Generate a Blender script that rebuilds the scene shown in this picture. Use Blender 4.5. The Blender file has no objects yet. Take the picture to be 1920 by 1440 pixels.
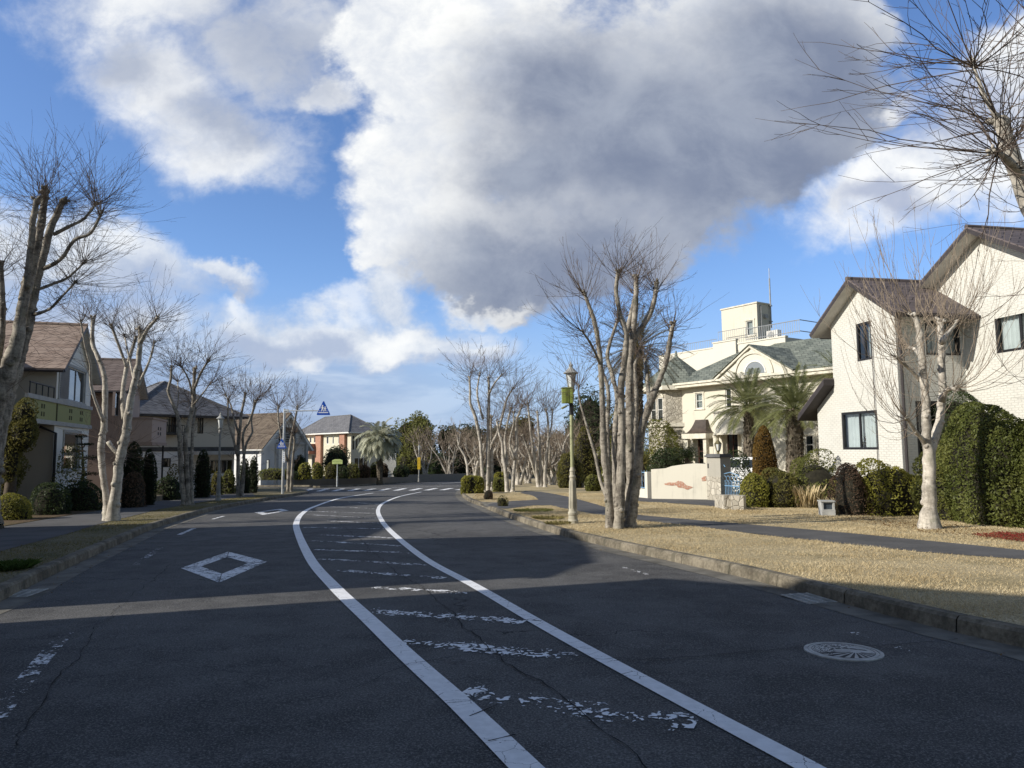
import bpy, math, random
import numpy as np
from mathutils import Vector, Matrix, Euler

# ------------------------------------------------------------------ scene
S = bpy.context.scene
COL = S.collection
R = math.radians
random.seed(7)
RNG = np.random.default_rng(7)

# ------------------------------------------------------------------ camera
F, CX, CY = 1331.0, 960.0, 720.0          # focal length and centre in photograph pixels
EYE = 1.5
PITCH, ROLL = R(5.2), R(-0.40)
SLOPE = -0.0289                            # the street runs gently downhill ahead
cam_data = bpy.data.cameras.new('camera')
cam = bpy.data.objects.new('camera', cam_data)
COL.objects.link(cam)
cam_data.sensor_width = 36.0
cam_data.lens = 36.0 * F / 1920.0
cam_data.clip_end = 3000.0
cam_data.clip_start = 0.05
CAM_ROT = Euler((R(90) + PITCH, 0, 0)).to_matrix() @ Euler((0, 0, ROLL)).to_matrix()
cam.matrix_world = Matrix.Translation((0, 0, EYE)) @ CAM_ROT.to_4x4()
S.camera = cam

# ------------------------------------------------------------------ view
S.view_settings.view_transform = 'Standard'
S.view_settings.look = 'None'
S.view_settings.gamma = 1
S.view_settings.use_curve_mapping = False
S.view_settings.exposure = 0.2

# ------------------------------------------------------------------ sun
SUN_AZ = (-0.940, -0.342)                  # towards the sun, seen from above
SUN_EL = R(28.0)
sun_data = bpy.data.lights.new('sun', 'SUN')
sun_data.energy = 5.0
sun_data.angle = R(0.5)
sun_data.color = (1.0, 0.945, 0.85)
sun = bpy.data.objects.new('sun', sun_data)
COL.objects.link(sun)
to_sun = Vector((SUN_AZ[0] * math.cos(SUN_EL), SUN_AZ[1] * math.cos(SUN_EL), math.sin(SUN_EL)))
sun.rotation_euler = to_sun.to_track_quat('Z', 'Y').to_euler()
sun.location = (-30, -12, 30)

# ------------------------------------------------------------------ a small node-expression helper
class NT:
    def __init__(s, tree): s.t = tree
    def n(s, typ): return s.t.nodes.new(typ)
    def link(s, a, b): s.t.links.new(a, b)
    def put(s, sock, v):
        if isinstance(v, E): s.link(v.o, sock)
        elif hasattr(v, 'is_linked'): s.link(v, sock)
        else: sock.default_value = v
    def m(s, op, a, b=None, c=None, clamp=False):
        nd = s.n('ShaderNodeMath'); nd.operation = op; nd.use_clamp = clamp
        for k, v in enumerate((a, b, c)):
            if v is not None: s.put(nd.inputs[k], v)
        return E(s, nd.outputs[0])
    def smooth(s, a, b, x):
        nd = s.n('ShaderNodeMapRange'); nd.interpolation_type = 'SMOOTHSTEP'
        s.put(nd.inputs['Value'], x); nd.inputs['From Min'].default_value = a; nd.inputs['From Max'].default_value = b
        return E(s, nd.outputs['Result'])
    def lin(s, a, b, x, c=0.0, d=1.0):
        nd = s.n('ShaderNodeMapRange')
        s.put(nd.inputs['Value'], x); nd.inputs['From Min'].default_value = a; nd.inputs['From Max'].default_value = b
        nd.inputs['To Min'].default_value = c; nd.inputs['To Max'].default_value = d
        return E(s, nd.outputs['Result'])
    def xyz(s, x, y, z):
        nd = s.n('ShaderNodeCombineXYZ')
        for k, v in enumerate((x, y, z)): s.put(nd.inputs[k], v)
        return E(s, nd.outputs[0])
    def sep(s, v):
        nd = s.n('ShaderNodeSeparateXYZ'); s.put(nd.inputs[0], v)
        return [E(s, o) for o in nd.outputs]
    def noise(s, vec, scale, detail=4.0, rough=0.55, dist=0.0, dim='3D'):
        nd = s.n('ShaderNodeTexNoise'); nd.noise_dimensions = dim
        if vec is not None: s.put(nd.inputs['Vector'], vec)
        nd.inputs['Scale'].default_value = scale; nd.inputs['Detail'].default_value = detail
        nd.inputs['Roughness'].default_value = rough; nd.inputs['Distortion'].default_value = dist
        return E(s, nd.outputs[0])
    def voro(s, vec, scale, feat='F1', out='Distance', rnd=1.0):
        nd = s.n('ShaderNodeTexVoronoi'); nd.feature = feat
        if vec is not None: s.put(nd.inputs['Vector'], vec)
        nd.inputs['Scale'].default_value = scale; nd.inputs['Randomness'].default_value = rnd
        return E(s, nd.outputs[out])
    def mix(s, f, a, b, blend='MIX'):
        nd = s.n('ShaderNodeMix'); nd.data_type = 'RGBA'; nd.blend_type = blend
        s.put(nd.inputs['Factor'], f)
        for sock, v in ((nd.inputs[6], a), (nd.inputs[7], b)):
            if isinstance(v, tuple) and len(v) == 3: v = (*v, 1)
            s.put(sock, v)
        return E(s, nd.outputs[2])
    def ramp(s, f, stops):
        nd = s.n('ShaderNodeValToRGB'); s.put(nd.inputs[0], f)
        cr = nd.color_ramp
        while len(cr.elements) < len(stops): cr.elements.new(0.5)
        for e, (p, c) in zip(cr.elements, stops): e.position = p; e.color = (*c, 1)
        return E(s, nd.outputs[0])
    def mapping(s, vec, scale=(1, 1, 1), loc=(0, 0, 0), rot=(0, 0, 0)):
        nd = s.n('ShaderNodeMapping'); s.put(nd.inputs[0], vec)
        nd.inputs['Scale'].default_value = scale; nd.inputs['Location'].default_value = loc; nd.inputs['Rotation'].default_value = rot
        return E(s, nd.outputs[0])
class E:
    def __init__(s, t, o): s.t = t; s.o = o
    def __add__(s, b): return s.t.m('ADD', s, b)
    def __radd__(s, b): return s.t.m('ADD', b, s)
    def __sub__(s, b): return s.t.m('SUBTRACT', s, b)
    def __rsub__(s, b): return s.t.m('SUBTRACT', b, s)
    def __mul__(s, b): return s.t.m('MULTIPLY', s, b)
    def __rmul__(s, b): return s.t.m('MULTIPLY', b, s)
    def __truediv__(s, b): return s.t.m('DIVIDE', s, b)
    def max(s, b): return s.t.m('MAXIMUM', s, b)
    def min(s, b): return s.t.m('MINIMUM', s, b)
    def smax(s, b, k=0.3): return s.t.m('SMOOTH_MAX', s, b, k)
    def clamp(s): return s.t.m('ADD', s, 0.0, clamp=True)

def ray(px, py):
    """world direction of a photograph pixel"""
    return CAM_ROT @ Vector(((px - CX) / F, (CY - py) / F, -1.0))
def G(px, py, h=0.0):
    """point of the (sloping) street plane, h metres above the asphalt, seen at a photograph pixel"""
    d = ray(px, py)
    t = (h - EYE) / (d.z - SLOPE * d.y)
    return Vector((d.x * t, d.y * t, EYE + d.z * t))
def P(px, py, Y):
    """point at distance Y ahead seen at a photograph pixel"""
    d = ray(px, py)
    t = Y / d.y
    return Vector((d.x * t, Y, EYE + d.z * t))
def gz(y, h=0.0): return SLOPE * y + h

# ------------------------------------------------------------------ world: clear sky with broken cumulus
W = bpy.data.worlds.new("World"); S.world = W; W.use_nodes = True
W.node_tree.nodes.clear()
w = NT(W.node_tree)
out = w.n('ShaderNodeOutputWorld'); bg = w.n('ShaderNodeBackground')
bg.inputs['Strength'].default_value = 0.1
w.link(bg.outputs[0], out.inputs[0])
sky = w.n('ShaderNodeTexSky'); sky.sky_type = 'NISHITA'; sky.sun_disc = False
sky.sun_elevation = SUN_EL; sky.sun_rotation = math.atan2(SUN_AZ[0], SUN_AZ[1]) % (2 * math.pi)
sky.air_density = 1.0; sky.dust_density = 0.6; sky.ozone_density = 2.2
tc = w.n('ShaderNodeTexCoord')
dirv = E(w, tc.outputs['Generated'])
dx, dy, dz = w.sep(dirv)
yy = dy.max(0.12)
U = dx / yy                                  # tangent-plane coordinates of the northern sky
V = dz / yy
def uv(px, py):
    d = ray(px, py); return d.x / d.y, d.z / d.y
# billow: two octaves of warp, then fine fbm
vec = w.xyz(U, V * 1.15, 0.7)
vec2 = w.xyz(U + 7.3, V * 1.15, 3.1)
wx = w.noise(vec, 3.2, 2, 0.5) - 0.5
wy = w.noise(vec2, 3.2, 2, 0.5) - 0.5
fx = w.noise(vec, 9.0, 5, 0.62) - 0.5
fy = w.noise(vec2, 9.0, 5, 0.62) - 0.5
Uw = U + wx * 0.13 + fx * 0.12
Vw = V + wy * 0.13 + fy * 0.12
def ell(cx, cy, rx, ry, rot=0.0, uu=None, vv=None):
    uu = Uw if uu is None else uu; vv = Vw if vv is None else vv
    u0, v0 = uv(cx, cy)
    c, s_ = math.cos(R(rot)), math.sin(R(rot))
    a = (uu - u0); b = (vv - v0)
    p = (a * (c * F / rx)) + (b * (s_ * F / rx))
    q = (b * (c * F / ry)) - (a * (s_ * F / ry))
    return 1.0 - w.m('SQRT', p * p + q * q)
def union(lst, k=0.25):
    f = None
    for e in lst:
        x = ell(*e)
        f = x if f is None else f.smax(x, k)
    return f
fine = w.noise(vec, 8.0, 6, 0.62, 0.3) - 0.5
wisp = w.noise(w.mapping(vec, (1, 1, 1), (3, 1, 2)), 26.0, 4, 0.6, 0.5) - 0.5
main = union([(740, 60, 130, 220), (900, 120, 270, 260), (790, 330, 165, 150), (745, 430, 90, 95), (930, 480, 190, 105),
              (1150, 240, 370, 270), (1130, 430, 210, 150, 15), (1400, 130, 280, 210), (1370, 310, 220, 120, 28), (1530, 40, 170, 150), (1540, 250, 90, 60, 30), (1060, 500, 190, 95, 8), (1230, 430, 180, 100, 20), (960, 540, 110, 50)])
left = union([(280, 0, 240, 130), (310, 150, 195, 130, -25), (430, 260, 190, 95, -10), (600, 30, 170, 100), (500, 90, 140, 110), (590, 160, 50, 50)])
right = union([(1660, 350, 230, 110, 18), (1850, 250, 200, 150, 20), (1930, 110, 140, 90), (1640, 195, 60, 28), (1560, 390, 70, 35, 15)])
low = union([(-30, 490, 240, 110, -6), (200, 505, 200, 80, -14), (390, 518, 110, 32, -14), (60, 640, 340, 120),
             (432, 556, 32, 18), (480, 640, 200, 75), (650, 625, 160, 65), (745, 555, 72, 70), (790, 620, 120, 48), (860, 645, 90, 36), (920, 572, 85, 24)], 0.2)
haze_low = w.smooth(0.24, 0.05, V + wy * 0.10) * w.smooth(0.16, -0.26, U + wx * 0.12 + V * 0.25)
d_main = w.smooth(-0.08, 0.26, main + fine * 0.55 + wisp * 0.16)
d_left = w.smooth(-0.22, 0.72, left + fine * 0.95 + wisp * 0.3)
d_right = w.smooth(-0.16, 0.55, right + fine * 0.95 + wisp * 0.25)
d_low = w.smooth(-0.16, 0.62, low + fine * 1.0 + wisp * 0.3 + fx * 0.4)
# shade inside the clouds: thick centres are grey, the sun side (left) is white
dk = union([(1230, 280, 360, 250), (1060, 160, 190, 150), (960, 530, 200, 110), (1130, 520, 230, 150), (1400, 360, 320, 150, 25), (1500, 150, 260, 220), (1000, 330, 160, 120)], 0.35)
dark_m = w.smooth(-0.50, 0.75, dk + fine * 0.6 + fx * 0.35 + 0.04)
dl = union([(540, 70, 200, 130), (260, 130, 110, 70), (430, 220, 110, 60)], 0.3)
dark_l = w.smooth(-0.5, 0.9, dl + fine * 1.2) * 0.75
drk = union([(1700, 190, 140, 90), (1820, 200, 130, 80), (1650, 390, 130, 40)], 0.3)
dark_r = w.smooth(-0.4, 0.7, drk + fine * 1.1) * 0.7
dlo = union([(120, 570, 280, 60), (430, 550, 110, 22), (600, 720, 420, 66), (620, 640, 55, 40), (840, 668, 130, 26), (300, 760, 500, 90), (480, 660, 160, 40)], 0.3)
dark_lo = w.smooth(-0.45, 0.6, dlo + fine * 1.4) * 0.85
whites = union([(735, 640, 55, 28), (570, 682, 48, 24), (420, 585, 50, 26), (760, 610, 60, 20), (665, 560, 40, 30), (1640, 195, 34, 18), (930, 572, 70, 14)], 0.15)
d_wh = w.smooth(-0.3, 0.8, whites + fine * 0.9 + wisp * 0.3)
# generic cloud cover for the rest of the dome
gen = w.noise(w.mapping(dirv, (1, 1, 1.8), (2.3, 0, 0)), 2.6, 7, 0.58, 0.2)
d_gen = w.smooth(0.50, 0.66, gen)
front = w.smooth(0.12, 0.45, dy)
K = 10.0
def col(r, g, b):
    f = lambda c: ((c / 255 + 0.055) / 1.055) ** 2.4 if c > 10 else c / 255 / 12.92
    return (f(r) * K, f(g) * K, f(b) * K)
white, mid, grey, blue_grey = col(248, 248, 245), col(196, 204, 218), col(134, 143, 162), col(160, 174, 200)
puff = w.smooth(-0.26, 0.26, fine + wisp * 0.5 + fx * 0.5)
lit = w.mix(puff, col(212, 217, 225), white)
tint = w.mix(1.0, E(w, sky.outputs[0]), (1.02, 1.22, 1.56), 'MULTIPLY')
low_air = w.smooth(0.36, 0.0, dz)
skyc = w.mix(low_air * 0.80, tint, w.mix(w.smooth(0.0, 0.3, dz), col(178, 203, 236), col(120, 165, 228)))
c0 = skyc
hz_n = w.noise(w.mapping(vec, (1.0, 3.2, 1), (1, 5, 2)), 5.0, 5, 0.6, 0.3)
c0 = w.mix(haze_low * 0.85, c0, w.mix(w.smooth(0.42, 0.62, hz_n), col(148, 166, 196), w.mix(w.smooth(0.04, 0.14, V), col(178, 192, 214), col(206, 213, 223))))
lit_lo = w.mix(puff, col(186, 197, 214), col(232, 235, 238))
c0 = w.mix(d_low * 0.93, c0, w.mix(dark_lo, lit_lo, blue_grey))
c0 = w.mix(d_right * 0.92, c0, w.mix(dark_r, lit, col(140, 152, 182)))
c0 = w.mix(d_left * 0.88, c0, w.mix(dark_l, lit, col(150, 160, 180)))
c0 = w.mix(d_main * 0.97, c0, w.mix(dark_m, lit, w.mix(w.smooth(-0.25, 0.25, fine + wx), col(121, 131, 153), col(158, 166, 181))))
c0 = w.mix(d_wh * 0.55, c0, white)
cb = w.mix(d_gen * 0.7, w.mix(1.0, E(w, sky.outputs[0]), (0.95, 0.93, 0.90), 'MULTIPLY'), col(176, 178, 182))
w.link(w.mix(front, cb, c0).o, bg.inputs['Color'])

# ------------------------------------------------------------------ materials
def new_mat(name, rough=0.8, spec=0.3):
    m = bpy.data.materials.new(name); m.use_nodes = True
    t = NT(m.node_tree)
    b = m.node_tree.nodes['Principled BSDF']
    b.inputs['Roughness'].default_value = rough
    b.inputs['Specular IOR Level'].default_value = spec
    tcn = t.n('ShaderNodeTexCoord')
    return m, t, b, E(t, tcn.outputs['Object'])
def geo_pos(t):
    return E(t, t.n('ShaderNodeNewGeometry').outputs['Position'])
def bump(t, b, h, strength=0.4, dist=0.01):
    nd = t.n('ShaderNodeBump'); nd.inputs['Strength'].default_value = strength; nd.inputs['Distance'].default_value = dist
    t.put(nd.inputs['Height'], h); t.link(nd.outputs[0], b.inputs['Normal'])
def simple(name, colr, rough=0.7, var=0.25, scale=3.0, bmp=0.0, metal=0.0, spec=0.3, world=False):
    m, t, b, v = new_mat(name, rough, spec)
    if world: v = geo_pos(t)
    n = t.noise(v, scale, 5, 0.6)
    k0 = tuple(c * (1 - var) for c in colr); k1 = tuple(min(1, c * (1 + var)) for c in colr)
    t.put(b.inputs['Base Color'], t.mix(t.smooth(0.3, 0.7, n), k0, k1))
    b.inputs['Metallic'].default_value = metal
    if bmp: bump(t, b, t.noise(v, scale * 12, 4, 0.7), bmp, 0.01)
    return m

def mat_asphalt():
    m, t, b, v = new_mat('asphalt', 0.85, 0.25); v = geo_pos(t)
    big = t.noise(v, 0.35, 4, 0.6); mid = t.noise(v, 2.2, 5, 0.6)
    gr = t.noise(v, 75, 2, 0.8); g2 = t.voro(v, 110)
    base = t.mix(t.smooth(0.38, 0.60, big * 0.5 + mid * 0.5), (0.042, 0.0405, 0.0395), (0.092, 0.089, 0.085))
    c = t.mix(t.smooth(0.48, 0.70, gr) * 0.65, base, (0.25, 0.248, 0.24))
    c = t.mix(t.smooth(0.50, 0.28, gr) * 0.75, c, (0.018, 0.018, 0.020))
    # hairline cracks: distorted cell edges shown only in patches
    vd = t.mapping(v, (1, 1, 0.02)); n2 = t.noise(v, 1.3, 5, 0.65)
    cell = t.voro(vd + 0.0 if False else t.xyz(t.sep(v)[0] + n2 * 0.9, t.sep(v)[1] + t.noise(v, 1.7, 5, 0.65) * 0.9, 0.0), 0.24, 'DISTANCE_TO_EDGE')
    crack = t.smooth(0.0035, 0.0010, cell) * t.smooth(0.46, 0.56, t.noise(v, 0.23, 2))
    c = t.mix(crack * 0.9, c, (0.012, 0.012, 0.012))
    t.put(b.inputs['Base Color'], c)
    bump(t, b, gr * 0.7 + g2 * 0.5 - crack * 1.0, 0.55, 0.006)
    return m
def mat_paint(name, wear, scale=(1, 1, 1), colr=(0.80, 0.80, 0.80)):
    """road paint; worn-off flakes are transparent, so the asphalt below shows"""
    m, t, b, v = new_mat(name, 0.6, 0.3); v = geo_pos(t)
    vs = t.mapping(v, scale)
    n = t.noise(vs, 9.0, 6, 0.7) * 0.5 + t.noise(vs, 38.0, 3, 0.7) * 0.3 + t.noise(v, 1.1, 3, 0.5) * 0.2
    keep = t.smooth(wear - 0.012, wear + 0.012, n)
    cr = t.voro(t.xyz(t.sep(v)[0] + n * 0.12, t.sep(v)[1] + n * 0.12, 0.0), 5.5, 'DISTANCE_TO_EDGE')
    keep = keep * t.smooth(0.0, 0.012, cr + t.smooth(0.42, 0.30, t.noise(v, 0.8, 3)) * -0.01 + t.smooth(0.52, 0.46, t.noise(v, 1.9, 3)) * 0.02)
    t.put(b.inputs['Base Color'], t.mix(t.smooth(0.3, 0.7, t.noise(v, 14, 4, 0.6)), tuple(c * 0.86 for c in colr), colr))
    t.put(b.inputs['Alpha'], keep)
    return m
def mat_flakes(name):
    """the nearly worn-away zebra hatching: isolated chips of white paint"""
    m, t, b, v = new_mat(name, 0.6, 0.3); v = geo_pos(t)
    x, y, z = t.sep(v)
    wv = t.xyz(x * 0.75 + t.noise(v, 7, 3) * 0.25, y * 0.75 + t.noise(v, 6, 3) * 0.25, 0.0)
    cell = t.voro(wv, 24.0, 'F1', 'Distance'); big = t.noise(v, 2.6, 4, 0.65)
    edge = E(t, t.n('ShaderNodeUVMap').outputs[0])
    ue = t.sep(edge)[1]
    prof = t.smooth(0.0, 0.42, t.m('MINIMUM', ue, 1.0 - ue))
    keep = t.smooth(0.10, 0.0, cell - (big - 0.5) * 1.5 - prof * 0.62 + 0.22)
    t.put(b.inputs['Base Color'], (0.78, 0.78, 0.78, 1)); t.put(b.inputs['Alpha'], keep)
    return m
def mat_bark(name='bark', c0=(0.085, 0.073, 0.062), c1=(0.42, 0.38, 0.315), sc=1.0):
    m, t, b, v = new_mat(name, 0.9, 0.15); v = geo_pos(t)
    band = t.noise(t.mapping(v, (1.0, 1.0, 2.2)), 7.5 * sc, 5, 0.65)
    pat = t.noise(v, 2.6 * sc, 5, 0.6)
    fine = t.noise(v, 28 * sc, 4, 0.65)
    streak = t.noise(t.mapping(v, (1.6, 1.6, 0.45)), 9.0 * sc, 5, 0.7)
    f = t.smooth(0.38, 0.62, band * 0.22 + pat * 0.36 + streak * 0.30 + fine * 0.12)
    c = t.mix(f, c0, c1)
    c = t.mix(t.smooth(0.60, 0.70, t.noise(t.mapping(v, (1, 1, 2.5)), 8 * sc, 4, 0.65)) * 0.8, c, tuple(k * 0.42 for k in c0))
    c = t.mix(t.smooth(0.56, 0.70, t.noise(v, 3.1, 4)) * 0.4, c, (0.17, 0.175, 0.115))
    t.put(b.inputs['Base Color'], c)
    bump(t, b, band * 0.8 + fine * 0.5, 0.6, 0.02)
    return m
def mat_leaf(name, cols, rough=0.55, trans=0.35, clump=0.9):
    """each leaf takes its own tone from its place; clumps shift light and dark"""
    m, t, b, v = new_mat(name, max(rough, 0.5), 0.18); v = geo_pos(t)
    n = t.noise(v, 38, 2, 0.7); n2 = t.noise(v, clump, 4, 0.6)
    f = t.clampf(n * 0.62 + n2 * 0.55 - 0.09) if False else (n * 0.62 + n2 * 0.55 - 0.09)
    k = len(cols)
    t.put(b.inputs['Base Color'], t.ramp(f, [(0.30 + 0.40 * i / (k - 1), c) for i, c in enumerate(cols)]))
    if trans:
        b.inputs['Subsurface Weight'].default_value = 0.0
        tr = t.n('ShaderNodeBsdfTranslucent'); t.put(tr.inputs['Color'], t.ramp(f, [(0.3, tuple(c * 1.3 for c in cols[0])), (0.7, tuple(c * 1.3 for c in cols[-1]))]))
        ms = t.n('ShaderNodeMixShader'); ms.inputs[0].default_value = trans
        t.link(b.outputs[0], ms.inputs[1]); t.link(tr.outputs[0], ms.inputs[2])
        t.link(ms.outputs[0], m.node_tree.nodes['Material Output'].inputs['Surface'])
    return m
def mat_roof(name, c0, c1, row=0.16, seam=0.3, rough=0.75):
    m, t, b, v = new_mat(name, rough, 0.3)
    x, y, z = t.sep(v)
    br = t.n('ShaderNodeTexBrick')
    t.put(br.inputs['Vector'], t.xyz((x + y * 0.83) / seam, z / row, 0.0))
    br.inputs['Scale'].default_value = 1.0
    br.inputs['Mortar Size'].default_value = 0.045; br.inputs['Brick Width'].default_value = 1.0; br.inputs['Row Height'].default_value = 1.0
    br.inputs['Color1'].default_value = (*c0, 1); br.inputs['Color2'].default_value = (*c1, 1); br.inputs['Mortar'].default_value = (*(c * 0.35 for c in c0), 1)
    br.inputs['Mortar Smooth'].default_value = 0.3
    n = t.noise(v, 1.3, 5, 0.65)
    t.put(b.inputs['Base Color'], t.mix(t.smooth(0.35, 0.7, n) * 0.45, E(t, br.outputs[0]), tuple(c * 1.25 for c in c1)))
    saw = t.m('FRACT', z / row)
    bump(t, b, saw * -1.0 + E(t, br.outputs[1]) * -0.6 + n * 0.3, 0.7, 0.03)
    return m
def mat_brick(name, c0, c1, mortar, w_, h_, ms=0.03, rough=0.85, bm=0.5, stain=0.2):
    m, t, b, v = new_mat(name, rough, 0.2)
    x, y, z = t.sep(v)
    br = t.n('ShaderNodeTexBrick'); t.put(br.inputs['Vector'], t.xyz((x + y) / w_, z / h_, 0.0))
    br.inputs['Scale'].default_value = 1.0; br.inputs['Brick Width'].default_value = 1.0; br.inputs['Row Height'].default_value = 1.0
    br.inputs['Mortar Size'].default_value = ms; br.inputs['Mortar Smooth'].default_value = 0.2
    br.inputs['Color1'].default_value = (*c0, 1); br.inputs['Color2'].default_value = (*c1, 1); br.inputs['Mortar'].default_value = (*mortar, 1)
    n = t.noise(v, 1.1, 5, 0.65)
    c = t.mix(t.smooth(0.45, 0.75, n) * stain, E(t, br.outputs[0]), tuple(k * 0.55 for k in c0))
    t.put(b.inputs['Base Color'], c)
    bump(t, b, t.noise(v, 22, 4, 0.6) * 0.6 + E(t, br.outputs[1]) * -0.8, bm, 0.012)
    return m
def mat_stucco(name, colr, stain=0.25, rough=0.9, streak=True):
    m, t, b, v = new_mat(name, rough, 0.2)
    n = t.noise(v, 0.9, 5, 0.6); s2 = t.noise(t.mapping(v, (6, 6, 0.35)), 1.0, 5, 0.65)
    dirt = t.smooth(0.50, 0.78, n * 0.5 + s2 * 0.5) * stain if streak else t.smooth(0.5, 0.8, n) * stain
    c = t.mix(dirt, colr, tuple(k * 0.55 for k in colr))
    c = t.mix(t.noise(v, 14, 3, 0.6) * 0.18, c, tuple(k * 0.8 for k in colr))
    t.put(b.inputs['Base Color'], c)
    bump(t, b, t.noise(v, 40, 4, 0.7), 0.3, 0.01)
    return m
def mat_stone(name, c0, c1, mortar, sc=4.0):
    m, t, b, v = new_mat(name, 0.9, 0.2)
    e = t.voro(v, sc, 'DISTANCE_TO_EDGE'); colv = t.voro(v, sc, 'F1', 'Color')
    c = t.mix(t.sep(colv)[0], c0, c1)
    c = t.mix(t.smooth(0.05, 0.02, e), c, mortar)
    t.put(b.inputs['Base Color'], t.mix(t.noise(v, 15, 4) * 0.3, c, c0))
    bump(t, b, t.smooth(0.0, 0.12, e) + t.noise(v, 25, 4) * 0.3, 0.7, 0.03)
    return m
def mat_glass(name='window_glass', c=(0.03, 0.035, 0.04)):
    m, t, b, v = new_mat(name, 0.06, 0.6)
    b.inputs['Base Color'].default_value = (*c, 1)
    return m

# ------------------------------------------------------------------ mesh building
class MB:
    def __init__(s): s.v = []; s.f = []; s.m = []
    def face(s, pts, mi=0):
        i = len(s.v); s.v += [tuple(p) for p in pts]; s.f.append(tuple(range(i, i + len(pts)))); s.m.append(mi); return s
    def box(s, x0, y0, z0, x1, y1, z1, mi=0):
        return s.obox(((x0 + x1) / 2, (y0 + y1) / 2, (z0 + z1) / 2), (abs(x1 - x0) / 2, 0, 0), (0, abs(y1 - y0) / 2, 0), (0, 0, abs(z1 - z0) / 2), mi)
    def obox(s, c, ax, ay, az, mi=0):
        c, ax, ay, az = map(Vector, (c, ax, ay, az)); i = len(s.v)
        for sz in (-1, 1):
            for sx, sy in ((-1, -1), (1, -1), (1, 1), (-1, 1)): s.v.append(tuple(c + ax * sx + ay * sy + az * sz))
        for q in ((3, 2, 1, 0), (4, 5, 6, 7), (0, 1, 5, 4), (1, 2, 6, 5), (2, 3, 7, 6), (3, 0, 4, 7)):
            s.f.append(tuple(i + k for k in q)); s.m.append(mi)
        return s
    def slab(s, poly, off, mi=0, mi_side=None):
        """polygon (3D points) given the thickness vector off"""
        off = Vector(off); a = [Vector(p) for p in poly]; b = [p + off for p in a]; n = len(a)
        s.face(a[::-1], mi); s.face(b, mi)
        for k in range(n): s.face([a[k], a[(k + 1) % n], b[(k + 1) % n], b[k]], mi if mi_side is None else mi_side)
        return s
    def tube(s, pts, rads, n=6, mi=0, cap=True):
        pts = [Vector(p) for p in pts]
        if not hasattr(rads, '__len__'): rads = [rads] * len(pts)
        base = len(s.v); ref = Vector((0.31, 0.77, 0.55))
        prev = None
        for k, p in enumerate(pts):
            d = (pts[min(k + 1, len(pts) - 1)] - pts[max(k - 1, 0)])
            if d.length < 1e-9: d = Vector((0, 0, 1))
            d.normalize()
            u = (ref if prev is None else prev); u = u - d * u.dot(d)
            if u.length < 1e-4: u = d.orthogonal()
            u.normalize(); prev = u; vv = d.cross(u); r = rads[k]
            for j in range(n):
                a = 2 * math.pi * j / n; q = p + u * (math.cos(a) * r) + vv * (math.sin(a) * r)
                s.v.append((q.x, q.y, q.z))
        for k in range(len(pts) - 1):
            for j in range(n):
                a = base + k * n + j; b = base + k * n + (j + 1) % n
                s.f.append((a, b, b + n, a + n)); s.m.append(mi)
        if cap:
            s.f.append(tuple(base + j for j in range(n))[::-1]); s.m.append(mi)
            e = base + (len(pts) - 1) * n; s.f.append(tuple(e + j for j in range(n))); s.m.append(mi)
        return s
    def lathe(s, prof, n=16, c=(0, 0, 0), mi=0):
        base = len(s.v)
        for r, z in prof:
            for j in range(n):
                a = 2 * math.pi * (j + 0.5) / n; s.v.append((c[0] + r * math.cos(a), c[1] + r * math.sin(a), c[2] + z))
        for k in range(len(prof) - 1):
            for j in range(n):
                a = base + k * n + j; b = base + k * n + (j + 1) % n
                s.f.append((a, b, b + n, a + n)); s.m.append(mi)
        s.f.append(tuple(base + j for j in range(n))[::-1]); s.m.append(mi)
        e = base + (len(prof) - 1) * n; s.f.append(tuple(e + j for j in range(n))); s.m.append(mi)
        return s
    def build(s, name, mats, parent=None, smooth=False):
        me = bpy.data.meshes.new(name)
        me.from_pydata(s.v, [], s.f)
        if not isinstance(mats, (list, tuple)): mats = [mats]
        for m in mats: me.materials.append(m)
        if len(mats) > 1: me.polygons.foreach_set('material_index', s.m)
        if smooth: me.polygons.foreach_set('use_smooth', [True] * len(me.polygons))
        me.update()
        o = bpy.data.objects.new(name, me); COL.objects.link(o)
        if parent is not None: o.parent = parent
        return o
def build_np(name, verts, k, mats, parent=None, midx=None):
    """verts (N*k,3): N separate k-gons"""
    verts = np.asarray(verts, np.float32).reshape(-1, 3); n = len(verts) // k
    me = bpy.data.meshes.new(name)
    me.vertices.add(len(verts)); me.vertices.foreach_set('co', verts.ravel())
    me.loops.add(n * k); me.loops.foreach_set('vertex_index', np.arange(n * k, dtype=np.int32))
    me.polygons.add(n); me.polygons.foreach_set('loop_start', np.arange(0, n * k, k, dtype=np.int32))
    me.polygons.foreach_set('loop_total', np.full(n, k, np.int32))
    if not isinstance(mats, (list, tuple)): mats = [mats]
    for m in mats: me.materials.append(m)
    if midx is not None: me.polygons.foreach_set('material_index', np.asarray(midx, np.int32))
    me.update(calc_edges=True)
    o = bpy.data.objects.new(name, me); COL.objects.link(o)
    if parent is not None: o.parent = parent
    return o
def thing(name, label, cat, loc=(0, 0, 0), rotz=0.0, group=None):
    o = bpy.data.objects.new(name, None); COL.objects.link(o)
    o.location = loc; o.rotation_euler = (0, 0, rotz); o.empty_display_size = 0.2
    o['label'] = label; o['category'] = cat
    if group: o['group'] = group
    return o
def tag(o, label, cat, group=None):
    o['label'] = label; o['category'] = cat
    if group: o['group'] = group
    return o
def struct(o, kind='structure'):
    o['kind'] = kind; return o
def origin_to(o, p):
    """move a mesh object's origin to p without moving its shape"""
    p = Vector(p); o.data.transform(Matrix.Translation(-p)); o.location = p; return o
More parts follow.
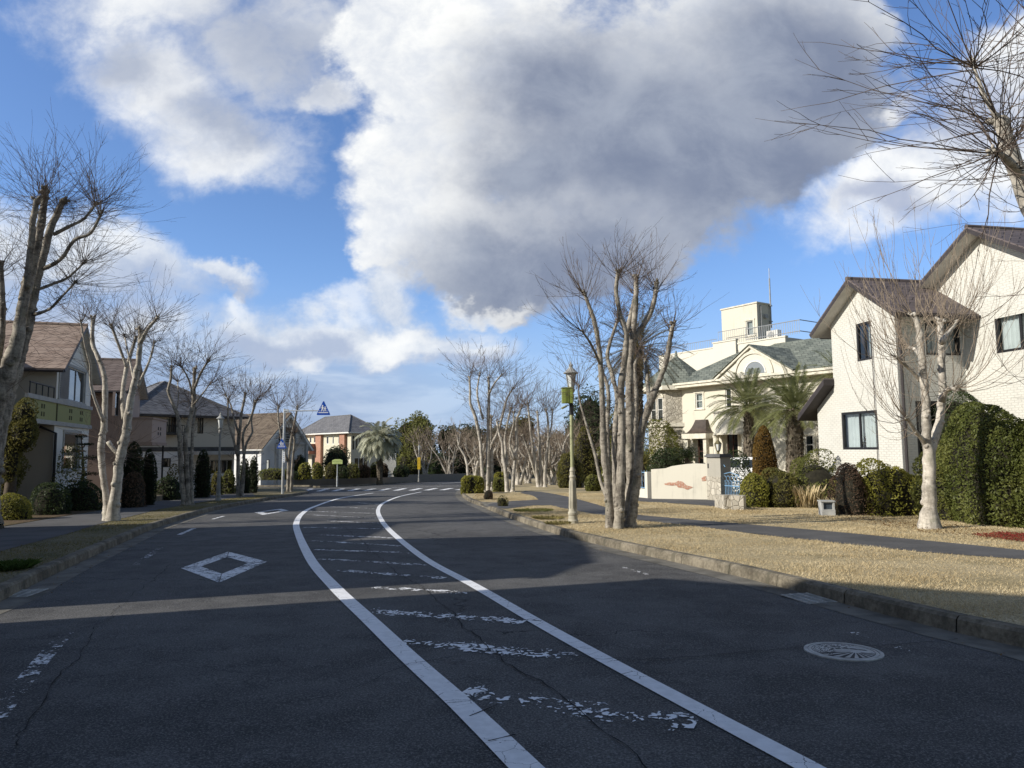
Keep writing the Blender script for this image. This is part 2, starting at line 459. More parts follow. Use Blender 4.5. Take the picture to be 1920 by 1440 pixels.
def dup(root, loc, rotz=None, label=None, scale=None):
    r = root.copy(); COL.objects.link(r); r.location = loc
    if rotz is not None: r.rotation_euler = (0, 0, rotz)
    if scale: r.scale = (scale,) * 3
    if label: r['label'] = label
    for ch in list(root.children):
        c = ch.copy(); COL.objects.link(c); c.parent = r
        for g in list(ch.children):
            d = g.copy(); COL.objects.link(d); d.parent = c
    return r
def catmull(pts, step):
    pts = [Vector(p) for p in pts]; out = []
    for i in range(len(pts) - 1):
        p0, p1, p2, p3 = pts[max(i - 1, 0)], pts[i], pts[i + 1], pts[min(i + 2, len(pts) - 1)]
        n = max(1, int((p2 - p1).length / step))
        for k in range(n):
            t = k / n
            out.append(0.5 * ((2 * p1) + (p2 - p0) * t + (2 * p0 - 5 * p1 + 4 * p2 - p3) * t * t + (3 * p1 - p0 - 3 * p2 + p3) * t ** 3))
    out.append(pts[-1]); return out
def offset2(line, d):
    """line moved sideways by d metres (to its right when d > 0), seen from above"""
    out = []
    for i, p in enumerate(line):
        t = line[min(i + 1, len(line) - 1)] - line[max(i - 1, 0)]; t.z = 0; t.normalize()
        q = p + Vector((t.y, -t.x, 0)) * d; q.z = p.z + SLOPE * (q.y - p.y); out.append(q)
    return out
def strip(mb, a, b, mi=0):
    for k in range(len(a) - 1): mb.face([a[k], b[k], b[k + 1], a[k + 1]], mi)

# ================================================================== the setting: street, verges, paths
M_asphalt = mat_asphalt()
M_path = simple('path_asphalt', (0.085, 0.083, 0.082), 0.9, 0.22, 1.2, 0.5, world=True)
def mat_kerb():
    m, t, b, v = new_mat('kerb_concrete', 0.9, 0.2); v = geo_pos(t)
    n = t.noise(v, 2.0, 5, 0.65); f = t.noise(v, 22, 5, 0.7); st = t.noise(t.mapping(v, (3, 3, 0.5)), 2.0, 4)
    c = t.mix(t.smooth(0.35, 0.68, n * 0.6 + f * 0.4), (0.085, 0.073, 0.054), (0.275, 0.24, 0.18))
    c = t.mix(t.smooth(0.48, 0.66, st) * 0.6, c, (0.075, 0.07, 0.05))
    t.put(b.inputs['Base Color'], c); bump(t, b, f, 0.6, 0.012); return m
M_kerb = mat_kerb()
M_gutter = simple('gutter_concrete', (0.14, 0.13, 0.108), 0.9, 0.35, 2.5, 0.5, world=True)
def mat_lawn(name, c0, c1, c2, bare):
    m, t, b, v = new_mat(name, 0.95, 0.1); v = geo_pos(t)
    n = t.noise(v, 1.5, 6, 0.65); f = t.noise(v, 45, 4, 0.7); g = t.noise(v, 0.55, 5, 0.65)
    c = t.mix(t.smooth(0.3, 0.7, n * 0.5 + f * 0.5), c0, c1)
    c = t.mix(t.smooth(0.48, 0.62, g * 0.65 + n * 0.35) * 0.85, c, c2)
    c = t.mix(t.smooth(0.60, 0.40, f) * bare, c, tuple(k * 0.4 for k in c0))
    t.put(b.inputs['Base Color'], c); bump(t, b, f * 0.7 + n, 0.8, 0.03); return m
M_lawn = mat_lawn('winter_lawn', (0.38, 0.30, 0.165), (0.66, 0.55, 0.35), (0.30, 0.25, 0.14), 0.5)
M_verge = mat_lawn('mossy_verge', (0.17, 0.145, 0.085), (0.31, 0.265, 0.165), (0.13, 0.13, 0.065), 0.6)
M_soil = mat_lawn('garden_soil', (0.10, 0.07, 0.045), (0.19, 0.14, 0.085), (0.14, 0.115, 0.055), 0.6)
M_ground = simple('distant_ground', (0.13, 0.12, 0.07), 0.95, 0.4, 0.05, world=True)

mb = MB()
mb.face([(-1200, -1000, -SLOPE * -1000 * 0 + gz(-60) - 1.0), (1200, -1000, gz(-60) - 1.0), (1200, -60, gz(-60) - 1.0), (-1200, -60, gz(-60) - 1.0)])
mb.face([(-1200, -60, gz(-60) - 1.0), (1200, -60, gz(-60) - 1.0), (1200, 200, gz(200) - 0.4), (-1200, 200, gz(200) - 0.4)])
mb.face([(-1200, 200, gz(200) - 0.4), (1200, 200, gz(200) - 0.4), (1200, 1500, gz(200) - 0.4), (-1200, 1500, gz(200) - 0.4)])
struct(mb.build('ground', M_ground))
mb = MB()
ys = [-40, -20, 0, 10, 20, 30, 40, 60, 90, 130, 180]
for y0, y1 in zip(ys, ys[1:]): mb.face([(-70, y0, gz(y0)), (60, y0, gz(y0)), (60, y1, gz(y1)), (-70, y1, gz(y1))])
struct(mb.build('road', M_asphalt))

KH = 0.15
# kerb feet traced on the ground; left kerb runs away from the camera, then turns into the side street
kl = [G(*p) for p in ((-900, 1500), (-420, 1290), (0, 1129), (60, 1098), (150, 1055), (250, 1009), (300, 988), (400, 958), (480, 942), (545, 931))]
kl = [kl[0] + (kl[0] - kl[1]) * 3] + kl
kl += [G(572, 926.5), G(578, 923.5), G(566, 920.5), G(530, 918.6), G(470, 918.2), G(380, 918.6), G(250, 919.5)]
kr = [G(*p) for p in ((2700, 1470), (2150, 1280), (1920, 1216), (1793, 1187), (1663, 1154), (1504, 1112), (1366, 1077), (1240, 1049), (1160, 1031), (1120, 1021), (1047, 1003), (967, 976), (935, 964),
                      (905, 951), (880, 941), (868, 932.5), (865, 926), (868, 919), (880, 911.5), (905, 905.5), (960, 900.5), (1060, 896.5))]
kr = [kr[0] + (kr[0] - kr[1]) * 3] + kr
ko = [G(*p) for p in ((330, 913.2), (480, 912.8), (575, 912.6), (592, 914.4), (640, 913.0), (682, 911.4), (700, 909.2), (740, 906.8), (800, 903.2), (880, 899.4), (960, 896.2), (1060, 893.4))]
def kerbline(pts): return catmull(pts, 0.5)
KLl, KRl, KOl = kerbline(kl), kerbline(kr), kerbline(ko)
def up(line, h): return [Vector((p.x, p.y, p.z + h)) for p in line]
def make_kerb(line, side, name='kerb', drop=None):
    """stones of about 0.6 m with open joints: foot, worn edge, top"""
    mb = MB(); d = 0.17 * side; n = len(line)
    hs = []
    for p in line:
        h = KH
        if drop:
            for c, r0 in drop:
                q = (Vector((p.x, p.y)) - Vector((c.x, c.y))).length
                h = min(h, max(0.03, KH * min(1, max(0, (q - r0) / 0.6))))
        hs.append(h)
    a = line; b = offset2(line, d * 0.12); c2 = offset2(line, d * 0.30); e = offset2(line, d)
    P0 = [p - Vector((0, 0, 0.05)) for p in a]
    P1 = [p + Vector((0, 0, h - 0.03)) for p, h in zip(b, hs)]
    P2 = [p + Vector((0, 0, h)) for p, h in zip(c2, hs)]
    P3 = [p + Vector((0, 0, h)) for p, h in zip(e, hs)]
    P4 = [p - Vector((0, 0, 0.05)) for p in e]
    for k in range(n - 1):
        rows = (P0, P1, P2, P3, P4)
        t0 = 0.008 if k % 2 == 0 else 0.0
        j = random.uniform(-0.006, 0.006)
        for r0, r1 in zip(rows, rows[1:]):
            q = [r0[k].lerp(r0[k + 1], t0 * 2), r0[k + 1].copy(), r1[k + 1].copy(), r1[k].lerp(r1[k + 1], t0 * 2)]
            mb.face(q if side < 0 else q[::-1])
    o = mb.build(name, M_kerb); struct(o); return o
cross_l = G(900, 951)
make_kerb(KLl, -1)
XC = G(906, 951.5)
make_kerb(KRl, 1, drop=[(XC, 1.0)])
make_kerb(KOl, -1)
# concrete gutter along the kerbs
def gutter(line, side, wid):
    mb = MB(); a = up(line, 0.004); b = [p + Vector((0, 0, 0.0)) for p in up(offset2(line, -side * wid), 0.004)]
    strip(mb, a, b); struct(mb.build('gutter', M_gutter))
gutter(KLl[:len(KLl) * 2 // 3], -1, 0.34); gutter(KRl, 1, 0.36)

# raised blocks: left verge, path, gardens
def sheet(name, poly, mat, h, fine=None):
    """flat sheet following the slope; polygon given in ground points"""
    mb = MB(); mb.face([(p.x, p.y, gz(p.y, h)) for p in poly]); o = mb.build(name, mat)
    bpy.context.view_layer.objects.active = o
    import bmesh
    bm = bmesh.new(); bm.from_mesh(o.data); bmesh.ops.triangulate(bm, faces=bm.faces[:]); 
    bmesh.ops.recalc_face_normals(bm, faces=bm.faces[:])
    for f in bm.faces:
        if f.normal.z < 0: f.normal_flip()
    bm.to_mesh(o.data); bm.free()
    return struct(o)
L_in = offset2(KLl, -0.165)
sheet('verge', L_in + [Vector((-70, L_in[-1].y, 0)), Vector((-70, -40, 0))], M_verge, KH - 0.012)
lp_in = [G(x, y, KH) for x, y in ((-900, 1300), (-420, 1150), (0, 1033), (131, 999), (180, 984), (240, 969), (319, 951), (420, 935.5), (480, 930))]
lp_out = [G(x, y, KH) for x, y in ((-900, 1140), (-420, 1055), (0, 988), (112, 969), (187, 957), (232, 947), (320, 936), (420, 925.5), (470, 921.5))]
lp_in, lp_out = catmull(lp_in, 1.0), catmull(lp_out, 1.0)
sheet('path', lp_in + lp_out[::-1], M_path, KH - 0.004)
lg = offset2(lp_out, -0.08)
sheet('garden', lg + [Vector((-70, lg[-1].y, 0)), Vector((-70, -40, 0))], M_soil, KH)
# right block: dry lawn, winding path, second lawn strip, gardens, driveway
R_k = offset2(KRl, 0.165)
fr = [min(1.0, max(0.0, 1.0 - ((p.xy - XC.xy).length - 1.0) / 0.6)) for p in KRl]
R_in = []
for i, p in enumerate(KRl):
    t = KRl[min(i + 1, len(KRl) - 1)] - KRl[max(i - 1, 0)]; t.z = 0; t.normalize(); q = p + Vector((t.y, -t.x, 0)) * (0.165 + 0.95 * fr[i]); q.z = gz(q.y); R_in.append(q)
mb = MB(); idx = [i for i, f in enumerate(fr) if f > 0]; i0, i1 = idx[0] - 1, idx[-1] + 1
for i in range(i0, i1):
    h0, h1 = (max(0.03, KH * (1 - f)) - 0.004 for f in (fr[i], fr[i + 1]))
    mb.face([(R_k[i].x, R_k[i].y, gz(R_k[i].y, h0)), (R_in[i].x, R_in[i].y, gz(R_in[i].y, KH - 0.010)), (R_in[i + 1].x, R_in[i + 1].y, gz(R_in[i + 1].y, KH - 0.010)), (R_k[i + 1].x, R_k[i + 1].y, gz(R_k[i + 1].y, h1))])
struct(mb.build('kerb_ramp', M_gutter))
sheet('lawn', R_in + [Vector((60, R_in[-1].y, 0)), Vector((60, -40, 0))], M_lawn, KH - 0.012)
rp_far = [G(x, y, KH) for x, y in ((2900, 1160), (2300, 1078), (1920, 1031), (1730, 1012), (1540, 994), (1350, 978), (1190, 964), (1150, 955), (1110, 943), (1060, 930), (1015, 922), (985, 920))]
rp_near = [G(x, y, KH) for x, y in ((2900, 1200), (2300, 1100), (1920, 1048), (1730, 1034), (1556, 1016), (1437, 1003), (1318, 988), (1190, 974), (1120, 964), (1075, 956), (1040, 949), (1012, 938), (1000, 930), (975, 924))]
rp_far, rp_near = catmull(rp_far, 0.8), catmull(rp_near, 0.8)
sheet('path', rp_far + rp_near[::-1], M_path, KH - 0.006)
sheet('path', [G(x, y, KH) for x, y in ((911, 946.8), (930, 951.8), (946, 953.5), (1000, 947.5), (1040, 947), (1012, 936.5), (962, 939), (925, 943))], M_path, KH - 0.002)
dr = [G(x, y, KH) for x, y in ((1188, 936), (1200, 940), (1290, 945), (1357, 950.5), (1400, 951), (1420, 944), (1350, 935.5), (1250, 933), (1195, 932))]
sheet('driveway', dr, M_path, KH)
def edging(name, pts, wdt, hgt, mat, step=0.5):
    mb = MB(); ln = catmull(pts, step); random.seed(5)
    for a, b in zip(ln, ln[1:]):
        c = (a + b) / 2; d = (b - a) * 0.46; n = Vector((d.y, -d.x, 0)).normalized() * wdt * random.uniform(0.8, 1.1)
        mb.obox((c.x, c.y, c.z + hgt * 0.3), d, n, (0, 0, hgt * random.uniform(0.8, 1.15) * 0.7))
    return mb.build(name, mat)

# ------------------------------------------------------------------ road markings (painted sheets 4 mm proud)
M_line = mat_paint('line_paint', 0.375)
M_dia = mat_paint('worn_paint', 0.475)
M_faint = mat_paint('faint_paint', 0.54)
M_flake = mat_flakes('flaking_paint')
def ribbon(name, pts, wid, mat, h=0.008, step=0.4, uvs=False):
    ln = catmull([Vector((p.x, p.y, 0)) for p in pts], step); mb = MB()
    a, b = offset2(ln, -wid / 2), offset2(ln, wid / 2)
    a = [Vector((p.x, p.y, gz(p.y, h))) for p in a]; b = [Vector((p.x, p.y, gz(p.y, h))) for p in b]
    strip(mb, a, b)
    o = mb.build(name, mat); struct(o)
    if uvs:
        ul = o.data.uv_layers.new(name='UVMap'); n = len(o.data.polygons)
        for k in range(n):
            for j, u in enumerate(((k / n, 0), (k / n, 1), ((k + 1) / n, 1), ((k + 1) / n, 0))): ul.data[k * 4 + j].uv = u
    return o
line_l = [G(x, y) for x, y in ((1150, 1600), (985, 1440), (868, 1325), (765, 1232), (700, 1170), (628, 1102), (583, 1050), (559, 1000), (556, 980), (567, 963), (590, 950), (640, 934), (700, 924.5))]
line_r = [G(x, y) for x, y in ((1760, 1575), (1500, 1432), (1330, 1342), (1135, 1238), (1005, 1166), (888, 1098), (795, 1047), (735, 999), (715, 975), (709, 956), (720, 943), (750, 931), (790, 922.5))]
ribbon('lane_line', line_l, 0.17, M_line); ribbon('lane_line', line_r, 0.15, M_line)
# worn zebra hatching between the lines
hat = [((868, 1298, 1306, 1358), 0.42), ((752, 1205, 1090, 1232), 0.40), ((690, 1146, 985, 1166), 0.38), ((700, 1102, 880, 1112), 0.30), ((632, 1070, 835, 1084), 0.30),
       ((600, 1048, 800, 1060), 0.28), ((590, 1031, 770, 1037), 0.28), ((585, 1014, 750, 1024), 0.27), ((600, 1003, 735, 1009), 0.26), ((570, 989, 720, 992), 0.26), ((610, 977, 712, 981), 0.25),
       ((575, 965, 708, 972), 0.25), ((560, 958, 705, 963), 0.25), ((620, 950, 705, 954), 0.24), ((650, 941, 715, 946), 0.24)]
for (x0, y0, x1, y1), wd in hat:
    a, b = G(x0, y0), G(x1, y1); m_ = a.lerp(b, 0.5)
    ribbon('zebra_hatching', [a, m_, b], wd * 1.25, M_flake, 0.006, 0.5, True)
# the two diamonds that announce the crossing
def diamond(p_near, p_left, p_far, p_right, t=0.45):
    c = (p_near + p_left + p_far + p_right) / 4
    ps = [p_near, p_left, p_far, p_right]
    for k in range(4):
        a, b = ps[k], ps[(k + 1) % 4]; ai, bi = a.lerp(c, t), b.lerp(c, t)
        g = 0.025
        q = [a.lerp(b, g), b, bi, ai.lerp(bi, g)]
        mb = MB(); mb.face([(p.x, p.y, gz(p.y, 0.008)) for p in q]); struct(mb.build('diamond_marking', M_dia))
diamond(G(411, 1093.5), G(339, 1066), G(428, 1035), G(501, 1054))
diamond(G(493, 966), G(477, 961.2), G(527, 954), G(542, 957.5))
# faded edge line left, dashed bits, zebra crossing
ribbon('edge_line', [G(*p) for p in ((-10, 1350), (40, 1285), (95, 1220), (125, 1188))], 0.13, M_faint)
ribbon('edge_line', [G(*p) for p in ((255, 1059), (300, 1028))], 0.11, M_faint); ribbon('edge_line', [G(*p) for p in ((336, 1003), (364, 991))], 0.11, M_dia)
ribbon('edge_line', [G(*p) for p in ((398, 974), (420, 968))], 0.10, M_dia)
ribbon('edge_line', [G(*p) for p in ((1600, 1187), (1660, 1208), (1720, 1228))], 0.08, M_faint)
ribbon('edge_line', [G(*p) for p in ((1166, 1064), (1215, 1078))], 0.08, M_faint)
for k in range(11):
    x0, x1 = 575 + k * 28.5, 590 + k * 28.5
    c = (x0 + 8, 919.5 - 0.15 * k)
    a, b = G(x0 - 7 + k * .4, 921.6 - 0.28 * k), G(x0 + 10 + k * 0.6, 916.6 - 0.12 * k)
    ribbon('zebra_crossing', [a, b], 0.42, M_dia if k < 6 else M_line)
ribbon('stop_line', [G(735, 914.4), G(800, 912.6), G(860, 911.2)], 0.3, M_dia)
ribbon('lane_line', [G(760, 908.6), G(830, 906.5), G(905, 902)], 0.2, M_line)
ribbon('lane_line', [G(600, 917), G(560, 921)], 0.2, M_dia)

# open cracks in the surface
M_crack = simple('crack_shadow', (0.012, 0.012, 0.012), 1.0, 0.2)
def crack(pts, wid, seed):
    random.seed(seed); ln = catmull([Vector((p.x, p.y, 0)) for p in pts], 0.10); mb = MB(); j = 0.0; a, b = [], []
    for k, p in enumerate(ln):
        d = ln[min(k + 1, len(ln) - 1)] - ln[max(k - 1, 0)]; d.normalize(); n = Vector((d.y, -d.x, 0)); j = j * 0.8 + random.gauss(0, 0.016)
        w_ = wid * random.uniform(0.25, 1.2); q = p + n * j; q1, q2 = q - n * w_, q + n * w_
        a.append(Vector((q1.x, q1.y, gz(q1.y, 0.0095)))); b.append(Vector((q2.x, q2.y, gz(q2.y, 0.0095))))
    strip(mb, a, b); struct(mb.build('road_crack', M_crack))
crack([G(*p) for p in ((637, 958), (632, 972), (648, 990), (685, 1020), (735, 1065), (800, 1110), (880, 1185), (960, 1250), (1060, 1310), (1170, 1400), (1250, 1480))], 0.006, 1)
crack([G(*p) for p in ((755, 1246), (830, 1236), (960, 1222), (1060, 1226), (1130, 1238), (1260, 1238), (1400, 1226), (1520, 1216), (1640, 1214), (1800, 1200))], 0.005, 2)
crack([G(*p) for p in ((880, 1345), (905, 1332), (930, 1322))], 0.008, 3)
crack([G(*p) for p in ((915, 1392), (940, 1385), (962, 1378))], 0.008, 4)
crack([G(*p) for p in ((40, 1400), (130, 1240), (200, 1160), (260, 1110), (330, 1050))], 0.004, 5)
crack([G(*p) for p in ((420, 1330), (520, 1322), (640, 1300), (760, 1246))], 0.003, 6)

# ------------------------------------------------------------------ manhole cover, drain grates
M_iron = simple('cast_iron', (0.40, 0.395, 0.37), 0.6, 0.25, 9, 0.3)
M_iron_dk = simple('iron_recess', (0.035, 0.035, 0.035), 0.8, 0.2)
c = G(1581, 1222.5)
mh = thing('manhole_cover', 'round cast iron manhole cover with raised fan and wave relief in the dark asphalt', 'manhole cover', (c.x, c.y, c.z), 0)
mh.rotation_euler = (math.atan(SLOPE), 0, R(-4))
r0 = 0.265
mb = MB(); mb.lathe([(r0, 0.002), (r0, 0.010), (r0 - 0.004, 0.0115), (0.0, 0.0115)], 56); mb.build('cover_disc', M_iron, mh)
mb = MB(); mb.lathe([(r0 + 0.034, -0.002), (r0 + 0.034, 0.010), (r0 + 0.006, 0.0115), (r0 + 0.006, 0.004)], 56); mb.build('frame_ring', M_iron, mh)
mb = MB(); random.seed(3); zt_ = 0.0118
def inlay(pts): mb.slab([(x, y, zt_) for x, y in pts], (0, 0, 0.0008))
fc = (0.085, -0.03)
for k in range(9):                                    # fan of rays
    a0, a1 = R(-172 + k * 17), R(-172 + k * 17 + 8); far = lambda a: min(0.30, (-(fc[0] * math.cos(a) + fc[1] * math.sin(a)) + math.sqrt(max(0, (fc[0] * math.cos(a) + fc[1] * math.sin(a)) ** 2 - (fc[0] ** 2 + fc[1] ** 2 - (r0 - 0.03) ** 2)))))
    inlay([(fc[0] + r * math.cos(a), fc[1] + r * math.sin(a)) for r, a in ((0.045, a0), (far(a0), a0), (far(a1), a1), (0.045, a1))])
for k in range(5): inlay([(-0.10 + 0.06 * k, 0.018 + 0.05 * math.sin(k * 0.75)), (-0.05 + 0.06 * k, 0.012 + 0.05 * math.sin(k * 0.75 + 0.6)), (-0.055 + 0.06 * k, 0.05 + 0.05 * math.sin(k * 0.75 + .6)), (-0.09 + 0.055 * k, 0.045 + 0.05 * math.sin(k * 0.75))])
for k in range(150):                                  # wave and pebble pattern
    a, r = random.uniform(R(50), R(225)), (r0 - 0.035) * math.sqrt(random.uniform(0.08, 1)); l = random.uniform(0.006, 0.012); th = a + 1.57 + random.uniform(-0.5, 0.5); x, y = r * math.cos(a), r * math.sin(a)
    if x > -0.02 and y < 0.10: continue
    c_, s_ = math.cos(th), math.sin(th); inlay([(x - l * c_ - .0025 * s_, y - l * s_ + .0025 * c_), (x + l * c_ - .0025 * s_, y + l * s_ + .0025 * c_), (x + l * c_ + .0025 * s_, y + l * s_ - .0025 * c_), (x - l * c_ + .0025 * s_, y - l * s_ - .0025 * c_)])
mb.tube([((r0 - 0.028) * math.cos(t * 0.1309), (r0 - 0.028) * math.sin(t * 0.1309), 0.0112) for t in range(49)], 0.0022, 4, cap=False)
mb.build('relief', M_iron_dk, mh)
def grate(p0, p1, label, wid=0.34):
    a, b = p0, p1; d = (b - a); L = d.length; d.normalize()
    g = thing('drain_grate', label, 'drain grate', ((a.x + b.x) / 2, (a.y + b.y) / 2, (a.z + b.z) / 2), math.atan2(d.y, d.x))
    mb = MB(); mb.box(-L / 2, -wid / 2, 0.002, L / 2, wid / 2, 0.006); mb.build('drain_opening', M_iron_dk, g)
    mb = MB()
    for k in range(int(L / 0.045) + 1): x = -L / 2 + k * L / int(L / 0.045); mb.box(x - 0.008, -wid / 2, 0.0065, x + 0.008, wid / 2, 0.016)
    for y in (-wid / 2, -wid / 6, wid / 6, wid / 2): mb.box(-L / 2 - 0.015, y - 0.008, 0.0065, L / 2 + 0.015, y + 0.008, 0.0185)
    mb.build('bars', M_iron, g)
grate(G(1490, 1117), G(1543, 1131), 'steel drain grate in the gutter below the right kerb')
grate(G(22, 1120), G(62, 1108), 'rusty drain grate in the gutter at the left kerb')

# ================================================================== bare pollarded street trees
M_bark = mat_bark('bark')
M_bark_pale = mat_bark('pale_bark', (0.24, 0.215, 0.18), (0.62, 0.57, 0.49))
M_twig = simple('twig_bark', (0.105, 0.078, 0.060), 0.85, 0.35, 3, world=True)
M_twig_pale = simple('pale_twig_bark', (0.25, 0.20, 0.15), 0.85, 0.35, 3, world=True)
TW = {'v': None}
class Twigs:
    """thin curved three-sided shoots collected into one mesh"""
    def __init__(s): s.v = []; s.f = []
    def add(s, pts, r0, r1):
        n = len(pts); b = len(s.v); V_ = s.v
        for k, p in enumerate(pts):
            d = pts[min(k + 1, n - 1)] - pts[max(k - 1, 0)]
            u = d.orthogonal().normalized(); w_ = d.cross(u).normalized(); r = r0 + (r1 - r0) * k / (n - 1)
            for j in range(3):
                a = 2.0944 * j; q = p + u * (math.cos(a) * r) + w_ * (math.sin(a) * r); V_.append((q.x, q.y, q.z))
        for k in range(n - 1):
            for j in range(3):
                a = b + k * 3 + j; c = b + k * 3 + (j + 1) % 3; s.f.append((a, c, c + 3, a + 3))
    def shoot(s, p, d, L, r, upk=0.12, wig=0.10, n=6, side=3, sl=0.45, rmin=0.0022):
        pts = [p.copy()]; d = d.normalized(); st = L / n; q = p.copy()
        for k in range(n):
            d = (d + Vector((random.gauss(0, wig), random.gauss(0, wig), random.gauss(0, wig) + upk))).normalized()
            q = q + d * st; pts.append(q.copy())
        r *= 0.82
        s.add(pts, r, max(rmin * 0.8, r * 0.25))
        for _ in range(side):
            k = random.randint(1, n - 1); a = pts[k]; dd = (pts[k + 1] - pts[k]).normalized()
            o = dd.orthogonal().normalized(); o.rotate(Matrix.Rotation(random.uniform(0, 6.283), 3, dd))
            s.shoot(a, dd * 1.0 + o * random.uniform(0.35, 0.75), L * sl * random.uniform(0.45, 1.0) * (1 - k / n * 0.5), max(rmin, r * 0.6), upk * 0.8, wig, 4, 0 if side < 3 else 1, 0.5, rmin)
    def build(s, name, mat, parent):
        me = bpy.data.meshes.new(name); me.from_pydata(s.v, [], s.f); me.materials.append(mat)
        me.polygons.foreach_set('use_smooth', [True] * len(me.polygons)); me.update()
        o = bpy.data.objects.new(name, me); COL.objects.link(o); o.parent = parent; return o
def knobbly(mb, pts, rads, n=9, step=0.12, knots=0.5, rough=0.10):
    """trunk or limb: smooth path, uneven girth, pruning knots"""
    P_ = [Vector((*p, r)) if False else Vector(p) for p, r in zip(pts, rads)]
    out, rr = [], []
    for i in range(len(P_) - 1):
        p0, p1, p2, p3 = P_[max(i - 1, 0)], P_[i], P_[i + 1], P_[min(i + 2, len(P_) - 1)]
        k_n = max(2, int((p2 - p1).length / step))
        for k in range(k_n):
            t = k / k_n
            out.append(0.5 * ((2 * p1) + (p2 - p0) * t + (2 * p0 - 5 * p1 + 4 * p2 - p3) * t * t + (3 * p1 - p0 - 3 * p2 + p3) * t ** 3))
            rr.append(rads[i] + (rads[i + 1] - rads[i]) * t)
    out.append(P_[-1]); rr.append(rads[-1])
    rr = [r * (1 + random.uniform(-rough, rough)) for r in rr]
    out = [p + Vector((random.gauss(0, 1), random.gauss(0, 1), 0)) * (r * 0.06) for p, r in zip(out, rr)]
    mb.tube(out, rr, n)
    for k in range(2, len(out) - 1):
        if random.random() < knots:
            d = (out[k + 1] - out[k - 1]).normalized(); o = d.orthogonal().normalized(); o.rotate(Matrix.Rotation(random.uniform(0, 6.283), 3, d))
            r = rr[k]; c = out[k] + o * r * 0.75
            mb.tube([c - o * r * 0.3, c + o * r * 0.35, c + o * r * 0.55], [r * 0.62, r * 0.5, r * 0.2], 6)
    return out, rr
def bare_tree(base, stems, label, cat='tree', heads=26, along=18, L=1.3, rt=0.009, bark=None, twig=None, group=None, name='bare_tree', spread=1.0, upk=0.10, flare=1.5, seed=1, n=9, step=0.12, fine=1.0, droop=0.0, rmin=0.0022, knots=0.3):
    """stems: list of lists of (point, radius); every stem ends in a pruned head from which shoots burst"""
    random.seed(seed)
    t = thing(name, label, cat, base, 0, group)
    mb = MB(); tw = Twigs(); c = Vector((0, 0, 0))
    cen = sum((s_[-1][0] for s_ in stems), Vector()) / len(stems)
    for s_ in stems:
        pts = [p - Vector(base) for p, r in s_]; rads = [max(0.012, r) for p, r in s_]
        ground = abs(pts[0].z) < 0.25
        if ground:
            pts = [pts[0] - Vector((0, 0, 0.12))] + [pts[0] + Vector((0, 0, 0.0))] + [pts[0].lerp(pts[1], min(0.5, 0.22 / max(0.05, (pts[1] - pts[0]).length)))] + pts[1:]
            rads = [rads[0] * flare * 1.12, rads[0] * flare, rads[0] * 1.08] + rads[1:]
        out, rr = knobbly(mb, pts, rads, n, step, knots)
        tip = out[-1]; d = (out[-1] - out[-3]).normalized()
        r_ = rr[-1]
        # swollen pruning head with stubs
        mb.tube([tip - d * r_ * 1.5, tip - d * r_ * 0.3, tip + d * r_ * 0.8], [r_ * 0.9, r_ * 1.35, r_ * 0.7], n)
        for _ in range(4):
            o = (d * 0.5 + Vector((random.gauss(0, 1), random.gauss(0, 1), random.gauss(0, 0.7)))).normalized()
            mb.tube([tip, tip + o * r_ * 1.6, tip + o * r_ * 2.3], [r_ * 0.7, r_ * 0.6, r_ * 0.45], 6)
        axis_out = (tip + Vector(base) - cen); axis_out.z = 0
        for k in range(int(heads * fine * 0.85)):
            o = Vector((random.gauss(0, 1), random.gauss(0, 1), random.gauss(0, 0.6))).normalized()
            dd = d * 0.62 + o * 0.95 * spread + axis_out * 0.22 + Vector((0, 0, 0.25 - droop))
            tw.shoot(tip + o * r_ * 0.8 - d * random.uniform(0, r_ * 6), dd, L * 1.45 * random.uniform(0.45, 1.2), rt * random.uniform(0.7, 1.2), upk, 0.11, 7, 3, 0.42, rmin)
        m_ = len(out)
        for k in range(int(along * fine * 1.35)):
            i = random.randint(int(m_ * 0.42), m_ - 2) if ground or m_ > 8 else random.randint(0, m_ - 2)
            o = Vector((random.gauss(0, 1), random.gauss(0, 1), random.gauss(0.1, 0.4))).normalized()
            dd = o + axis_out * 0.35 + Vector((0, 0, 0.25 - droop))
            tw.shoot(out[i] + o * rr[i] * 0.8, dd, L * 1.35 * random.uniform(0.3, 1.0), rt * random.uniform(0.5, 0.95), upk, 0.11, 6, 3, 0.42, rmin)
    mb.build('trunk', bark or M_bark, t, True)
    tw.build('crown', twig or M_twig, t)
    return t
def C(ox, oy, s):
    return lambda *p: (ox + p[0] / s, oy + p[1] / s)
def stem(conv, s, Y, spec, dd=0.0, d0=0.0):
    """spec: (crop x, crop y, crop width) going up; dd: how far the stem leans away from the camera plane"""
    out = []; n = len(spec)
    for k, (x, y, wd) in enumerate(spec):
        Yk = Y + d0 + dd * k / max(1, n - 1)
        out.append((P(*conv(x, y), Yk), wd / s * Yk / F / 2))
    return out

